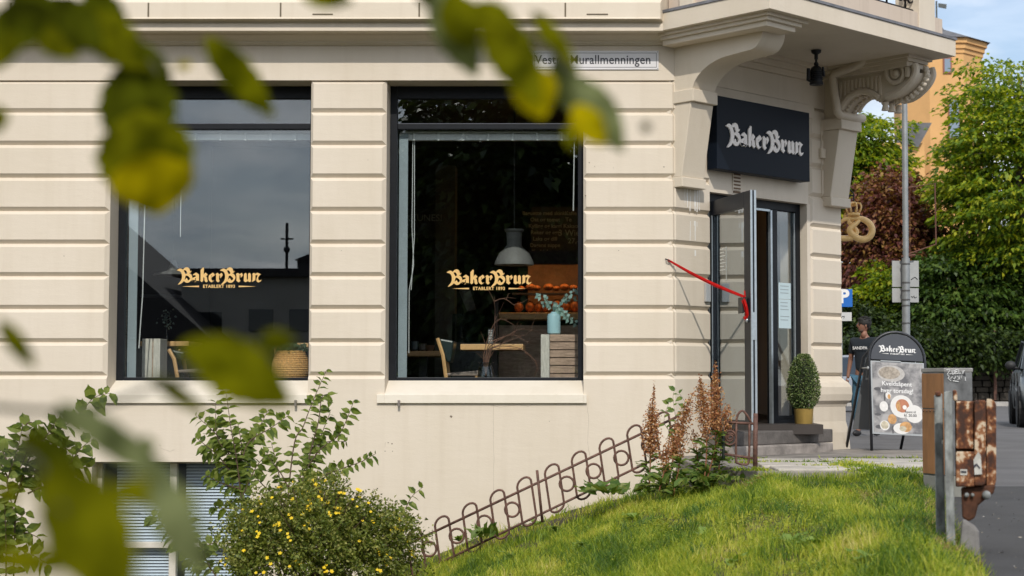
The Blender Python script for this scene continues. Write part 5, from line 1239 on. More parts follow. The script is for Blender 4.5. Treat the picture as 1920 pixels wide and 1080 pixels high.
for nm, m_, L_ in (('white_plate', pm('print_white', (.74, .73, .71), .05), [(430, 300, 165, 165, .0150), (185, 310, 62, 75, .0150), (600, 400, 130, 130, .0156), (190, 585, 70, 72, .0150), (420, 620, 120, 80, .0150), (250, 150, 40, 50, .0150)]),
                   ('soup', pm('print_soup', (.50, .20, .11)), [(440, 290, 98, 98, .0153)]),
                   ('filling', pm('print_orange', (.66, .36, .14), .4), [(295, 490, 64, 72, .0153), (385, 300, 32, 70, .0156), (480, 590, 85, 75, .0153), (260, 165, 22, 36, .0153)]),
                   ('bread_roll', pm('print_cream', (.62, .56, .42), .4), [(190, 580, 55, 58, .0153), (440, 620, 50, 40, .0156)]),
                   ('garnish', pm('print_white2', (.82, .80, .78), .05), [(470, 310, 30, 32, .0156), (180, 300, 22, 22, .0153), (225, 345, 15, 15, .0153)]),
                   ('cloth_shadow', pm('print_dark', (.10, .10, .11), .3), [(100, 430, 45, 20, .0149), (110, 610, 50, 28, .0149), (110, 60, 60, 25, .0149), (200, 170, 14, 60, .0148), (300, 640, 12, 60, .0149)])):
    mb = MB()
    for a_ in L_: disc(mb, *a_, jig=.06 if nm not in ('white_plate', 'soup') else 0)
    mb.build(nm, m_, ps)
mb = MB()
def disc2(cx_, cy_, rx, ry, w_):       # zoom7 coords 1640,620 scale 9
    pts = [A((1640+cx_/9-1634.5)/104*Wb+rx/9/104*Wb*math.cos(a), vP1-((620+cy_/9)-677)/132*ph+ry/9/132*ph*math.sin(a), w_) for a in [2*math.pi*k/24 for k in range(24)]]; mb.add(pts, [tuple(range(24))])
disc2(310, 700, 230, 140, .0150); mb.build('bowl_rim', pm('print_grey_light', (.52, .50, .48), .2), ps)
mb = MB(); disc2(280, 690, 180, 105, .0153); mb.build('dough', pm('print_dough', (.46, .40, .33), .5), ps)
mb = MB()
def ptxt(tx, px, py, s_, m_=None, w_=.0165, bold=.002): place(mb, text_mesh(tx, s_, .0006, bold), A((px-1634.5)/104*Wb, vP1-(py-677)/132*ph, w_), U_, AV)
ptxt('Kveldsåpent', 1684.5, 717, .066, bold=.0010); ptxt('hver torsdag!', 1684.5, 730, .066, bold=.0010); mb.build('poster_text', WHITE, ps)
mb = MB(); ptxt('Åpent til', 1708, 768.5, .034, bold=.0005); ptxt('kl. 20.00', 1708, 775, .040, bold=.0008); mb.build('opening_text', INK, ps)
mb = MB(); mb.box(0, 1, 0, 1, 0, 1); mb.v = [tuple(A(a*(.22 if i else .22)+.12, vArc-.02+c*.012, .012+b*.01)) for i, (a, b, c) in enumerate(mb.v)]; mb.build('hinge_bar', MATS['frame_silver'], sb)
mb = MB(); mb.tube([A(-.02, vP1-.07, 0), A(-.02, vP1-.07, -.2)+Vector((-.03, 0, 0))], .008, 5); mb.ball(A(-.015, vP1-.07, 0), .018, 6, 5); mb.build('spreader_bar', MATS['frame_silver'], sb)
# ------------------------------------------------ utility cabinet
YC = 12.0
def ucab():
    fl_ = onY(1771, 750, YC); zt_ = onY(1771, 690, YC).z; zb_ = -.9
    fr_ = onY(1824, 750, YC+.02); bl2 = onY(1727, 750, YC+.0)
    w_ = fr_.x-fl_.x; 
    uc = empty('utility_cabinet', Vector((fl_.x+w_/2, YC+.3, zb_)), 'tall utility cabinet with brown side, grey graffitied front and metal cap on concrete base', 'utility cabinet')
    # rotate so that the brown side shows: side direction goes back-left
    ax = Vector((w_, .02, 0)); dpv = None
    for k in range(400):       # depth such that the rear-left edge lands at px 1727
        d_ = k*.005; q_ = Vector((fl_.x, YC, 0))+Vector((-.42, .91, 0))*d_
        if q_.x/q_.y <= (1728-XC)/F: break
    bv = Vector((-.42, .91, 0))*d_; o_ = Vector((fl_.x, YC, 0)); print('cab', w_, d_)
    def V(a, b, z, s_=0): c_ = o_+ax*.5+bv*.5; p_ = o_+ax*a+bv*b; d2 = (p_-c_); return Vector((c_.x+d2.x*(1+s_), c_.y+d2.y*(1+s_), z))
    zc0 = onY(1771, 918, YC).z
    zc0 = onY(1740, 893, YC).z
    def bxx(m, z0, z1, s_=0): m.hexa([V(0, 0, z0, s_), V(1, 0, z0, s_), V(1, 1, z0, s_), V(0, 1, z0, s_), V(0, 0, z1, s_), V(1, 0, z1, s_), V(1, 1, z1, s_), V(0, 1, z1, s_)])
    m = MB(); bxx(m, zc0, zt_-.03); m.build('housing', mat('cabinet_grey_steel', (.20, .205, .21), .5, .3, var=.55, vscale=7, bump=.001), uc, bevel=.006)
    m = MB(); bxx(m, zt_-.03, zt_, .03); m.build('cap', mat('cap_metal', (.34, .33, .32), .5, .4, var=.3), uc, bevel=.004)
    m = MB(); bxx(m, zb_-.3, zc0, .0); m.build('concrete_base', mat('base_concrete', (.27, .27, .24), .9, var=.3, bump=.003), uc, bevel=.008)
    sd = -ax.normalized()*.006
    BR_ = mat('brown_side_paint', (.30, .14, .055), .6, var=.3, vscale=9, stretch=(2, 2, .5), bump=.001)
    zmid = onY(1750, 766, YC).z
    for z0, z1 in ((zc0+.01, zmid-.008), (zmid, zt_-.04)):
        m = MB(); P = [V(0, .03, z0)+sd, V(0, .03, z0)-sd*.2, V(0, .97, z0)-sd*.2, V(0, .97, z0)+sd]; m.hexa(P+[p+Vector((0, 0, z1-z0)) for p in P]); m.build('side_panel', BR_, uc, bevel=.002)
    m = MB()
    for k in range(6): m.ball(V(0, .1+.16*k, zmid-.02)+sd*1.6, .008, 6, 4)
    m.build('rivets', mat('rivet_dark', (.10, .05, .03), .6), uc)
    # pale scrawl on the front
    m = MB(); rg = random.Random(4)
    G2 = lambda x, y: V((x-140)/185, 0, onY(1771, 660+y/2.573, YC).z)+Vector((0, -.004, 0))
    for s_ in ([(155, 88), (180, 86), (160, 108), (185, 105)], [(192, 108), (190, 88), (205, 90), (206, 104), (192, 108)], [(225, 86), (212, 88), (212, 106), (228, 104)], [(213, 97), (224, 96)], [(232, 84), (234, 105), (248, 103)], [(252, 90), (262, 98), (272, 88)], [(262, 98), (262, 106)],
               [(180, 130), (192, 120), (205, 132), (215, 118)], [(222, 118), (238, 128), (226, 134)], [(240, 132), (240, 116), (252, 128), (252, 116)], [(158, 110), (172, 118), (166, 128), (184, 140)], [(275, 120), (277, 138)], [(196, 140), (230, 143)]):
        m.tube([G2(x_+rg.uniform(-1.5, 1.5), y_+rg.uniform(-1, 1)) for x_, y_ in s_], .0045, 4)
    m.build('graffiti', mat('graffiti_paint', (.62, .62, .62), .7), uc)
    m = MB()
    for (a, c, w2, h2) in ((150, 75, 30, 10), (205, 72, 20, 12), (262, 100, 18, 14)): P = [G2(a, c+h2), G2(a+w2, c+h2+2), G2(a+w2-3, c), G2(a+3, c+1)]; m.add([p+Vector((0, .002, 0)) for p in P], [(0, 1, 2, 3)])
    m.build('dark_smudge', mat('smudge', (.03, .03, .035), .7), uc)
ucab()
# ------------------------------------------------ rusty guard rail end with posts
YR = 7.95
RUST = mat('heavy_rust', (.52, .43, .33), .75, .1, col2=(.13, .040, .012), vscale=13, stretch=(1.3, 1.3, 1.0), bump=.003, bscale=70, lo=.5, hi=.6, detail=10)
_t = RUST.node_tree; _r = [q for q in _t.nodes if q.type == 'VALTORGB'][0]; _e = _r.color_ramp.elements
for p_, c_ in ((.49, (.19, .065, .020)), (.55, (.34, .15, .06))): q_ = _e.new(p_); q_.color = (*c_, 1)
_e[0].position = .42; _e[0].color = (.05, .020, .011, 1); _e[len(_e)-1].position = .585; _e[len(_e)-1].color = (.58, .47, .34, 1)
RUSTD = mat('dark_rust', (.12, .045, .02), .8, .2, var=.6, vscale=14, bump=.004)
GALV = mat('galvanised_post', (.36, .38, .37), .65, .2, var=.65, vscale=22, stretch=(1, 1, .45), bump=.002, bscale=30)
gr = empty('guard_rail_end', onY(1800, 1000, YR), 'rusty steel guard rail end with rounded corner bolted to two grey posts', 'guard rail')
H_ = lambda x, y, dy=0: onY(1700+x/2.573, 660+y/2.573, YR+dy)
def panel(m, pts, y0, y1): m.prism(pts, lambda x, y: H_(x, y, y0), lambda x, y: H_(x, y, y1)+Vector((0, 0, 0)))
def rrect(x0, x1, y0, y1, tr=18, br=30, tl=6, bl_=6):
    out = []
    for (cx_, cy_, r_, a0) in ((x1-tr, y0+tr, tr, -90), (x1-br, y1-br, br, 0), (x0+bl_, y1-bl_, bl_, 90), (x0+tl, y0+tl, tl, 180)):
        for k in range(6): a = R(a0+90*k/5); out.append((cx_+r_*math.cos(a), cy_+r_*math.sin(a)))
    return out
for (x0, x1, y0, y1, a, b, kw, nm) in ((238, 322, 238, 468, .0, .30, dict(tr=6, br=8), 'rail_panel'), (327, 382, 232, 645, -.02, .30, dict(tr=8, br=20), 'rail_panel'), (386, 432, 226, 655, .03, .30, dict(tr=34, br=40), 'rounded_end'), (238, 326, 480, 650, -.03, .28, dict(tr=6, br=6), 'rail_panel')):
    m = MB(); panel(m, rrect(x0, x1, y0, y1, **kw), a, b); m.build(nm, RUST, gr, bevel=.016)
m = MB(); panel(m, [(232, 232), (425, 240), (428, 640), (420, 648), (236, 648)], .06, .27); m.build('rail_core', RUSTD, gr)
m = MB(); panel(m, [(262, 652), (430, 640), (420, 680), (375, 715), (345, 740), (330, 800), (300, 818), (268, 800)], .02, .22); m.build('bracket', RUSTD, gr, bevel=.01)
m = MB(); m.ball(H_(385, 690, .0), .022, 8, 6); m.ball(H_(290, 690, .0), .012, 8, 6); m.ball(H_(318, 690, .0), .010, 8, 6); m.build('bolt', GALV, gr, smooth=True)
for (x0, x1, y0, y1, dy, lean) in ((132, 172, 200, 745, .25, 10), (180, 218, 185, 900, .0, 14)):
    m = MB(); P = [H_(x0+lean, y1+150, dy), H_(x1+lean+6, y1+150, dy), H_(x1+lean+6, y1+150, dy+.07), H_(x0+lean, y1+150, dy+.07), H_(x0, y0+8, dy), H_(x1, y0, dy), H_(x1, y0, dy+.07), H_(x0, y0+8, dy+.07)]; m.hexa(P); m.build('post', GALV, gr, bevel=.005)
m = MB(); panel(m, [(221, 182), (242, 184), (246, 236), (224, 236)], .02, .1); panel(m, [(138, 188), (166, 190), (166, 214), (138, 214)], .24, .33); m.build('rust_clip', RUST, gr, bevel=.008)
m = MB()
panel(m, rrect(258, 292, 566, 594, 3, 3, 3, 3), -.034, -.0315); panel(m, [(322, 520), (345, 480), (358, 500), (364, 590), (328, 592)], -.036, -.0315); st2 = m.build('sticker', mat('sticker_pale', (.58, .57, .52), .6, var=.3, vscale=20), gr)
m = MB(); panel(m, [(262, 572), (288, 574), (288, 584), (262, 582)], -.037, -.0345); panel(m, [(322, 548), (338, 536), (356, 560), (350, 564), (338, 548), (326, 560)], -.0385, -.0365); m.build('print', INK, st2)
fb_ = [(268, 800), (290, 812), (330, 838), (350, 865), (354, 1000), (300, 1010), (250, 1000)]
m = MB(); panel(m, fb_, .0, .35); o = m.build('concrete_foot', mat('rail_concrete', (.25, .24, .23), .9, var=.35, vscale=8, bump=.006), gr, bevel=.02)
# ============================================================ BACKGROUND
BARK = mat('bark', (.09, .07, .05), .9, var=.4, vscale=8, bump=.02)
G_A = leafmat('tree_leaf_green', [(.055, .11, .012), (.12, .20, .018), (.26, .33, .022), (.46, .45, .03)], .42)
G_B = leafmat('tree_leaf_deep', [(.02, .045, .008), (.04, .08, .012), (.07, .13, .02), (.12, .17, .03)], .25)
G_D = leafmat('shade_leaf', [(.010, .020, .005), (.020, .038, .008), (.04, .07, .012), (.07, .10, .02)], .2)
G_P = leafmat('copper_leaf', [(.06, .018, .020), (.14, .045, .040), (.23, .09, .045), (.30, .19, .05)], .25)
def crown(c, rad, nspray, per, s, leaf, seed, flat=.28, shell=.45, low=-.9):
    g = np.random.default_rng(seed); c = np.array(c); rad = np.array(rad)
    d = g.normal(size=(nspray, 3)); d /= np.linalg.norm(d, axis=1, keepdims=True); d[:, 2] = np.clip(d[:, 2], low, 1)
    r = g.uniform(shell, 1, (nspray, 1))**.6*(1+.12*np.sin(d[:, :1]*5+seed)+.10*np.sin(d[:, 2:]*7+d[:, 1:2]*4))
    C = c+d*r*rad
    P = np.repeat(C, per, 0); n = len(P); dd = np.repeat(d, per, 0)
    a = g.uniform(0, 2*np.pi, n); q = g.uniform(0, 1, n)**.5; sz = np.repeat(g.uniform(.5, 1.25, nspray), per)*s
    off = np.stack([np.cos(a)*q*sz, np.sin(a)*q*sz, g.normal(0, flat*.3, n)*sz-.25*(q*q)*sz], 1)
    P = P+off; D = off*np.array([1, 1, .5])+dd*.3*sz[:, None]+g.normal(0, .35, (n, 3))*sz[:, None]+np.array([0, 0, -.15])*sz[:, None]
    Nn = np.array([0, 0, 1.])+g.normal(0, .45, (n, 3))
    return leafpoly(P, D, Nn, g.uniform(.7, 1.3, n)*leaf, leaf*.62, .12, .25), C
def tree(name, label, X, Y, zb, c, rad, nspray, per, s, leaf, m, seed, tr=.25, cat='tree', **k):
    o = empty(name, Vector((X, Y, zb)), label, cat)
    V, C = crown(c, rad, nspray, per, s, leaf, seed, **k); npmesh('crown', V, 4, m, o)
    mb = MB(); g = random.Random(seed); top = Vector(c)
    mb.tube([(X, Y, zb), (X+.1, Y, (zb+c[2])/2), tuple(top), (top.x, top.y, top.z+rad[2]*.6)], [tr, tr*.8, tr*.5, tr*.15], 8); mb.build('trunk', BARK, o, smooth=True)
    mb = MB()
    for i in range(0, len(C), max(1, len(C)//40)):
        e2 = Vector(C[i]); b2 = Vector((X, Y, 0)).lerp(top, .5); b2.z = min(e2.z-.3, top.z+rad[2]*.3); b2.z = max(b2.z, zb+.5)
        mid = (b2+e2)/2+Vector((0, 0, .3)); mb.tube([b2, mid, e2], [tr*.22, tr*.15, tr*.05], 5)
    mb.build('limbs', BARK, o, smooth=True); return o
def TP(px, py, Y): return onY(px, py, Y)
def treepx(name, label, Y, px, py, rx, ry, *a, zb=-.84, dy=1.0, **k):
    c = TP(px, py, Y); s_ = Y/F; return tree(name, label, c.x, Y, zb, tuple(c), (rx*s_, rx*s_*dy, ry*s_), *a, **k)
treepx('broadleaf_tree', 'large bright green layered tree at the right edge behind the stone wall', 66, 1912, 350, 158, 222, 430, 85, 1.35, .24, G_A, 3, tr=.35, low=-.7, flat=.16)
treepx('broadleaf_tree', 'green tree seen under the balcony between the ornate console and the street pole', 78, 1612, 335, 88, 130, 260, 70, 1.3, .27, G_A, 5, tr=.3, flat=.2)
treepx('copper_beech', 'dark purple leaved tree behind the golden pretzel and the street pole', 70, 1672, 480, 110, 150, 420, 60, .9, .24, G_P, 8, tr=.3, flat=.9)
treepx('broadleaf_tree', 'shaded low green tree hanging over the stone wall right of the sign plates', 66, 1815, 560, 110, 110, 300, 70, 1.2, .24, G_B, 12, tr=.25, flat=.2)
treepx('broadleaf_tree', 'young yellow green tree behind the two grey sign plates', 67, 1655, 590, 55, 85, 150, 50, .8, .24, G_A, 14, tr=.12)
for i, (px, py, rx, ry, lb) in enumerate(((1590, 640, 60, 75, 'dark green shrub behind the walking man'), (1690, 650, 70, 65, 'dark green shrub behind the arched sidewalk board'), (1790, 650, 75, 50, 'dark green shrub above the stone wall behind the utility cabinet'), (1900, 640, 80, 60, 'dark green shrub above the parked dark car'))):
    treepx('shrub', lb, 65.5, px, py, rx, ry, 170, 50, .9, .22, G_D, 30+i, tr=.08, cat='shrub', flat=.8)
treepx('broadleaf_tree', 'distant green tree beyond the right edge of the park', 80, 2040, 420, 130, 260, 260, 50, 1.4, .4, G_A, 17, tr=.3)
# earth bank and stone wall behind the road
mb = MB(); mb.box(2, 60, 63.2, 64, GZ-.2, TP(1800, 668, 63).z); mb.box(2, 60, 64, 90, GZ-.2, TP(1800, 690, 63).z)
o = mb.build('bank', mat('bank_earth', (.02, .022, .01), .95, var=.5), kind='structure')
sw2 = empty('stone_wall', TP(1810, 750, 62.6), 'low dark dry stone retaining wall below the trees on the far side of the road', 'wall')
mb = MB(); zt_ = TP(1800, 657, 62).z; z = GZ-.1; rg = random.Random(3)
while z < zt_:
    hh_ = rg.uniform(.20, .34); x = TP(1560, 700, 62).x
    while x < TP(2100, 700, 62).x:
        w_ = rg.uniform(.25, .7); dd_ = rg.uniform(0, .06); mb.hexa([(x+.015, 62+dd_, z+.012), (x+w_-.015, 62+dd_, z+.012), (x+w_-.015, 62.5, z), (x+.015, 62.5, z), (x+.03, 62+dd_, z+hh_-.012), (x+w_-.03, 62+dd_+.01, z+hh_-.015), (x+w_-.015, 62.5, z+hh_), (x+.015, 62.5, z+hh_)]); x += w_
    z += hh_
mb.build('stonework', mat('shaded_dark_stone', (.045, .038, .030), .9, var=.6, vscale=2.5, bump=.02, bscale=6), sw2, bevel=.03)  # dark stone, base colour lowered further for the shade under the trees
mb = MB(); mb.box(TP(1560, 700, 62).x, TP(2100, 700, 62).x, 62.3, 63, GZ-.2, zt_-.05); mb.build('core', MATS['bank_earth'], sw2)
mb = MB(); mb.tube([TP(1866, 750, 61.8), TP(1866, 620, 61.8)], .06, 6); o = mb.build('thin_post', MATS['rusted_fence_iron'], None); tag(o, 'thin dark post before the stone wall left of the parked dark car', 'post')
V, C = crown(tuple(TP(1800, 652, 61.6)), (6.2, .5, .75), 260, 55, .7, .2, 97, flat=.8); o = npmesh('shading_foliage', V, 4, G_D); tag(o, 'added dark foliage hanging over the stone wall to shade its top', 'added foliage')  # foliage added to darken the upper half of the stone wall
# far kerb
mb = MB(); mb.box(5, 60, 58, 62, GZ-.1, GZ+.12); mb.build('far_pavement', mat('far_pavement_stone', (.42, .40, .37), .85, var=.2), kind='structure')
# ------------------------------------------------ orange tower
YT = 112.0
tw = empty('orange_tower', Vector((TP(1758, 400, YT).x, YT, 0)), 'orange rendered tower with slate pyramid roof and a weather vane beyond the trees', 'tower')
OR = mat('orange_render', (.70, .40, .16), .8, var=.12, vscale=.6); SLATE = mat('slate_roof', (.13, .13, .14), .6, var=.4, vscale=1.5)
cx_ = TP(1757, 100, YT).x; s_ = YT/F
def ngon(r_, n=8, a0=math.pi/8): return [(cx_+r_*math.cos(a0+2*math.pi*k/n), YT+r_*math.sin(a0+2*math.pi*k/n)) for k in range(n)]
zE = TP(1850, 88, YT).z; zA = TP(1757, 35, YT).z; zB_ = GZ
Rw = 83*s_
mb = MB(); mb.prism(ngon(Rw), lambda x, y: (x, y, zB_), lambda x, y: (x, y, zE-.5)); mb.build('wall', OR, tw)
mb = MB(); 
for r_, a, b in ((Rw*1.03, zE-1.0, zE-.7), (Rw*1.07, zE-.7, zE-.35), (Rw*1.12, zE-.35, zE)): mb.prism(ngon(r_), lambda x, y: (x, y, a), lambda x, y: (x, y, b))
mb.build('eaves_cornice', OR, tw)
mb = MB(); b_ = ngon(Rw*1.20); b2 = ngon(Rw*.16)
mb.add([(x, y, zE) for x, y in b_]+[(x, y, zA-.8) for x, y in b2]+[(cx_, YT, zA)], [tuple(range(8))[::-1]]+[(i, (i+1) % 8, 8+(i+1) % 8, 8+i) for i in range(8)]+[(8+i, 8+(i+1) % 8, 16) for i in range(8)])
rfo = mb.build('roof', SLATE, tw)
mb = MB(); mb.tube([(cx_, YT, zA-.3), (cx_, YT, TP(1757, 2, YT).z)], .06, 6); q = lambda x, y: TP(1740+x/5.4, y/5.4, YT); mb.hexa([q(105, 72), q(185, 88), q(185, 88)+Vector((0, .06, 0)), q(105, 72)+Vector((0, .06, 0)), q(105, 32), q(190, 42), q(190, 42)+Vector((0, .06, 0)), q(105, 32)+Vector((0, .06, 0))]); mb.build('weather_vane', mat('vane_grey', (.07, .08, .08), .6), tw)
Yw = YT-Rw*math.cos(math.pi/8)-.02
REDF = mat('red_window_frame', (.25, .09, .06), .6); PANE_ = mat('tower_pane', (.20, .26, .34), .15, spec=.8)
for (x0, x1, y0, y1) in ((1768, 1784, 108, 138), (1778, 1800, 185, 262), (1700, 1718, 300, 350)):
    mb = MB(); a, b = TP(x0, y1, Yw), TP(x1, y0, Yw); mb.box(a.x, b.x, Yw-.08, Yw+.05, a.z, b.z); wf = mb.build('window_frame', REDF, tw)
    mb = MB(); mb.box(a.x+.10, b.x-.10, Yw-.10, Yw-.07, a.z+.12, b.z-.10); mb.build('pane', PANE_, wf)
# lower wing with grey dormer
wg = empty('orange_wing_building', Vector((TP(1700, 400, 104).x, 104, 0)), 'lower orange building wing with a grey gabled roof beside the tower', 'building')
mb = MB(); a = TP(1642, 400, 104).x; b = TP(1735, 400, 104).x; mb.box(a, b, 104, 108, GZ, TP(1700, 268, 104).z); mb.build('wall', OR, wg)
zr0, zr1 = TP(1700, 272, 104).z, TP(1700, 232, 104).z
mb = MB(); mb.prism([(TP(1698, 0, 104).x, zr0), (TP(1716, 0, 104).x, zr0-.2), (TP(1742, 0, 104).x, zr1), (TP(1698, 0, 104).x, zr1)], lambda x, z: (x, 103.6, z), lambda x, z: (x, 108, z)); mb.build('roof', SLATE, wg)
# ------------------------------------------------ street pole with sign backs and rusty bracket
YL = 26.0
lp = empty('street_pole', onY(1698, 812, YL), 'grey galvanised street pole with back of two sign plates and a rusty bracket', 'pole')
PG2 = mat('pole_galvanised', (.34, .36, .37), .45, .5, var=.2, vscale=6)
xx = lambda px, py: onY(px, py, YL)
mb = MB(); r1, r2 = 5.4/F*YL, 7.2/F*YL
mb.tube([(xx(1698.5, 700).x, YL, GZ), (xx(1698.5, 484).x, YL, xx(1698, 484).z)], r2, 14); mb.tube([(xx(1698.5, 484).x, YL, xx(1698, 484).z), (xx(1696, 200).x, YL, xx(1697, 200).z), (xx(1694.5, 90).x, YL, xx(1697, 60).z)], r1, 14); mb.build('shaft', PG2, lp, smooth='auto')
SGB = mat('sign_back_grey', (.40, .41, .41), .5, .3, var=.15, vscale=5)
for (y0, y1) in ((489, 538), (540.5, 567)):
    mb = MB(); a, b = onY(1673, y1, YL+.10), onY(1722.5, y0, YL+.10); mb.box(a.x, b.x, YL+.10, YL+.106, a.z, b.z); p_ = mb.build('sign_plate', SGB, lp, bevel=.002)
    mb = MB(); q = lambda x, y: onY(1560+x/4.5, 380+y/4.5, YL+.095)
    pts = [q(668, 650), q(680, 640), q(700, 628), q(722, 648)] if y0 < 500 else [q(668, 790), q(682, 800), q(690, 785), q(700, 805), q(715, 795)]
    mb.tube(pts, .006, 4); mb.build('marker_scribble', INK, p_)
for y in (495, 530, 545, 562, 573, 606):
    mb = MB(); p = xx(1698.5, y); mb.lathe([(r2+.001, -.012), (r2+.008, -.010), (r2+.008, .010), (r2+.001, .012)], (p.x, YL, p.z), 14); mb.build('clamp_band', mat('band_dark', (.12, .12, .12), .5, .5), lp)
mb = MB(); mb.tube([xx(1702, 352), xx(1753, 344), xx(1755, 458), xx(1690, 481)], .013, 6); mb.tube([xx(1690, 481), xx(1716, 478)], .018, 6); mb.tube([xx(1706, 355), xx(1706, 480)], .006, 5); mb.build('rusty_bracket', mat('bracket_rust', (.13, .055, .035), .7), lp)
# ------------------------------------------------ parking sign
YK = 24.0
pk2 = empty('parking_sign', onY(1586, 820, YK), 'blue parking sign with white letter half hidden behind the bakery corner', 'road sign')
q = lambda x, y: onY(1560+x/4.5, 380+y/4.5, YK)
mb = MB(); a, b = q(38, 880), q(172, 730); mb.box(a.x, b.x, YK, YK+.006, a.z, b.z); mb.build('sign_plate', mat('sign_blue', (.01, .13, .50), .4), pk2, bevel=.02)
mb = MB(); place(mb, text_mesh('P', .27, .002, .012), q(102, 795)+Vector((0, -.004, 0)), X3, Z3); mb.build('letter', WHITE, pk2)
mb = MB(); a, b = q(60, 998), q(166, 925); mb.box(a.x, b.x, YK, YK+.005, a.z, b.z); sp2 = mb.build('small_plate', mat('plate_grey', (.55, .56, .56), .4), pk2)
mb = MB(); mb.tube([q(72, 985)+Vector((0, -.005, 0)), q(85, 960)+Vector((0, -.005, 0)), q(105, 958)+Vector((0, -.005, 0)), q(100, 975)+Vector((0, -.005, 0))], .005, 4); mb.build('symbol', INK, sp2)
mb = MB(); p = q(88, 900); mb.tube([(p.x-.03, YK+.04, GZ), (p.x-.03, YK+.04, q(88, 725).z)], .03, 10); mb.build('pole', PG2, pk2, smooth=True)
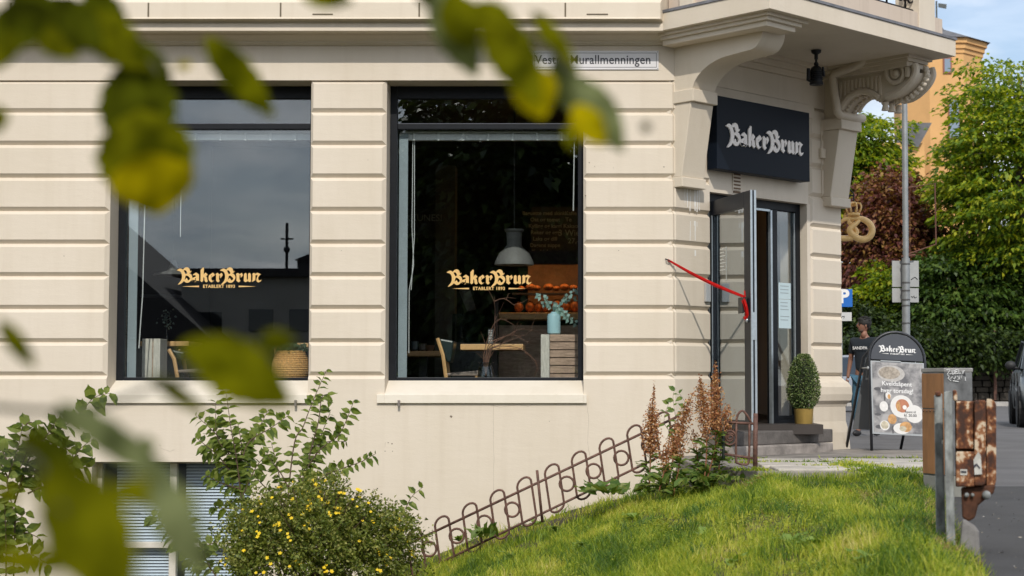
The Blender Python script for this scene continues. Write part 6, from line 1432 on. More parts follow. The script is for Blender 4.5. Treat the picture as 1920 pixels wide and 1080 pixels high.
# ------------------------------------------------ cars
TYRE = mat('tyre_rubber', (.012, .012, .012), .85); RIM = mat('alloy_rim', (.45, .45, .46), .3, .8); CARGL = mat('car_glass', (.012, .016, .02), .06, spec=.9); LAMPG = mat('headlight', (.55, .58, .6), .1, .3); BLP = mat('black_plastic', (.015, .015, .016), .6); REDL = mat('tail_light', (.35, .01, .01), .25)
def car(name, label, paint, Lc=4.4, Wc=1.82, Hc=1.68, hood=.98, belt=1.02):
    o = empty(name, (0, 0, 0), label, 'car')
    hw = Wc/2; gl = .26
    st_ = [(-Lc/2, .42, .85, hw-.18), (-Lc/2+.10, .34, belt-.02, hw-.07), (-Lc/2+.5, gl, belt, hw), (0, gl, belt, hw), (Lc/2-1.25, gl, hood+.02, hw), (Lc/2-.5, gl, hood-.08, hw-.03), (Lc/2-.12, .30, hood-.20, hw-.12), (Lc/2, .40, hood-.34, hw-.26)]
    V = []; n = 12
    for (x, z0, z1, h_) in st_:
        mid = z0+(z1-z0)*.55
        V += [(x, y, z) for y, z in ((-h_*.8, z0), (-h_*.97, z0+.06), (-h_, mid-.1), (-h_*.99, mid+.05), (-h_*.95, z1-.08), (-h_*.86, z1), (h_*.86, z1), (h_*.95, z1-.08), (h_*.99, mid+.05), (h_, mid-.1), (h_*.97, z0+.06), (h_*.8, z0))]
    fs = [(i*n+k, i*n+(k+1) % n, (i+1)*n+(k+1) % n, (i+1)*n+k) for i in range(len(st_)-1) for k in range(n)]+[tuple(range(n))[::-1], tuple((len(st_)-1)*n+k for k in range(n))]
    mb = MB(); mb.add(V, [f[::-1] for f in fs]); mb.build('body', paint, o, smooth='auto', bevel=.02)
    xr0, xr1 = -Lc/2+.15, Lc/2-1.30
    cab = lambda z, s_: z
    mb = MB(); b0, b1 = belt-.03, Hc
    P = lambda x, y, z: (x, y, z)
    mb.hexa([(xr0, -hw*.88, b0), (xr1, -hw*.88, b0), (xr1, hw*.88, b0), (xr0, hw*.88, b0), (xr0+.38, -hw*.70, b1-.05), (xr1-.85, -hw*.70, b1-.05), (xr1-.85, hw*.70, b1-.05), (xr0+.38, hw*.70, b1-.05)]); mb.build('window_glass', CARGL, o, bevel=.05)
    mb = MB(); mb.hexa([(xr0+.36, -hw*.71, b1-.07), (xr1-.83, -hw*.71, b1-.07), (xr1-.83, hw*.71, b1-.07), (xr0+.36, hw*.71, b1-.07), (xr0+.48, -hw*.62, b1), (xr1-.98, -hw*.62, b1), (xr1-.98, hw*.62, b1), (xr0+.48, hw*.62, b1)]); mb.build('roof', paint, o, bevel=.03)
    for s_ in (-1, 1):
        mb = MB()
        for (xa, xb) in ((xr0-.005, xr0+.385), (-.05, 0.0), (xr1+.01, xr1-.84)): mb.tube([(xa, s_*hw*.885, b0), (xb, s_*hw*.705, b1-.05)], .035, 6)
        mb.build('pillar', paint, o)
        for x in (-Lc/2+.85, Lc/2-.88):
            mb = MB(); mb.T = lambda p, x=x, s_=s_: Vector((x+p[0], s_*(hw-.015)+s_*p[2], .36+p[1])); mb.lathe([(.0, -.1), (.41, -.1), (.41, .018), (.0, .018)], seg=24); mb.build('wheel_arch', BLP, o)
            mb = MB(); mb.T = lambda p, x=x, s_=s_: Vector((x+p[0], s_*(hw-.06)+s_*p[2], .34+p[1])); mb.lathe([(.22, -.16), (.33, -.15), (.345, -.1), (.345, .06), (.33, .09), (.22, .09)], seg=28); w_ = mb.build('wheel', TYRE, o, smooth='auto')
            mb = MB(); mb.T = lambda p, x=x, s_=s_: Vector((x+p[0], s_*(hw-.06)+s_*p[2], .34+p[1])); mb.lathe([(.0, .07), (.05, .075), (.06, .05)], seg=12)
            for k in range(7): a = 2*math.pi*k/7; mb.box(0, 0, 0, 0, 0, 0) if False else mb.add([(.04*math.cos(a-.6), .04*math.sin(a-.6), .07), (.04*math.cos(a+.6), .04*math.sin(a+.6), .07), (.23*math.cos(a+.15), .23*math.sin(a+.15), .075), (.23*math.cos(a-.15), .23*math.sin(a-.15), .075)], [(0, 1, 2, 3)])
            mb.lathe([(.205, .05), (.215, .085), (.235, .085), (.235, .05)], seg=24); mb.build('rim', RIM, w_)
        mb = MB(); mb.ball((xr1-.12, s_*(hw+.10), belt+.06), .11, 10, 6, (.6, 1, .8)); mb.tube([(xr1-.12, s_*(hw-.05), belt), (xr1-.12, s_*(hw+.08), belt+.03)], .03, 6); mb.build('wing_mirror', BLP, o, smooth=True)
        mb = MB(); mb.ball((Lc/2-.22, s_*(hw-.24), hood-.24), .16, 10, 6, (1, 1.1, .5)); mb.build('headlight', LAMPG, o, smooth=True)
        mb = MB(); mb.ball((-Lc/2+.10, s_*(hw-.16), belt-.14), .13, 10, 6, (.6, .8, 1.2)); mb.build('tail_light', REDL, o, smooth=True)
        mb = MB(); mb.box(-.15, .02, s_*(hw-.01) if s_ > 0 else -hw-.012, s_*(hw+.012) if s_ > 0 else -hw+.01, .80, .83); mb.box(-1.15, -.98, s_*(hw-.01) if s_ > 0 else -hw-.012, s_*(hw+.012) if s_ > 0 else -hw+.01, .82, .85); mb.build('door_handle', BLP, o)
        mb = MB()
        for x in (-1.02-.0, -.02, 1.0): mb.box(x-.005, x+.005, s_*hw-.02 if s_ > 0 else -hw-.004, s_*hw+.004 if s_ > 0 else -hw+.02, .36, belt-.08)
        mb.build('door_seam', BLP, o)
    mb = MB(); mb.box(Lc/2-.06, Lc/2+.015, -.55, .55, .42, .60); mb.box(Lc/2-.2, Lc/2-.02, -.62, .62, .28, .38); mb.build('grille', BLP, o, bevel=.02)
    mb = MB(); mb.box(-Lc/2-.03, -Lc/2+.2, -hw+.15, hw-.15, .32, .56); mb.build('rear_bumper', BLP, o, bevel=.04)
    return o
def carpos(o, X, Y, rz, z=GZ+.004): o.location = (X, Y, z); o.rotation_euler = (0, 0, rz)
c1 = car('parked_car', 'dark green black sports utility car parked at the right edge of the photo', mat('dark_car_paint', (.010, .016, .017), .4, .1, coat=.35), Hc=1.72, hood=1.06, belt=1.10)
carpos(c1, 9.46, 31.8, -math.pi/2-R(12))
c2_ = car('parked_car', 'silver grey hatchback parked behind the walking man', mat('silver_car_paint', (.36, .37, .39), .3, .6, coat=.6), Hc=1.62)
carpos(c2_, 8.75, 46.0, -math.pi/2+R(20))
# ------------------------------------------------ person
def skinmesh(name, V, E, Rd, m, parent, T, sub=2, root=0):
    me = bpy.data.meshes.new(name); me.from_pydata([Vector(v) for v in V], E, []); me.update()
    ob = bpy.data.objects.new(name, me); COL.objects.link(ob)
    md = ob.modifiers.new('s', 'SKIN'); sm_ = ob.modifiers.new('u', 'SUBSURF'); sm_.levels = sub; sm_.render_levels = sub
    sk = me.skin_vertices[0].data
    for i, r_ in enumerate(Rd): sk[i].radius = r_ if isinstance(r_, tuple) else (r_, r_); sk[i].use_root = (i == root)
    dg = bpy.context.evaluated_depsgraph_get(); m2 = bpy.data.meshes.new_from_object(ob.evaluated_get(dg)); bpy.data.objects.remove(ob)
    m2.name = name; O = origin(parent)
    for v in m2.vertices: v.co = T(v.co)-O
    m2.polygons.foreach_set('use_smooth', [True]*len(m2.polygons)); m2.materials.clear(); m2.materials.append(m)
    o2 = bpy.data.objects.new(name, m2); COL.objects.link(o2); o2.parent = parent; return o2
PY = 25.6; pxy = onY(1622, 700, PY)
man = empty('person', Vector((pxy.x, PY, GZ)), 'man in black printed t-shirt, blue jeans and sunglasses walking behind the sidewalk board', 'person')
rz = R(-38)                                # local +y forward -> turned towards camera left
fwd_ang = math.atan2(-.80, -.60)-math.pi/2
def TM(p): c_, s_ = math.cos(fwd_ang), math.sin(fwd_ang); return Vector((man.location.x+p[0]*c_-p[1]*s_, man.location.y+p[0]*s_+p[1]*c_, GZ+p[2]))
SKIN = mat('skin', (.27, .13, .085), .55, var=.1, vscale=5); TEE = mat('black_tshirt', (.010, .016, .024), .85, bump=.01, bscale=9); JEAN = mat('blue_jeans', (.05, .14, .22), .8, var=.4, vscale=10, bump=.006, bscale=20); HAIR = mat('dark_hair', (.008, .007, .006), .6, bump=.008, bscale=60)
SH_, HP = 1.50, .98
Vb = [(0, 0, HP), (0, .01, 1.14), (0, .01, 1.30), (0, 0, 1.45), (0, .0, 1.56), (0, .02, 1.62),
      (.19, 0, 1.48), (.25, -.01, 1.22), (.27, .04, .98), (.27, .06, .90), (-.19, 0, 1.48), (-.25, -.03, 1.22), (-.26, .0, .98), (-.26, .02, .90),
      (.10, 0, .93), (.12, .08, .52), (.12, -.02, .12), (.12, .10, .04), (-.10, 0, .93), (-.12, .02, .52), (-.12, -.20, .16), (-.12, -.12, .05)]
Eb = [(0, 1), (1, 2), (2, 3), (3, 4), (4, 5), (3, 6), (6, 7), (7, 8), (8, 9), (3, 10), (10, 11), (11, 12), (12, 13), (0, 14), (14, 15), (15, 16), (16, 17), (0, 18), (18, 19), (19, 20), (20, 21)]
Rb = [(.14, .10), (.13, .095), (.15, .11), (.11, .085), .055, .055, .058, .042, .030, .026, .058, .042, .030, .026, .085, .058, .040, .035, .085, .058, .040, .035]
body = skinmesh('body', Vb, Eb, Rb, SKIN, man, TM)
hd = Vector((0, .035, 1.735)); ha = math.atan2(-.25, -1)-math.pi/2-fwd_ang   # head looks to the left
def TH_(p): c_, s_ = math.cos(ha), math.sin(ha); return TM(Vector((hd.x+p[0]*c_-p[1]*s_, hd.y+p[0]*s_+p[1]*c_, hd.z+p[2])))
def headmesh():
    V = []; fs = []; sg, rg_ = 20, 16
    for i in range(rg_+1):
        ph = math.pi*i/rg_; z = -math.cos(ph)*.122; r_ = math.sin(ph)
        for k in range(sg):
            a = 2*math.pi*k/sg; x = r_*.076*math.cos(a); y = r_*.098*math.sin(a)
            if z < 0: x *= 1-.28*(-z/.122); y = y*(1-.18*(-z/.122))+.012*(-z/.122)
            if y > .07 and abs(x) < .016 and -.045 < z < .015: y += .022*(1-abs(x)/.016)
            if y > .06 and .0 < z < .03 and .015 < abs(x) < .05: y -= .010
            if y > .06 and -.068 < z < -.05 and abs(x) < .03: y += .006
            V.append((x, y, z))
    fs = [(i*sg+k, i*sg+(k+1) % sg, (i+1)*sg+(k+1) % sg, (i+1)*sg+k) for i in range(rg_) for k in range(sg)]; return V, fs
mb = MB(TH_); mb.add(*headmesh())
for s_ in (-1, 1): mb.ball((s_*.078, -.005, -.01), .022, 8, 6, (.4, .8, 1.3))
mb.tube([(0, -.01, -.2), (0, .0, -.09)], .05, 10)
mb.build('head', SKIN, man, smooth=True)
mb = MB(TH_); mb.ball((0, -.018, .035), .103, 16, 10, (.88, 1.08, .98)); mb.ball((0, .045, .092), .05, 10, 6, (1.2, 1, .6)); mb.ball((0, -.07, -.02), .06, 10, 6, (1.1, .7, 1.2))
g_ = random.Random(2)
for k in range(60): a = g_.uniform(0, 6.28); b = g_.uniform(.2, 1.2); mb.ball((.085*math.cos(a)*math.cos(b), -.02+.10*math.sin(a)*math.cos(b), .045+.095*math.sin(b)), .014, 5, 4)
mb.build('hair', HAIR, man, smooth=True)
mb = MB(TH_)
for s_ in (-1, 1): mb.ball((s_*.033, .088, .012), .024, 10, 6, (1.05, .35, .8)); mb.tube([(s_*.055, .08, .018), (s_*.078, .0, .018)], .004, 4)
mb.tube([(-.015, .098, .018), (.015, .098, .018)], .004, 4); mb.build('sunglasses', mat('sunglasses', (.03, .008, .006), .15), man, smooth=True)
mb = MB(TH_); mb.ball((0, .080, -.066), .02, 8, 5, (1.1, .4, .35)); mb.build('lips', mat('lips', (.25, .09, .07), .5), man, smooth=True)
mb = MB(TH_); mb.ball((0, .045, -.085), .058, 10, 6, (1.0, .75, .55)); mb.build('stubble', mat('stubble', (.09, .05, .035), .8), man, smooth=True)
skinmesh('t_shirt', [(0, 0, .95), (0, .01, 1.12), (0, .01, 1.30), (0, 0, 1.47), (.185, 0, 1.485), (.235, -.01, 1.27), (-.185, 0, 1.485), (-.235, -.02, 1.27)], [(0, 1), (1, 2), (2, 3), (3, 4), (4, 5), (3, 6), (6, 7)], [(.17, .125), (.16, .12), (.18, .135), (.12, .10), .085, .068, .085, .068], TEE, man, TM)
skinmesh('jeans', [(0, 0, .97), (.10, 0, .88), (.12, .08, .52), (.12, -.02, .10), (-.10, 0, .88), (-.12, .02, .52), (-.12, -.20, .14)], [(0, 1), (1, 2), (2, 3), (0, 4), (4, 5), (5, 6)], [(.165, .12), .115, .085, .07, .115, .085, .07], JEAN, man, TM)
for s_, y_, z_ in ((.12, .06, .05), (-.12, -.14, .06)):
    mb = MB(TM); mb.ball((s_, y_, z_), .05, 10, 6, (.95, 2.6, 1.0)); mb.build('shoe', mat('dark_shoe', (.02, .02, .022), .6), man, smooth=True)
for s_, y_ in ((.272, .07), (-.262, .03)):   # fingers of each hand
    mb = MB(TM)
    for k, (dy, ln) in enumerate(((-.03, .055), (-.012, .07), (.006, .075), (.024, .065))):
        mb.tube([(s_, y_+dy, .875), (s_, y_+dy+.004, .875-ln*.6), (s_-.012*(1 if s_ > 0 else -1), y_+dy+.006, .875-ln)], [.010, .009, .007], 6)
    mb.tube([(s_, y_+.03, .90), (s_-.01, y_+.052, .87), (s_-.012, y_+.058, .85)], [.012, .010, .008], 6)
    mb.build('fingers', SKIN, man, smooth=True)
mb = MB(); tO = TM((0, .158, 1.375)); Ux = (TM((-1, 0, 0))-TM((0, 0, 0))).normalized(); place(mb, text_mesh('SANDPA', .066, .002, .0012), tO+ (TM((0, 1, 0))-TM((0, 0, 0)))*.01, Ux, Z3); mb.build('shirt_print', WHITE, man)
# ============================================================ PLANTS BEFORE THE FACADE
SAP = leafmat('sapling_leaf', [(.050, .085, .010), (.085, .130, .014), (.14, .19, .025), (.21, .25, .06)], .38, .6)
STEM = mat('sapling_bark', (.10, .065, .04), .8)
def sprig(pts, leaf, sp, stems, L, g, r0=.006, side=1.0):
    P = [Vector(p) for p in sm(pts, 6)]; stems.tube(P, [r0*(1-.75*i/(len(P)-1)) for i in range(len(P))], 5)
    acc = 0; s_ = 1
    for i in range(1, len(P)):
        seg_ = (P[i]-P[i-1]); acc += seg_.length
        while acc > sp:
            acc -= sp; s_ *= -1; d = seg_.normalized()
            sd = d.cross(Vector((0, -1, .25))).normalized()*s_
            dr = (sd*side+d*.45+Vector((0, g.uniform(-.5, .3), -.12))+Vector(g.normal(0, .18, 3))).normalized()
            L.append((P[i]-seg_*0.0, dr, leaf*g.uniform(.65, 1.2)*(.6+.4*min(1, (len(P)-i)/4))))
def sapling(name, label, stems_px, Y, leaf, sp, seed, jy=.25, m=SAP, cat='sapling', wide=.56, r0=.008):
    g = np.random.default_rng(seed); b = onY(stems_px[0][0][0], stems_px[0][0][1], Y)
    o = empty(name, b, label, cat); mb = MB(); L_ = []
    for pts in stems_px:
        dy = g.uniform(-jy, jy); n = len(pts)
        sprig([onY(x, y, Y+dy*(i/(n-1))) for i, (x, y) in enumerate(pts)], leaf, sp, mb, L_, g, r0)
    mb.build('stems', STEM, o, smooth=True)
    P = np.array([a for a, _, _ in L_]); D = np.array([b_ for _, b_, _ in L_]); S_ = np.array([c_ for _, _, c_ in L_]); n = len(P)
    Nn = np.array([0, -.8, .8])+g.normal(0, .45, (n, 3)); npmesh('leaves', leaves(P, D, Nn, S_, S_*wide, .14, .18), 4, m, o); return o
def zc(L_, ox, oy, s_): return [[(ox+x/s_, oy+y/s_) for x, y in q] for q in L_]
A1 = zc([[(250, 1100), (248, 640), (240, 520)], [(250, 700), (225, 480), (200, 350), (170, 130)], [(240, 560), (150, 400), (90, 330), (20, 270)], [(240, 560), (160, 450), (45, 460)], [(248, 600), (190, 540), (110, 535)], [(245, 640), (150, 610), (70, 570)], [(248, 560), (300, 420), (340, 330), (385, 240)], [(245, 520), (290, 400), (400, 330), (490, 265)], [(250, 740), (190, 740), (110, 730)], [(245, 700), (290, 600), (330, 520), (390, 450)], [(245, 600), (215, 480), (130, 390), (120, 200)], [(200, 560), (130, 470), (20, 380)], [(240, 540), (250, 420), (230, 300)]], 360, 680, 2.7)
sapling('elm_sapling', 'leafy green sapling before the right half of the basement window', A1, 13.9, .105, .027, 41, wide=.6)
A2 = zc([[(455, 900), (450, 650), (430, 520), (400, 400)], [(480, 900), (490, 640), (520, 400), (560, 330), (590, 250), (640, 130), (680, 40)], [(520, 900), (560, 600), (640, 450), (740, 370), (790, 270), (820, 190)], [(560, 700), (620, 500), (650, 380), (700, 250)], [(560, 640), (600, 450), (640, 300), (660, 170), (710, 180)], [(600, 700), (640, 590), (750, 540), (860, 500), (930, 460)], [(540, 600), (600, 440), (690, 400), (780, 400)], [(490, 640), (450, 560), (380, 470)], [(560, 650), (700, 560), (740, 510)], [(460, 700), (360, 620), (310, 560)]], 360, 680, 2.7)
sapling('elm_sapling', 'tall sparse sapling with several upright shoots behind the yellow flowered bush', A2, 13.8, .092, .031, 42, wide=.6)
A3 = zc([[(1035, 1100), (1040, 850), (1090, 720), (1120, 670), (1170, 630)], [(1050, 830), (1080, 770), (1100, 775)], [(1000, 900), (1020, 780), (1030, 730)]], 360, 680, 2.7)
sapling('elm_sapling', 'small single shoot rising between the flowered bush and the iron fence', A3, 13.9, .09, .033, 43, r0=.006)
A4 = zc([[(70, 1200), (75, 900), (78, 760), (40, 580), (90, 420), (122, 265)], [(30, 1200), (32, 900), (25, 700)], [(75, 700), (160, 440), (230, 350), (330, 290), (430, 210), (500, 130), (590, 105)], [(100, 600), (200, 520), (280, 500), (370, 480), (430, 400), (540, 320)], [(150, 520), (300, 520), (400, 500), (480, 500)], [(150, 640), (250, 600), (340, 630), (490, 650)], [(120, 300), (160, 260), (205, 300)], [(45, 560), (0, 480), (-60, 450)], [(50, 500), (0, 390), (-50, 380)], [(75, 880), (140, 850), (210, 880)], [(32, 900), (60, 820), (140, 740)], [(30, 800), (0, 740), (-40, 700)], [(75, 1000), (150, 960), (260, 1020)], [(80, 640), (150, 560), (220, 560)], [(160, 440), (250, 330), (300, 250)], [(230, 350), (350, 400), (420, 440)], [(60, 560), (110, 500), (150, 400)], [(30, 1000), (-20, 900), (-50, 850)]], 0, 700, 2.843)
sapling('elm_sapling', 'broad leaved young tree at the left edge reaching up to the left window sill', A4, 12.6, .135, .033, 44, wide=.62)
A5 = [[(160+x/4.5, 840+y/4.5) for x, y in q] for q in ([(1120, 1120), (1050, 1010), (860, 860), (760, 770), (700, 720), (620, 600), (540, 570)], [(860, 860), (880, 720), (850, 560), (810, 530)], [(960, 930), (1040, 820), (1130, 790)], [(1000, 960), (920, 960), (860, 930)], [(760, 770), (820, 700), (850, 640)], [(1060, 1020), (1000, 900), (980, 800)])]
sapling('elm_sapling', 'low leafy shoots growing across the lower part of the basement window', A5, 13.5, .105, .027, 45, wide=.62)
# yellow flowered bush
YB = 13.2; cb = onY(592, 1040, YB)
pb = empty('flowering_bush', Vector((cb.x, YB, cb.z-.8)), 'rounded green bush dotted with small yellow flowers at the foot of the facade', 'bush')
g = np.random.default_rng(9); n = 42000; d = rdir(n); d[:, 2] = np.where(d[:, 2] < -.0, d[:, 2]*np.where(rng.uniform(0, 1, n) < .5, 1, -1), d[:, 2])
th = np.arctan2(d[:, 1], d[:, 0]); lump = 1+.12*np.sin(th*5+d[:, 2]*4)+.12*np.sin(th*11+d[:, 2]*9)+.12*np.sin(d[:, 0]*8+1)+.09*np.sin(d[:, 0]*23+d[:, 2]*17)
r = (g.uniform(.30, 1.0, n)**.40)*lump*(1+.02*g.normal(0, 1, n))
Rx, Rz = 166/F*YB, 142/F*YB
P = np.array(cb)+np.stack([d[:, 0]*r*Rx, d[:, 1]*r*Rx*.8, d[:, 2]*r*Rz-.08], 1)
BUSH = leafmat('potentilla_leaf', [(.055, .085, .012), (.11, .145, .020), (.19, .22, .035), (.34, .33, .10)], .25)
npmesh('foliage', leafpoly(P, d*.6+rdir(n)+np.array([0, 0, .3]), rdir(n), g.uniform(.024, .044, n), .018), 4, BUSH, pb)
mb = MB()
for k in range(46):
    a = random.uniform(0, 6.28); b = random.uniform(.1, 1.4); e_ = cb+Vector((math.cos(a)*math.cos(b)*Rx*.95, math.sin(a)*math.cos(b)*Rx*.75, math.sin(b)*Rz*.95)); mb.tube([cb+Vector((random.uniform(-.15, .15), random.uniform(-.1, .1), -.75)), cb.lerp(e_, .5)+Vector((0, 0, -.05)), e_], [.010, .006, .003], 4)
mb.build('stems', STEM, pb)
n = 3000; P = np.array(cb)+np.stack([g.normal(0, Rx*.42, n), g.normal(0, Rx*.3, n), g.uniform(-.75, .25, n)], 1); 
SP_, SD_ = [], []
for k in range(90):
    d_ = rdir(1)[0]; d_[2] = abs(d_[2])*.9+.1; d_[1] = -abs(d_[1])*.7; d_ /= np.linalg.norm(d_); b0 = np.array(cb)+np.array([d_[0]*Rx, d_[1]*Rx*.8, d_[2]*Rz-.08])*.92; dr = d_+g.normal(0, .35, 3)+np.array([0, 0, .45]); dr /= np.linalg.norm(dr); ll = g.uniform(.08, .24)
    for j in range(14): SP_.append(b0+dr*ll*j/14); SD_.append(dr*.6+g.normal(0, .8, 3))
n = len(SP_); npmesh('sprigs', leafpoly(np.array(SP_), np.array(SD_), rdir(n), g.uniform(.022, .038, n), .015), 4, BUSH, pb)
YEL = leafmat('yellow_petal', [(.72, .48, .01), (.90, .68, .03)], .25)
flc = []
while len(flc) < 105:
    d_ = rdir(1)[0]
    if d_[1] > .35 or d_[2] < -.1: continue
    flc.append((d_, g.uniform(0, 1)))
fl2 = []
for d_, q_ in flc:
    for j in range(int(g.integers(1, 4)) if q_ > .45 else 1): e_ = d_+g.normal(0, .035, 3); fl2.append((e_/np.linalg.norm(e_), g.uniform(0, 1)))
flc = fl2
for k in range(0, len(flc)):
    d_, q_ = flc[k]; lump = 1+.10*math.sin(math.atan2(d_[1], d_[0])*5+abs(d_[2])*4)+.03
    c_ = np.array(cb)+np.array([d_[0]*Rx, d_[1]*Rx*.8, abs(d_[2])*Rz-.08])*lump; nn = np.array([d_[0]*.6, -1.0, .5+.6*q_]); nn /= np.linalg.norm(nn)
    u_ = np.cross(nn, [0, 0, 1.]); u_ /= np.linalg.norm(u_); v_ = np.cross(nn, u_)
    D = np.array([u_*math.cos(a)+v_*math.sin(a)+nn*.25 for a in [2*math.pi*j/5+q_*6 for j in range(5)]])
    npmesh('flower', leafpoly(np.tile(c_+nn*.005, (5, 1)), D, np.tile(nn, (5, 1)), g.uniform(.012, .021), .016, .0, 0), 4, YEL, pb)
# docks with rusty seed heads
SEED = leafmat('dock_seed', [(.20, .07, .028), (.40, .17, .075), (.58, .36, .16)], .2)
DOCKL = leafmat('dock_leaf', [(.06, .12, .02), (.12, .19, .035), (.22, .25, .06)], .35)
def dock(stalks, Y, label, seed):
    g = np.random.default_rng(seed); b = onY(*stalks[0][0][0], Y); o = empty('dock_plant', b, label, 'weed')
    mb = MB(); PS, DS = [], []; PL, DL, SL = [], [], []
    for (pts, dens, f0) in stalks:
        dy = g.uniform(-.15, .15); p3 = [onY(x, y, Y+dy) for x, y in pts]; P = [Vector(p) for p in sm(p3, 8)]; mb.tube(P, [.008*(1-.7*i/len(P)) for i in range(len(P))], 6)
        for i, p in enumerate(P):
            f_ = i/len(P)
            if f_ > f0:
                rr = .070*math.sin(min(1, (f_-f0)/(1-f0)*1.15+.12)*math.pi)**.7+.006
                m_ = int(dens*rr*1350)
                for _ in range(m_): PS.append(np.array(p)+g.normal(0, 1, 3)*np.array([rr*.48, rr*.48, .025])); DS.append(g.normal(0, 1, 3)+np.array([0, 0, .8]))
            else:
                for _ in range(4): a = g.uniform(0, 6.28); PL.append(np.array(p)); DL.append(np.array([math.cos(a), math.sin(a)*.6, g.uniform(.1, .9)])); SL.append(g.uniform(.07, .17))
    mb.build('stalks', mat('dock_stalk', (.22, .09, .04), .8), o, smooth=True)
    n = len(PS); npmesh('seed_heads', leafpoly(np.array(PS), np.array(DS), rdir(n), g.uniform(.014, .028, n), .016), 4, SEED, o)
    n = len(PL); npmesh('leaves', leaves(np.array(PL), np.array(DL), np.tile([0, -.2, 1.], (n, 1))+g.normal(0, .3, (n, 3)), np.array(SL), np.array(SL)*.32, .2, .25), 4, DOCKL, o)
YD = 14.1
dock([([(1217, 925), (1220, 850), (1222, 790), (1226, 728)], 1.3, .28)], YD, 'single slim rust brown dock spike left of the other docks by the iron fence', 51)
dock([([(1245, 925), (1262, 860), (1280, 790), (1300, 735)], .9, .32), ([(1236, 920), (1248, 870), (1255, 820)], .6, .4), ([(1262, 930), (1275, 860), (1270, 810)], .4, .5)], YD, 'leaning dock with green leaves and brown seeds in the middle of the clump', 52)
dock([([(1318, 920), (1325, 840), (1318, 760), (1313, 712)], 1.2, .38), ([(1335, 925), (1342, 840), (1340, 750), (1341, 686)], 1.2, .40), ([(1345, 915), (1352, 840), (1362, 770)], .8, .5), ([(1325, 900), (1345, 830), (1366, 765)], .6, .6), ([(1305, 920), (1308, 860), (1300, 810)], .3, .6)], YD, 'tall bushy dock with orange brown seed heads before the open glass door', 53)
g = np.random.default_rng(60)
def broad(px, py, Y, n, ln, wd, label, up=.9, m=DOCKL, name='dock_rosette', cat='weed', spread=.1):
    b = onY(px, py, Y); a = g.uniform(0, 6.28, n); D = np.stack([np.cos(a), np.sin(a)*.7, g.uniform(.2, 1, n)*up+.2], 1); P = np.array(b)+np.stack([g.normal(0, spread, n), g.normal(0, spread, n), np.zeros(n)], 1)
    o = npmesh(name, leaves(P, D, np.tile([0, -.3, 1.], (n, 1))+g.normal(0, .3, (n, 3)), g.uniform(.7, 1.2, n)*ln, wd, .15, .25), 4, m); tag(o, label, cat); return o
broad(1150, 925, 14.4, 26, .22, .10, 'large dock leaves growing through the bottom of the iron fence', 1.2, spread=.14)
broad(1290, 905, 14.15, 60, .16, .06, 'mass of low green dock leaves under the brown seed spikes', 1.2, spread=.22)
broad(905, 1008, 14.4, 12, .20, .07, 'upright pale green dock leaves at the lower end of the iron fence', 2.2, spread=.05)
broad(1345, 900, 14.1, 40, .12, .05, 'leafy weeds at the left post of the iron gate', 1.4, spread=.15)
sapling('bindweed', 'thin twining green stem with heart shaped leaves between the docks', [[(1265, 860), (1268, 800), (1262, 745), (1268, 728)], [(1268, 790), (1285, 760), (1272, 735)], [(1266, 820), (1245, 790), (1258, 745)]], 14.2, .07, .045, 61, jy=.05, m=DOCKL, cat='weed', wide=.6, r0=.003)
# long stray grass stalks by the fence
# ============================================================ OVERHANGING BRANCHES NEAR THE CAMERA
FL = {'d': leafmat('near_leaf_dark', [(.040, .048, .002), (.060, .070, .003)], .40, .9), 'm': leafmat('near_leaf_mid', [(.095, .105, .002), (.135, .135, .003)], .45, .9), 'y': leafmat('near_leaf_lit_yellow', [(.27, .24, .001), (.36, .29, .002)], .5, .9), 'g': leafmat('near_leaf_grey', [(.105, .130, .050), (.14, .160, .075)], .3, .9)}  # yellow leaf colour paints in sunlight passing through the leaves
for m_ in FL.values():
    t_ = m_.node_tree; rp = [q for q in t_.nodes if q.type == 'VALTORGB'][0]; c0_, c1_ = rp.color_ramp.elements[0].color[:], rp.color_ramp.elements[1].color[:]
    rp.color_ramp.elements[0].color = [x*.55 for x in c0_[:3]]+[1]; rp.color_ramp.elements[1].color = [x*1.35 for x in c1_[:3]]+[1]; rp.color_ramp.elements[0].position = .36; rp.color_ramp.elements[1].position = .64
    tc_ = t_.nodes.new('ShaderNodeTexCoord'); nz_ = t_.nodes.new('ShaderNodeTexNoise'); nz_.inputs['Scale'].default_value = 34; nz_.inputs['Detail'].default_value = 2; t_.links.new(tc_.outputs['Object'], nz_.inputs['Vector']); t_.links.new(nz_.outputs['Fac'], rp.inputs[0])
    for n_ in m_.node_tree.nodes:
        if n_.type == 'BSDF_PRINCIPLED': n_.inputs['Specular IOR Level'].default_value = .03
ot = empty('overhanging_tree', Vector((-1.7, 1.3, -1.75)), 'blurred near tree with olive green leaves hanging across the left and top', 'tree')
mb = MB(); mb.tube([(-1.7, 1.3, -1.75), (-1.66, 1.32, -.6), (-1.6, 1.35, .5), (-1.55, 1.4, 1.6)], [.07, .06, .05, .03], 10); mb.build('trunk', BARK, ot, smooth=True)
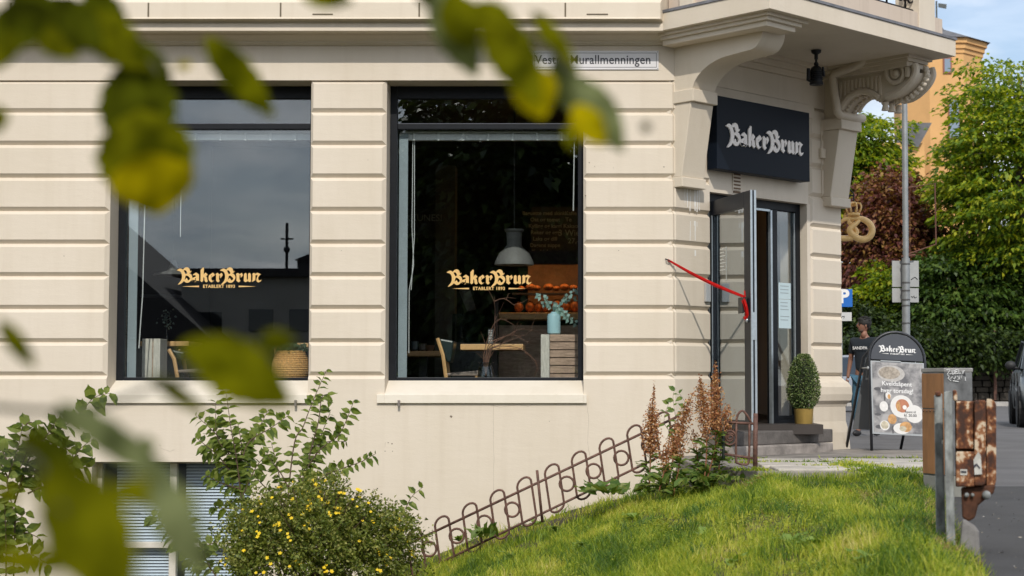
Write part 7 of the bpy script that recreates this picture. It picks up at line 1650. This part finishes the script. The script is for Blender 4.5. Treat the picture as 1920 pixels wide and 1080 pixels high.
def nleaf(px, py, L_, W_, ang, Y, m, tilt=0.0, bend=.15, kind='o'):
    """leaf centred on a pixel of the photograph at depth Y; ang = direction of the tip in the picture (deg, 0 = right, 90 = down)"""
    c = onY(px, py, Y); s_ = Y/F; L2, W2 = L_*s_, W_*s_; a = R(ang)
    d = Vector((math.cos(a), tilt, -math.sin(a))).normalized(); sd = Vector((math.sin(a), 0.15*random.uniform(-1, 1), math.cos(a))).normalized(); nn = d.cross(sd)
    V = []; K = 12
    for i in range(K+1):
        t = i/K; w2 = (math.sin(math.pi*t**.85)**.8 if 0 < t < 1 else 0)*W2/2*(1+.05*((i % 2)*2-1)); ctr = c+d*((t-.5)*L2)+nn*(bend*L2*(.25-(t-.5)**2))
        V += [ctr+sd*w2-nn*w2*.22, ctr, ctr-sd*w2-nn*w2*.22]
    fs = []
    for i in range(K):
        for k in (0, 1): fs.append((3*i+k, 3*i+k+1, 3*i+3+k+1, 3*i+3+k))
    mb = MB(); mb.add(V, fs); return mb.build('leaf', FL[m], ot, smooth=True)
NL = [(25, 48, 150, 100, 150, 1.25, 'd'), (70, 20, 120, 80, 30, 1.35, 'd'), (135, 45, 170, 95, 38, 1.3, 'd'), (105, 78, 110, 60, 35, 1.3, 'm'), (215, 75, 200, 90, 40, 1.3, 'm'), (200, 30, 140, 70, 60, 1.35, 'd'), (285, 150, 150, 75, 75, 1.32, 'd'), (258, 205, 210, 150, 80, 1.30, 'd'), (272, 300, 200, 185, 82, 1.28, 'm'), (285, 345, 120, 160, 80, 1.27, 'y'), (450, 145, 200, 68, 50, 1.35, 'm'), (345, 122, 32, 20, 0, 1.3, 'y'), (-8, 225, 60, 50, 90, 1.2, 'm'), (8, 95, 90, 50, 110, 1.22, 'm'),
      (855, 60, 190, 85, 65, 1.3, 'g'), (865, 40, 120, 80, 70, 1.28, 'm'), (962, 105, 235, 92, 62, 1.3, 'm'), (1003, 172, 110, 90, 75, 1.3, 'y'), (1042, 80, 150, 40, 53, 1.34, 'm'), (930, 40, 110, 70, 40, 1.3, 'm'), (1065, 165, 130, 60, 65, 1.32, 'g'), (1125, 215, 170, 75, 58, 1.3, 'g'), (1105, 235, 105, 62, 55, 1.28, 'y'), (1212, 238, 24, 20, 0, 1.3, 'd'), (1070, 260, 60, 26, 75, 1.3, 'm'), (612, -5, 110, 46, 10, 1.3, 'm'), (795, -5, 50, 30, 60, 1.3, 'd'),
      (32, 645, 130, 38, 48, 1.15, 'm'), (452, 700, 225, 115, 32, 1.05, 'm'), (400, 670, 130, 70, 20, 1.0, 'm'), (520, 640, 80, 46, 0, 1.1, 'm'), (335, 740, 130, 34, 38, 1.1, 'm'), (220, 830, 280, 62, 32, 1.05, 'g'), (150, 790, 120, 50, 20, 1.1, 'g'), (275, 835, 40, 36, 0, 1.1, 'g'), (110, 905, 210, 95, 68, .84, 'd'), (168, 1005, 335, 172, 56, .80, 'm'), (335, 985, 230, 84, 62, .88, 'g'), (50, 1052, 220, 56, 4, .78, 'm'), (290, 925, 190, 60, 5, .95, 'm'), (340, 1000, 160, 60, 50, .9, 'g'), (14, 925, 70, 34, 20, .85, 'm'), (62, 840, 90, 50, 75, .9, 'm')]
for a in NL: nleaf(*a[:7], tilt=random.uniform(-.3, .3))
def ntwig(pts, r0):
    mb = MB(); P = sm([onY(x, y, Y_) for x, y, Y_ in pts], 6); mb.tube(P, [r0*(1-.7*i/len(P)) for i in range(len(P))], 6); mb.build('twig', mat('near_twig', (.035, .035, .012), .7), ot, smooth=True)
ntwig([(-600, -260, 1.4), (-200, -120, 1.38), (60, 15, 1.35), (180, 80, 1.32), (285, 120, 1.31), (300, 200, 1.31)], .0045)
ntwig([(60, 15, 1.35), (100, 50, 1.33)], .003)
ntwig([(-600, -400, 1.5), (200, -260, 1.4), (640, -120, 1.35), (800, -20, 1.32), (880, 20, 1.31), (1000, 70, 1.31), (1075, 140, 1.31)], .0045)
ntwig([(-800, 900, 1.3), (-300, 760, 1.2), (120, 770, 1.1), (300, 720, 1.08), (420, 690, 1.06)], .0035)
ntwig([(-500, 1000, 1.1), (-100, 900, .95), (40, 850, .85), (120, 960, .8)], .0035)
ntwig([(640, -120, 1.35), (620, -20, 1.31)], .002)
# ============================================================ OPPOSITE SIDE (seen mirrored in the panes)
HB = mat('opposite_render', (.50, .47, .42), .8, var=.15, vscale=.6); HR = mat('opposite_roof', (.045, .04, .042), .8, var=.3)
def house(label, x0, x1, y0, dep, zt, roof, wins, name='opposite_house'):
    o = empty(name, Vector(((x0+x1)/2, y0-dep/2, -2.4)), label, 'building'); m = MB(); m.box(x0, x1, y0-dep, y0, -2.6, zt); m.build('wall', HB, o)
    m = MB()
    if roof > 0: m.prism([(x0-.5, zt), (x1+.5, zt), ((x0+x1)/2, zt+roof)], lambda x, z: (x, y0+.5, z), lambda x, z: (x, y0-dep-.5, z))
    else: m.box(x0-.3, x1+.3, y0-dep-.3, y0+.3, zt, zt+.3)
    m.build('roof', HR, o)
    for (a, b, c, d_) in wins:
        m = MB(); m.box(a, b, y0, y0+.04, c, d_); m.build('window', CARGL, o)
    return o
house('dark gabled house across the street mirrored in the left shop window', -27, -13.2, -24, 9, 1.5, 6.4, [(-17+3*k-6, -15.7+3*k-6, -.8, .7) for k in range(3)])
oh = house('pale flat roofed house across the street mirrored in the left shop window', -14.6, -8.4, -27, 9, 3.9, 0, [(-14, -13.1, 1.6, 2.6), (-12.1, -11.2, 1.9, 2.7), (-10.6, -9.6, 1.9, 2.7), (-12.1, -11.2, -.8, .3), (-10.6, -9.6, -.8, .3)])
m = MB(); m.tube([(-10.9, -28, 4.1), (-10.9, -28, 6.0)], .06, 5); m.ball((-10.9, -28, 5.0), .13, 6, 5); m.tube([(-11.15, -28, 5.4), (-10.65, -28, 5.4)], .03, 4); m.build('antenna', IRON, oh)
m = MB(); m.box(-10.5, -9.5, -29, -28, 4.2, 4.6); m.prism([(-10.6, 4.6), (-9.4, 4.6), (-10, 4.85)], lambda x, z: (x, -27.9, z), lambda x, z: (x, -29.1, z)); m.build('roof_hatch', HR, oh)
for i, (X, Y, h_, r_, lb) in enumerate(((-4.5, -20, 6.6, 2.8, 'dense dark tree across the street mirrored between the shop windows'), (-1.6, -18, 6.6, 3.4, 'dense dark tree across the street mirrored in the right shop window'), (3.4, -19, 6.4, 3.6, 'dense dark tree across the street opposite the bakery door'), (9.0, -21, 6, 3.6, 'dense dark tree across the street opposite the road'))):
    tree('opposite_tree', lb, X, Y, -2.4 if X < 0 else -.84, (X, Y, 3.4), (r_, r_, h_), 620, 60, 1.1, .40, G_D, 70+i, tr=.25, flat=.7, shell=.15)
hg = MB(); 
V, C = crown((-1, -16.5, -1.0), (9, 1.2, 1.9), 260, 50, .8, .2, 91); o = npmesh('opposite_hedge', V, 4, G_D); tag(o, 'low dark hedge across the street below the mirrored trees', 'hedge')
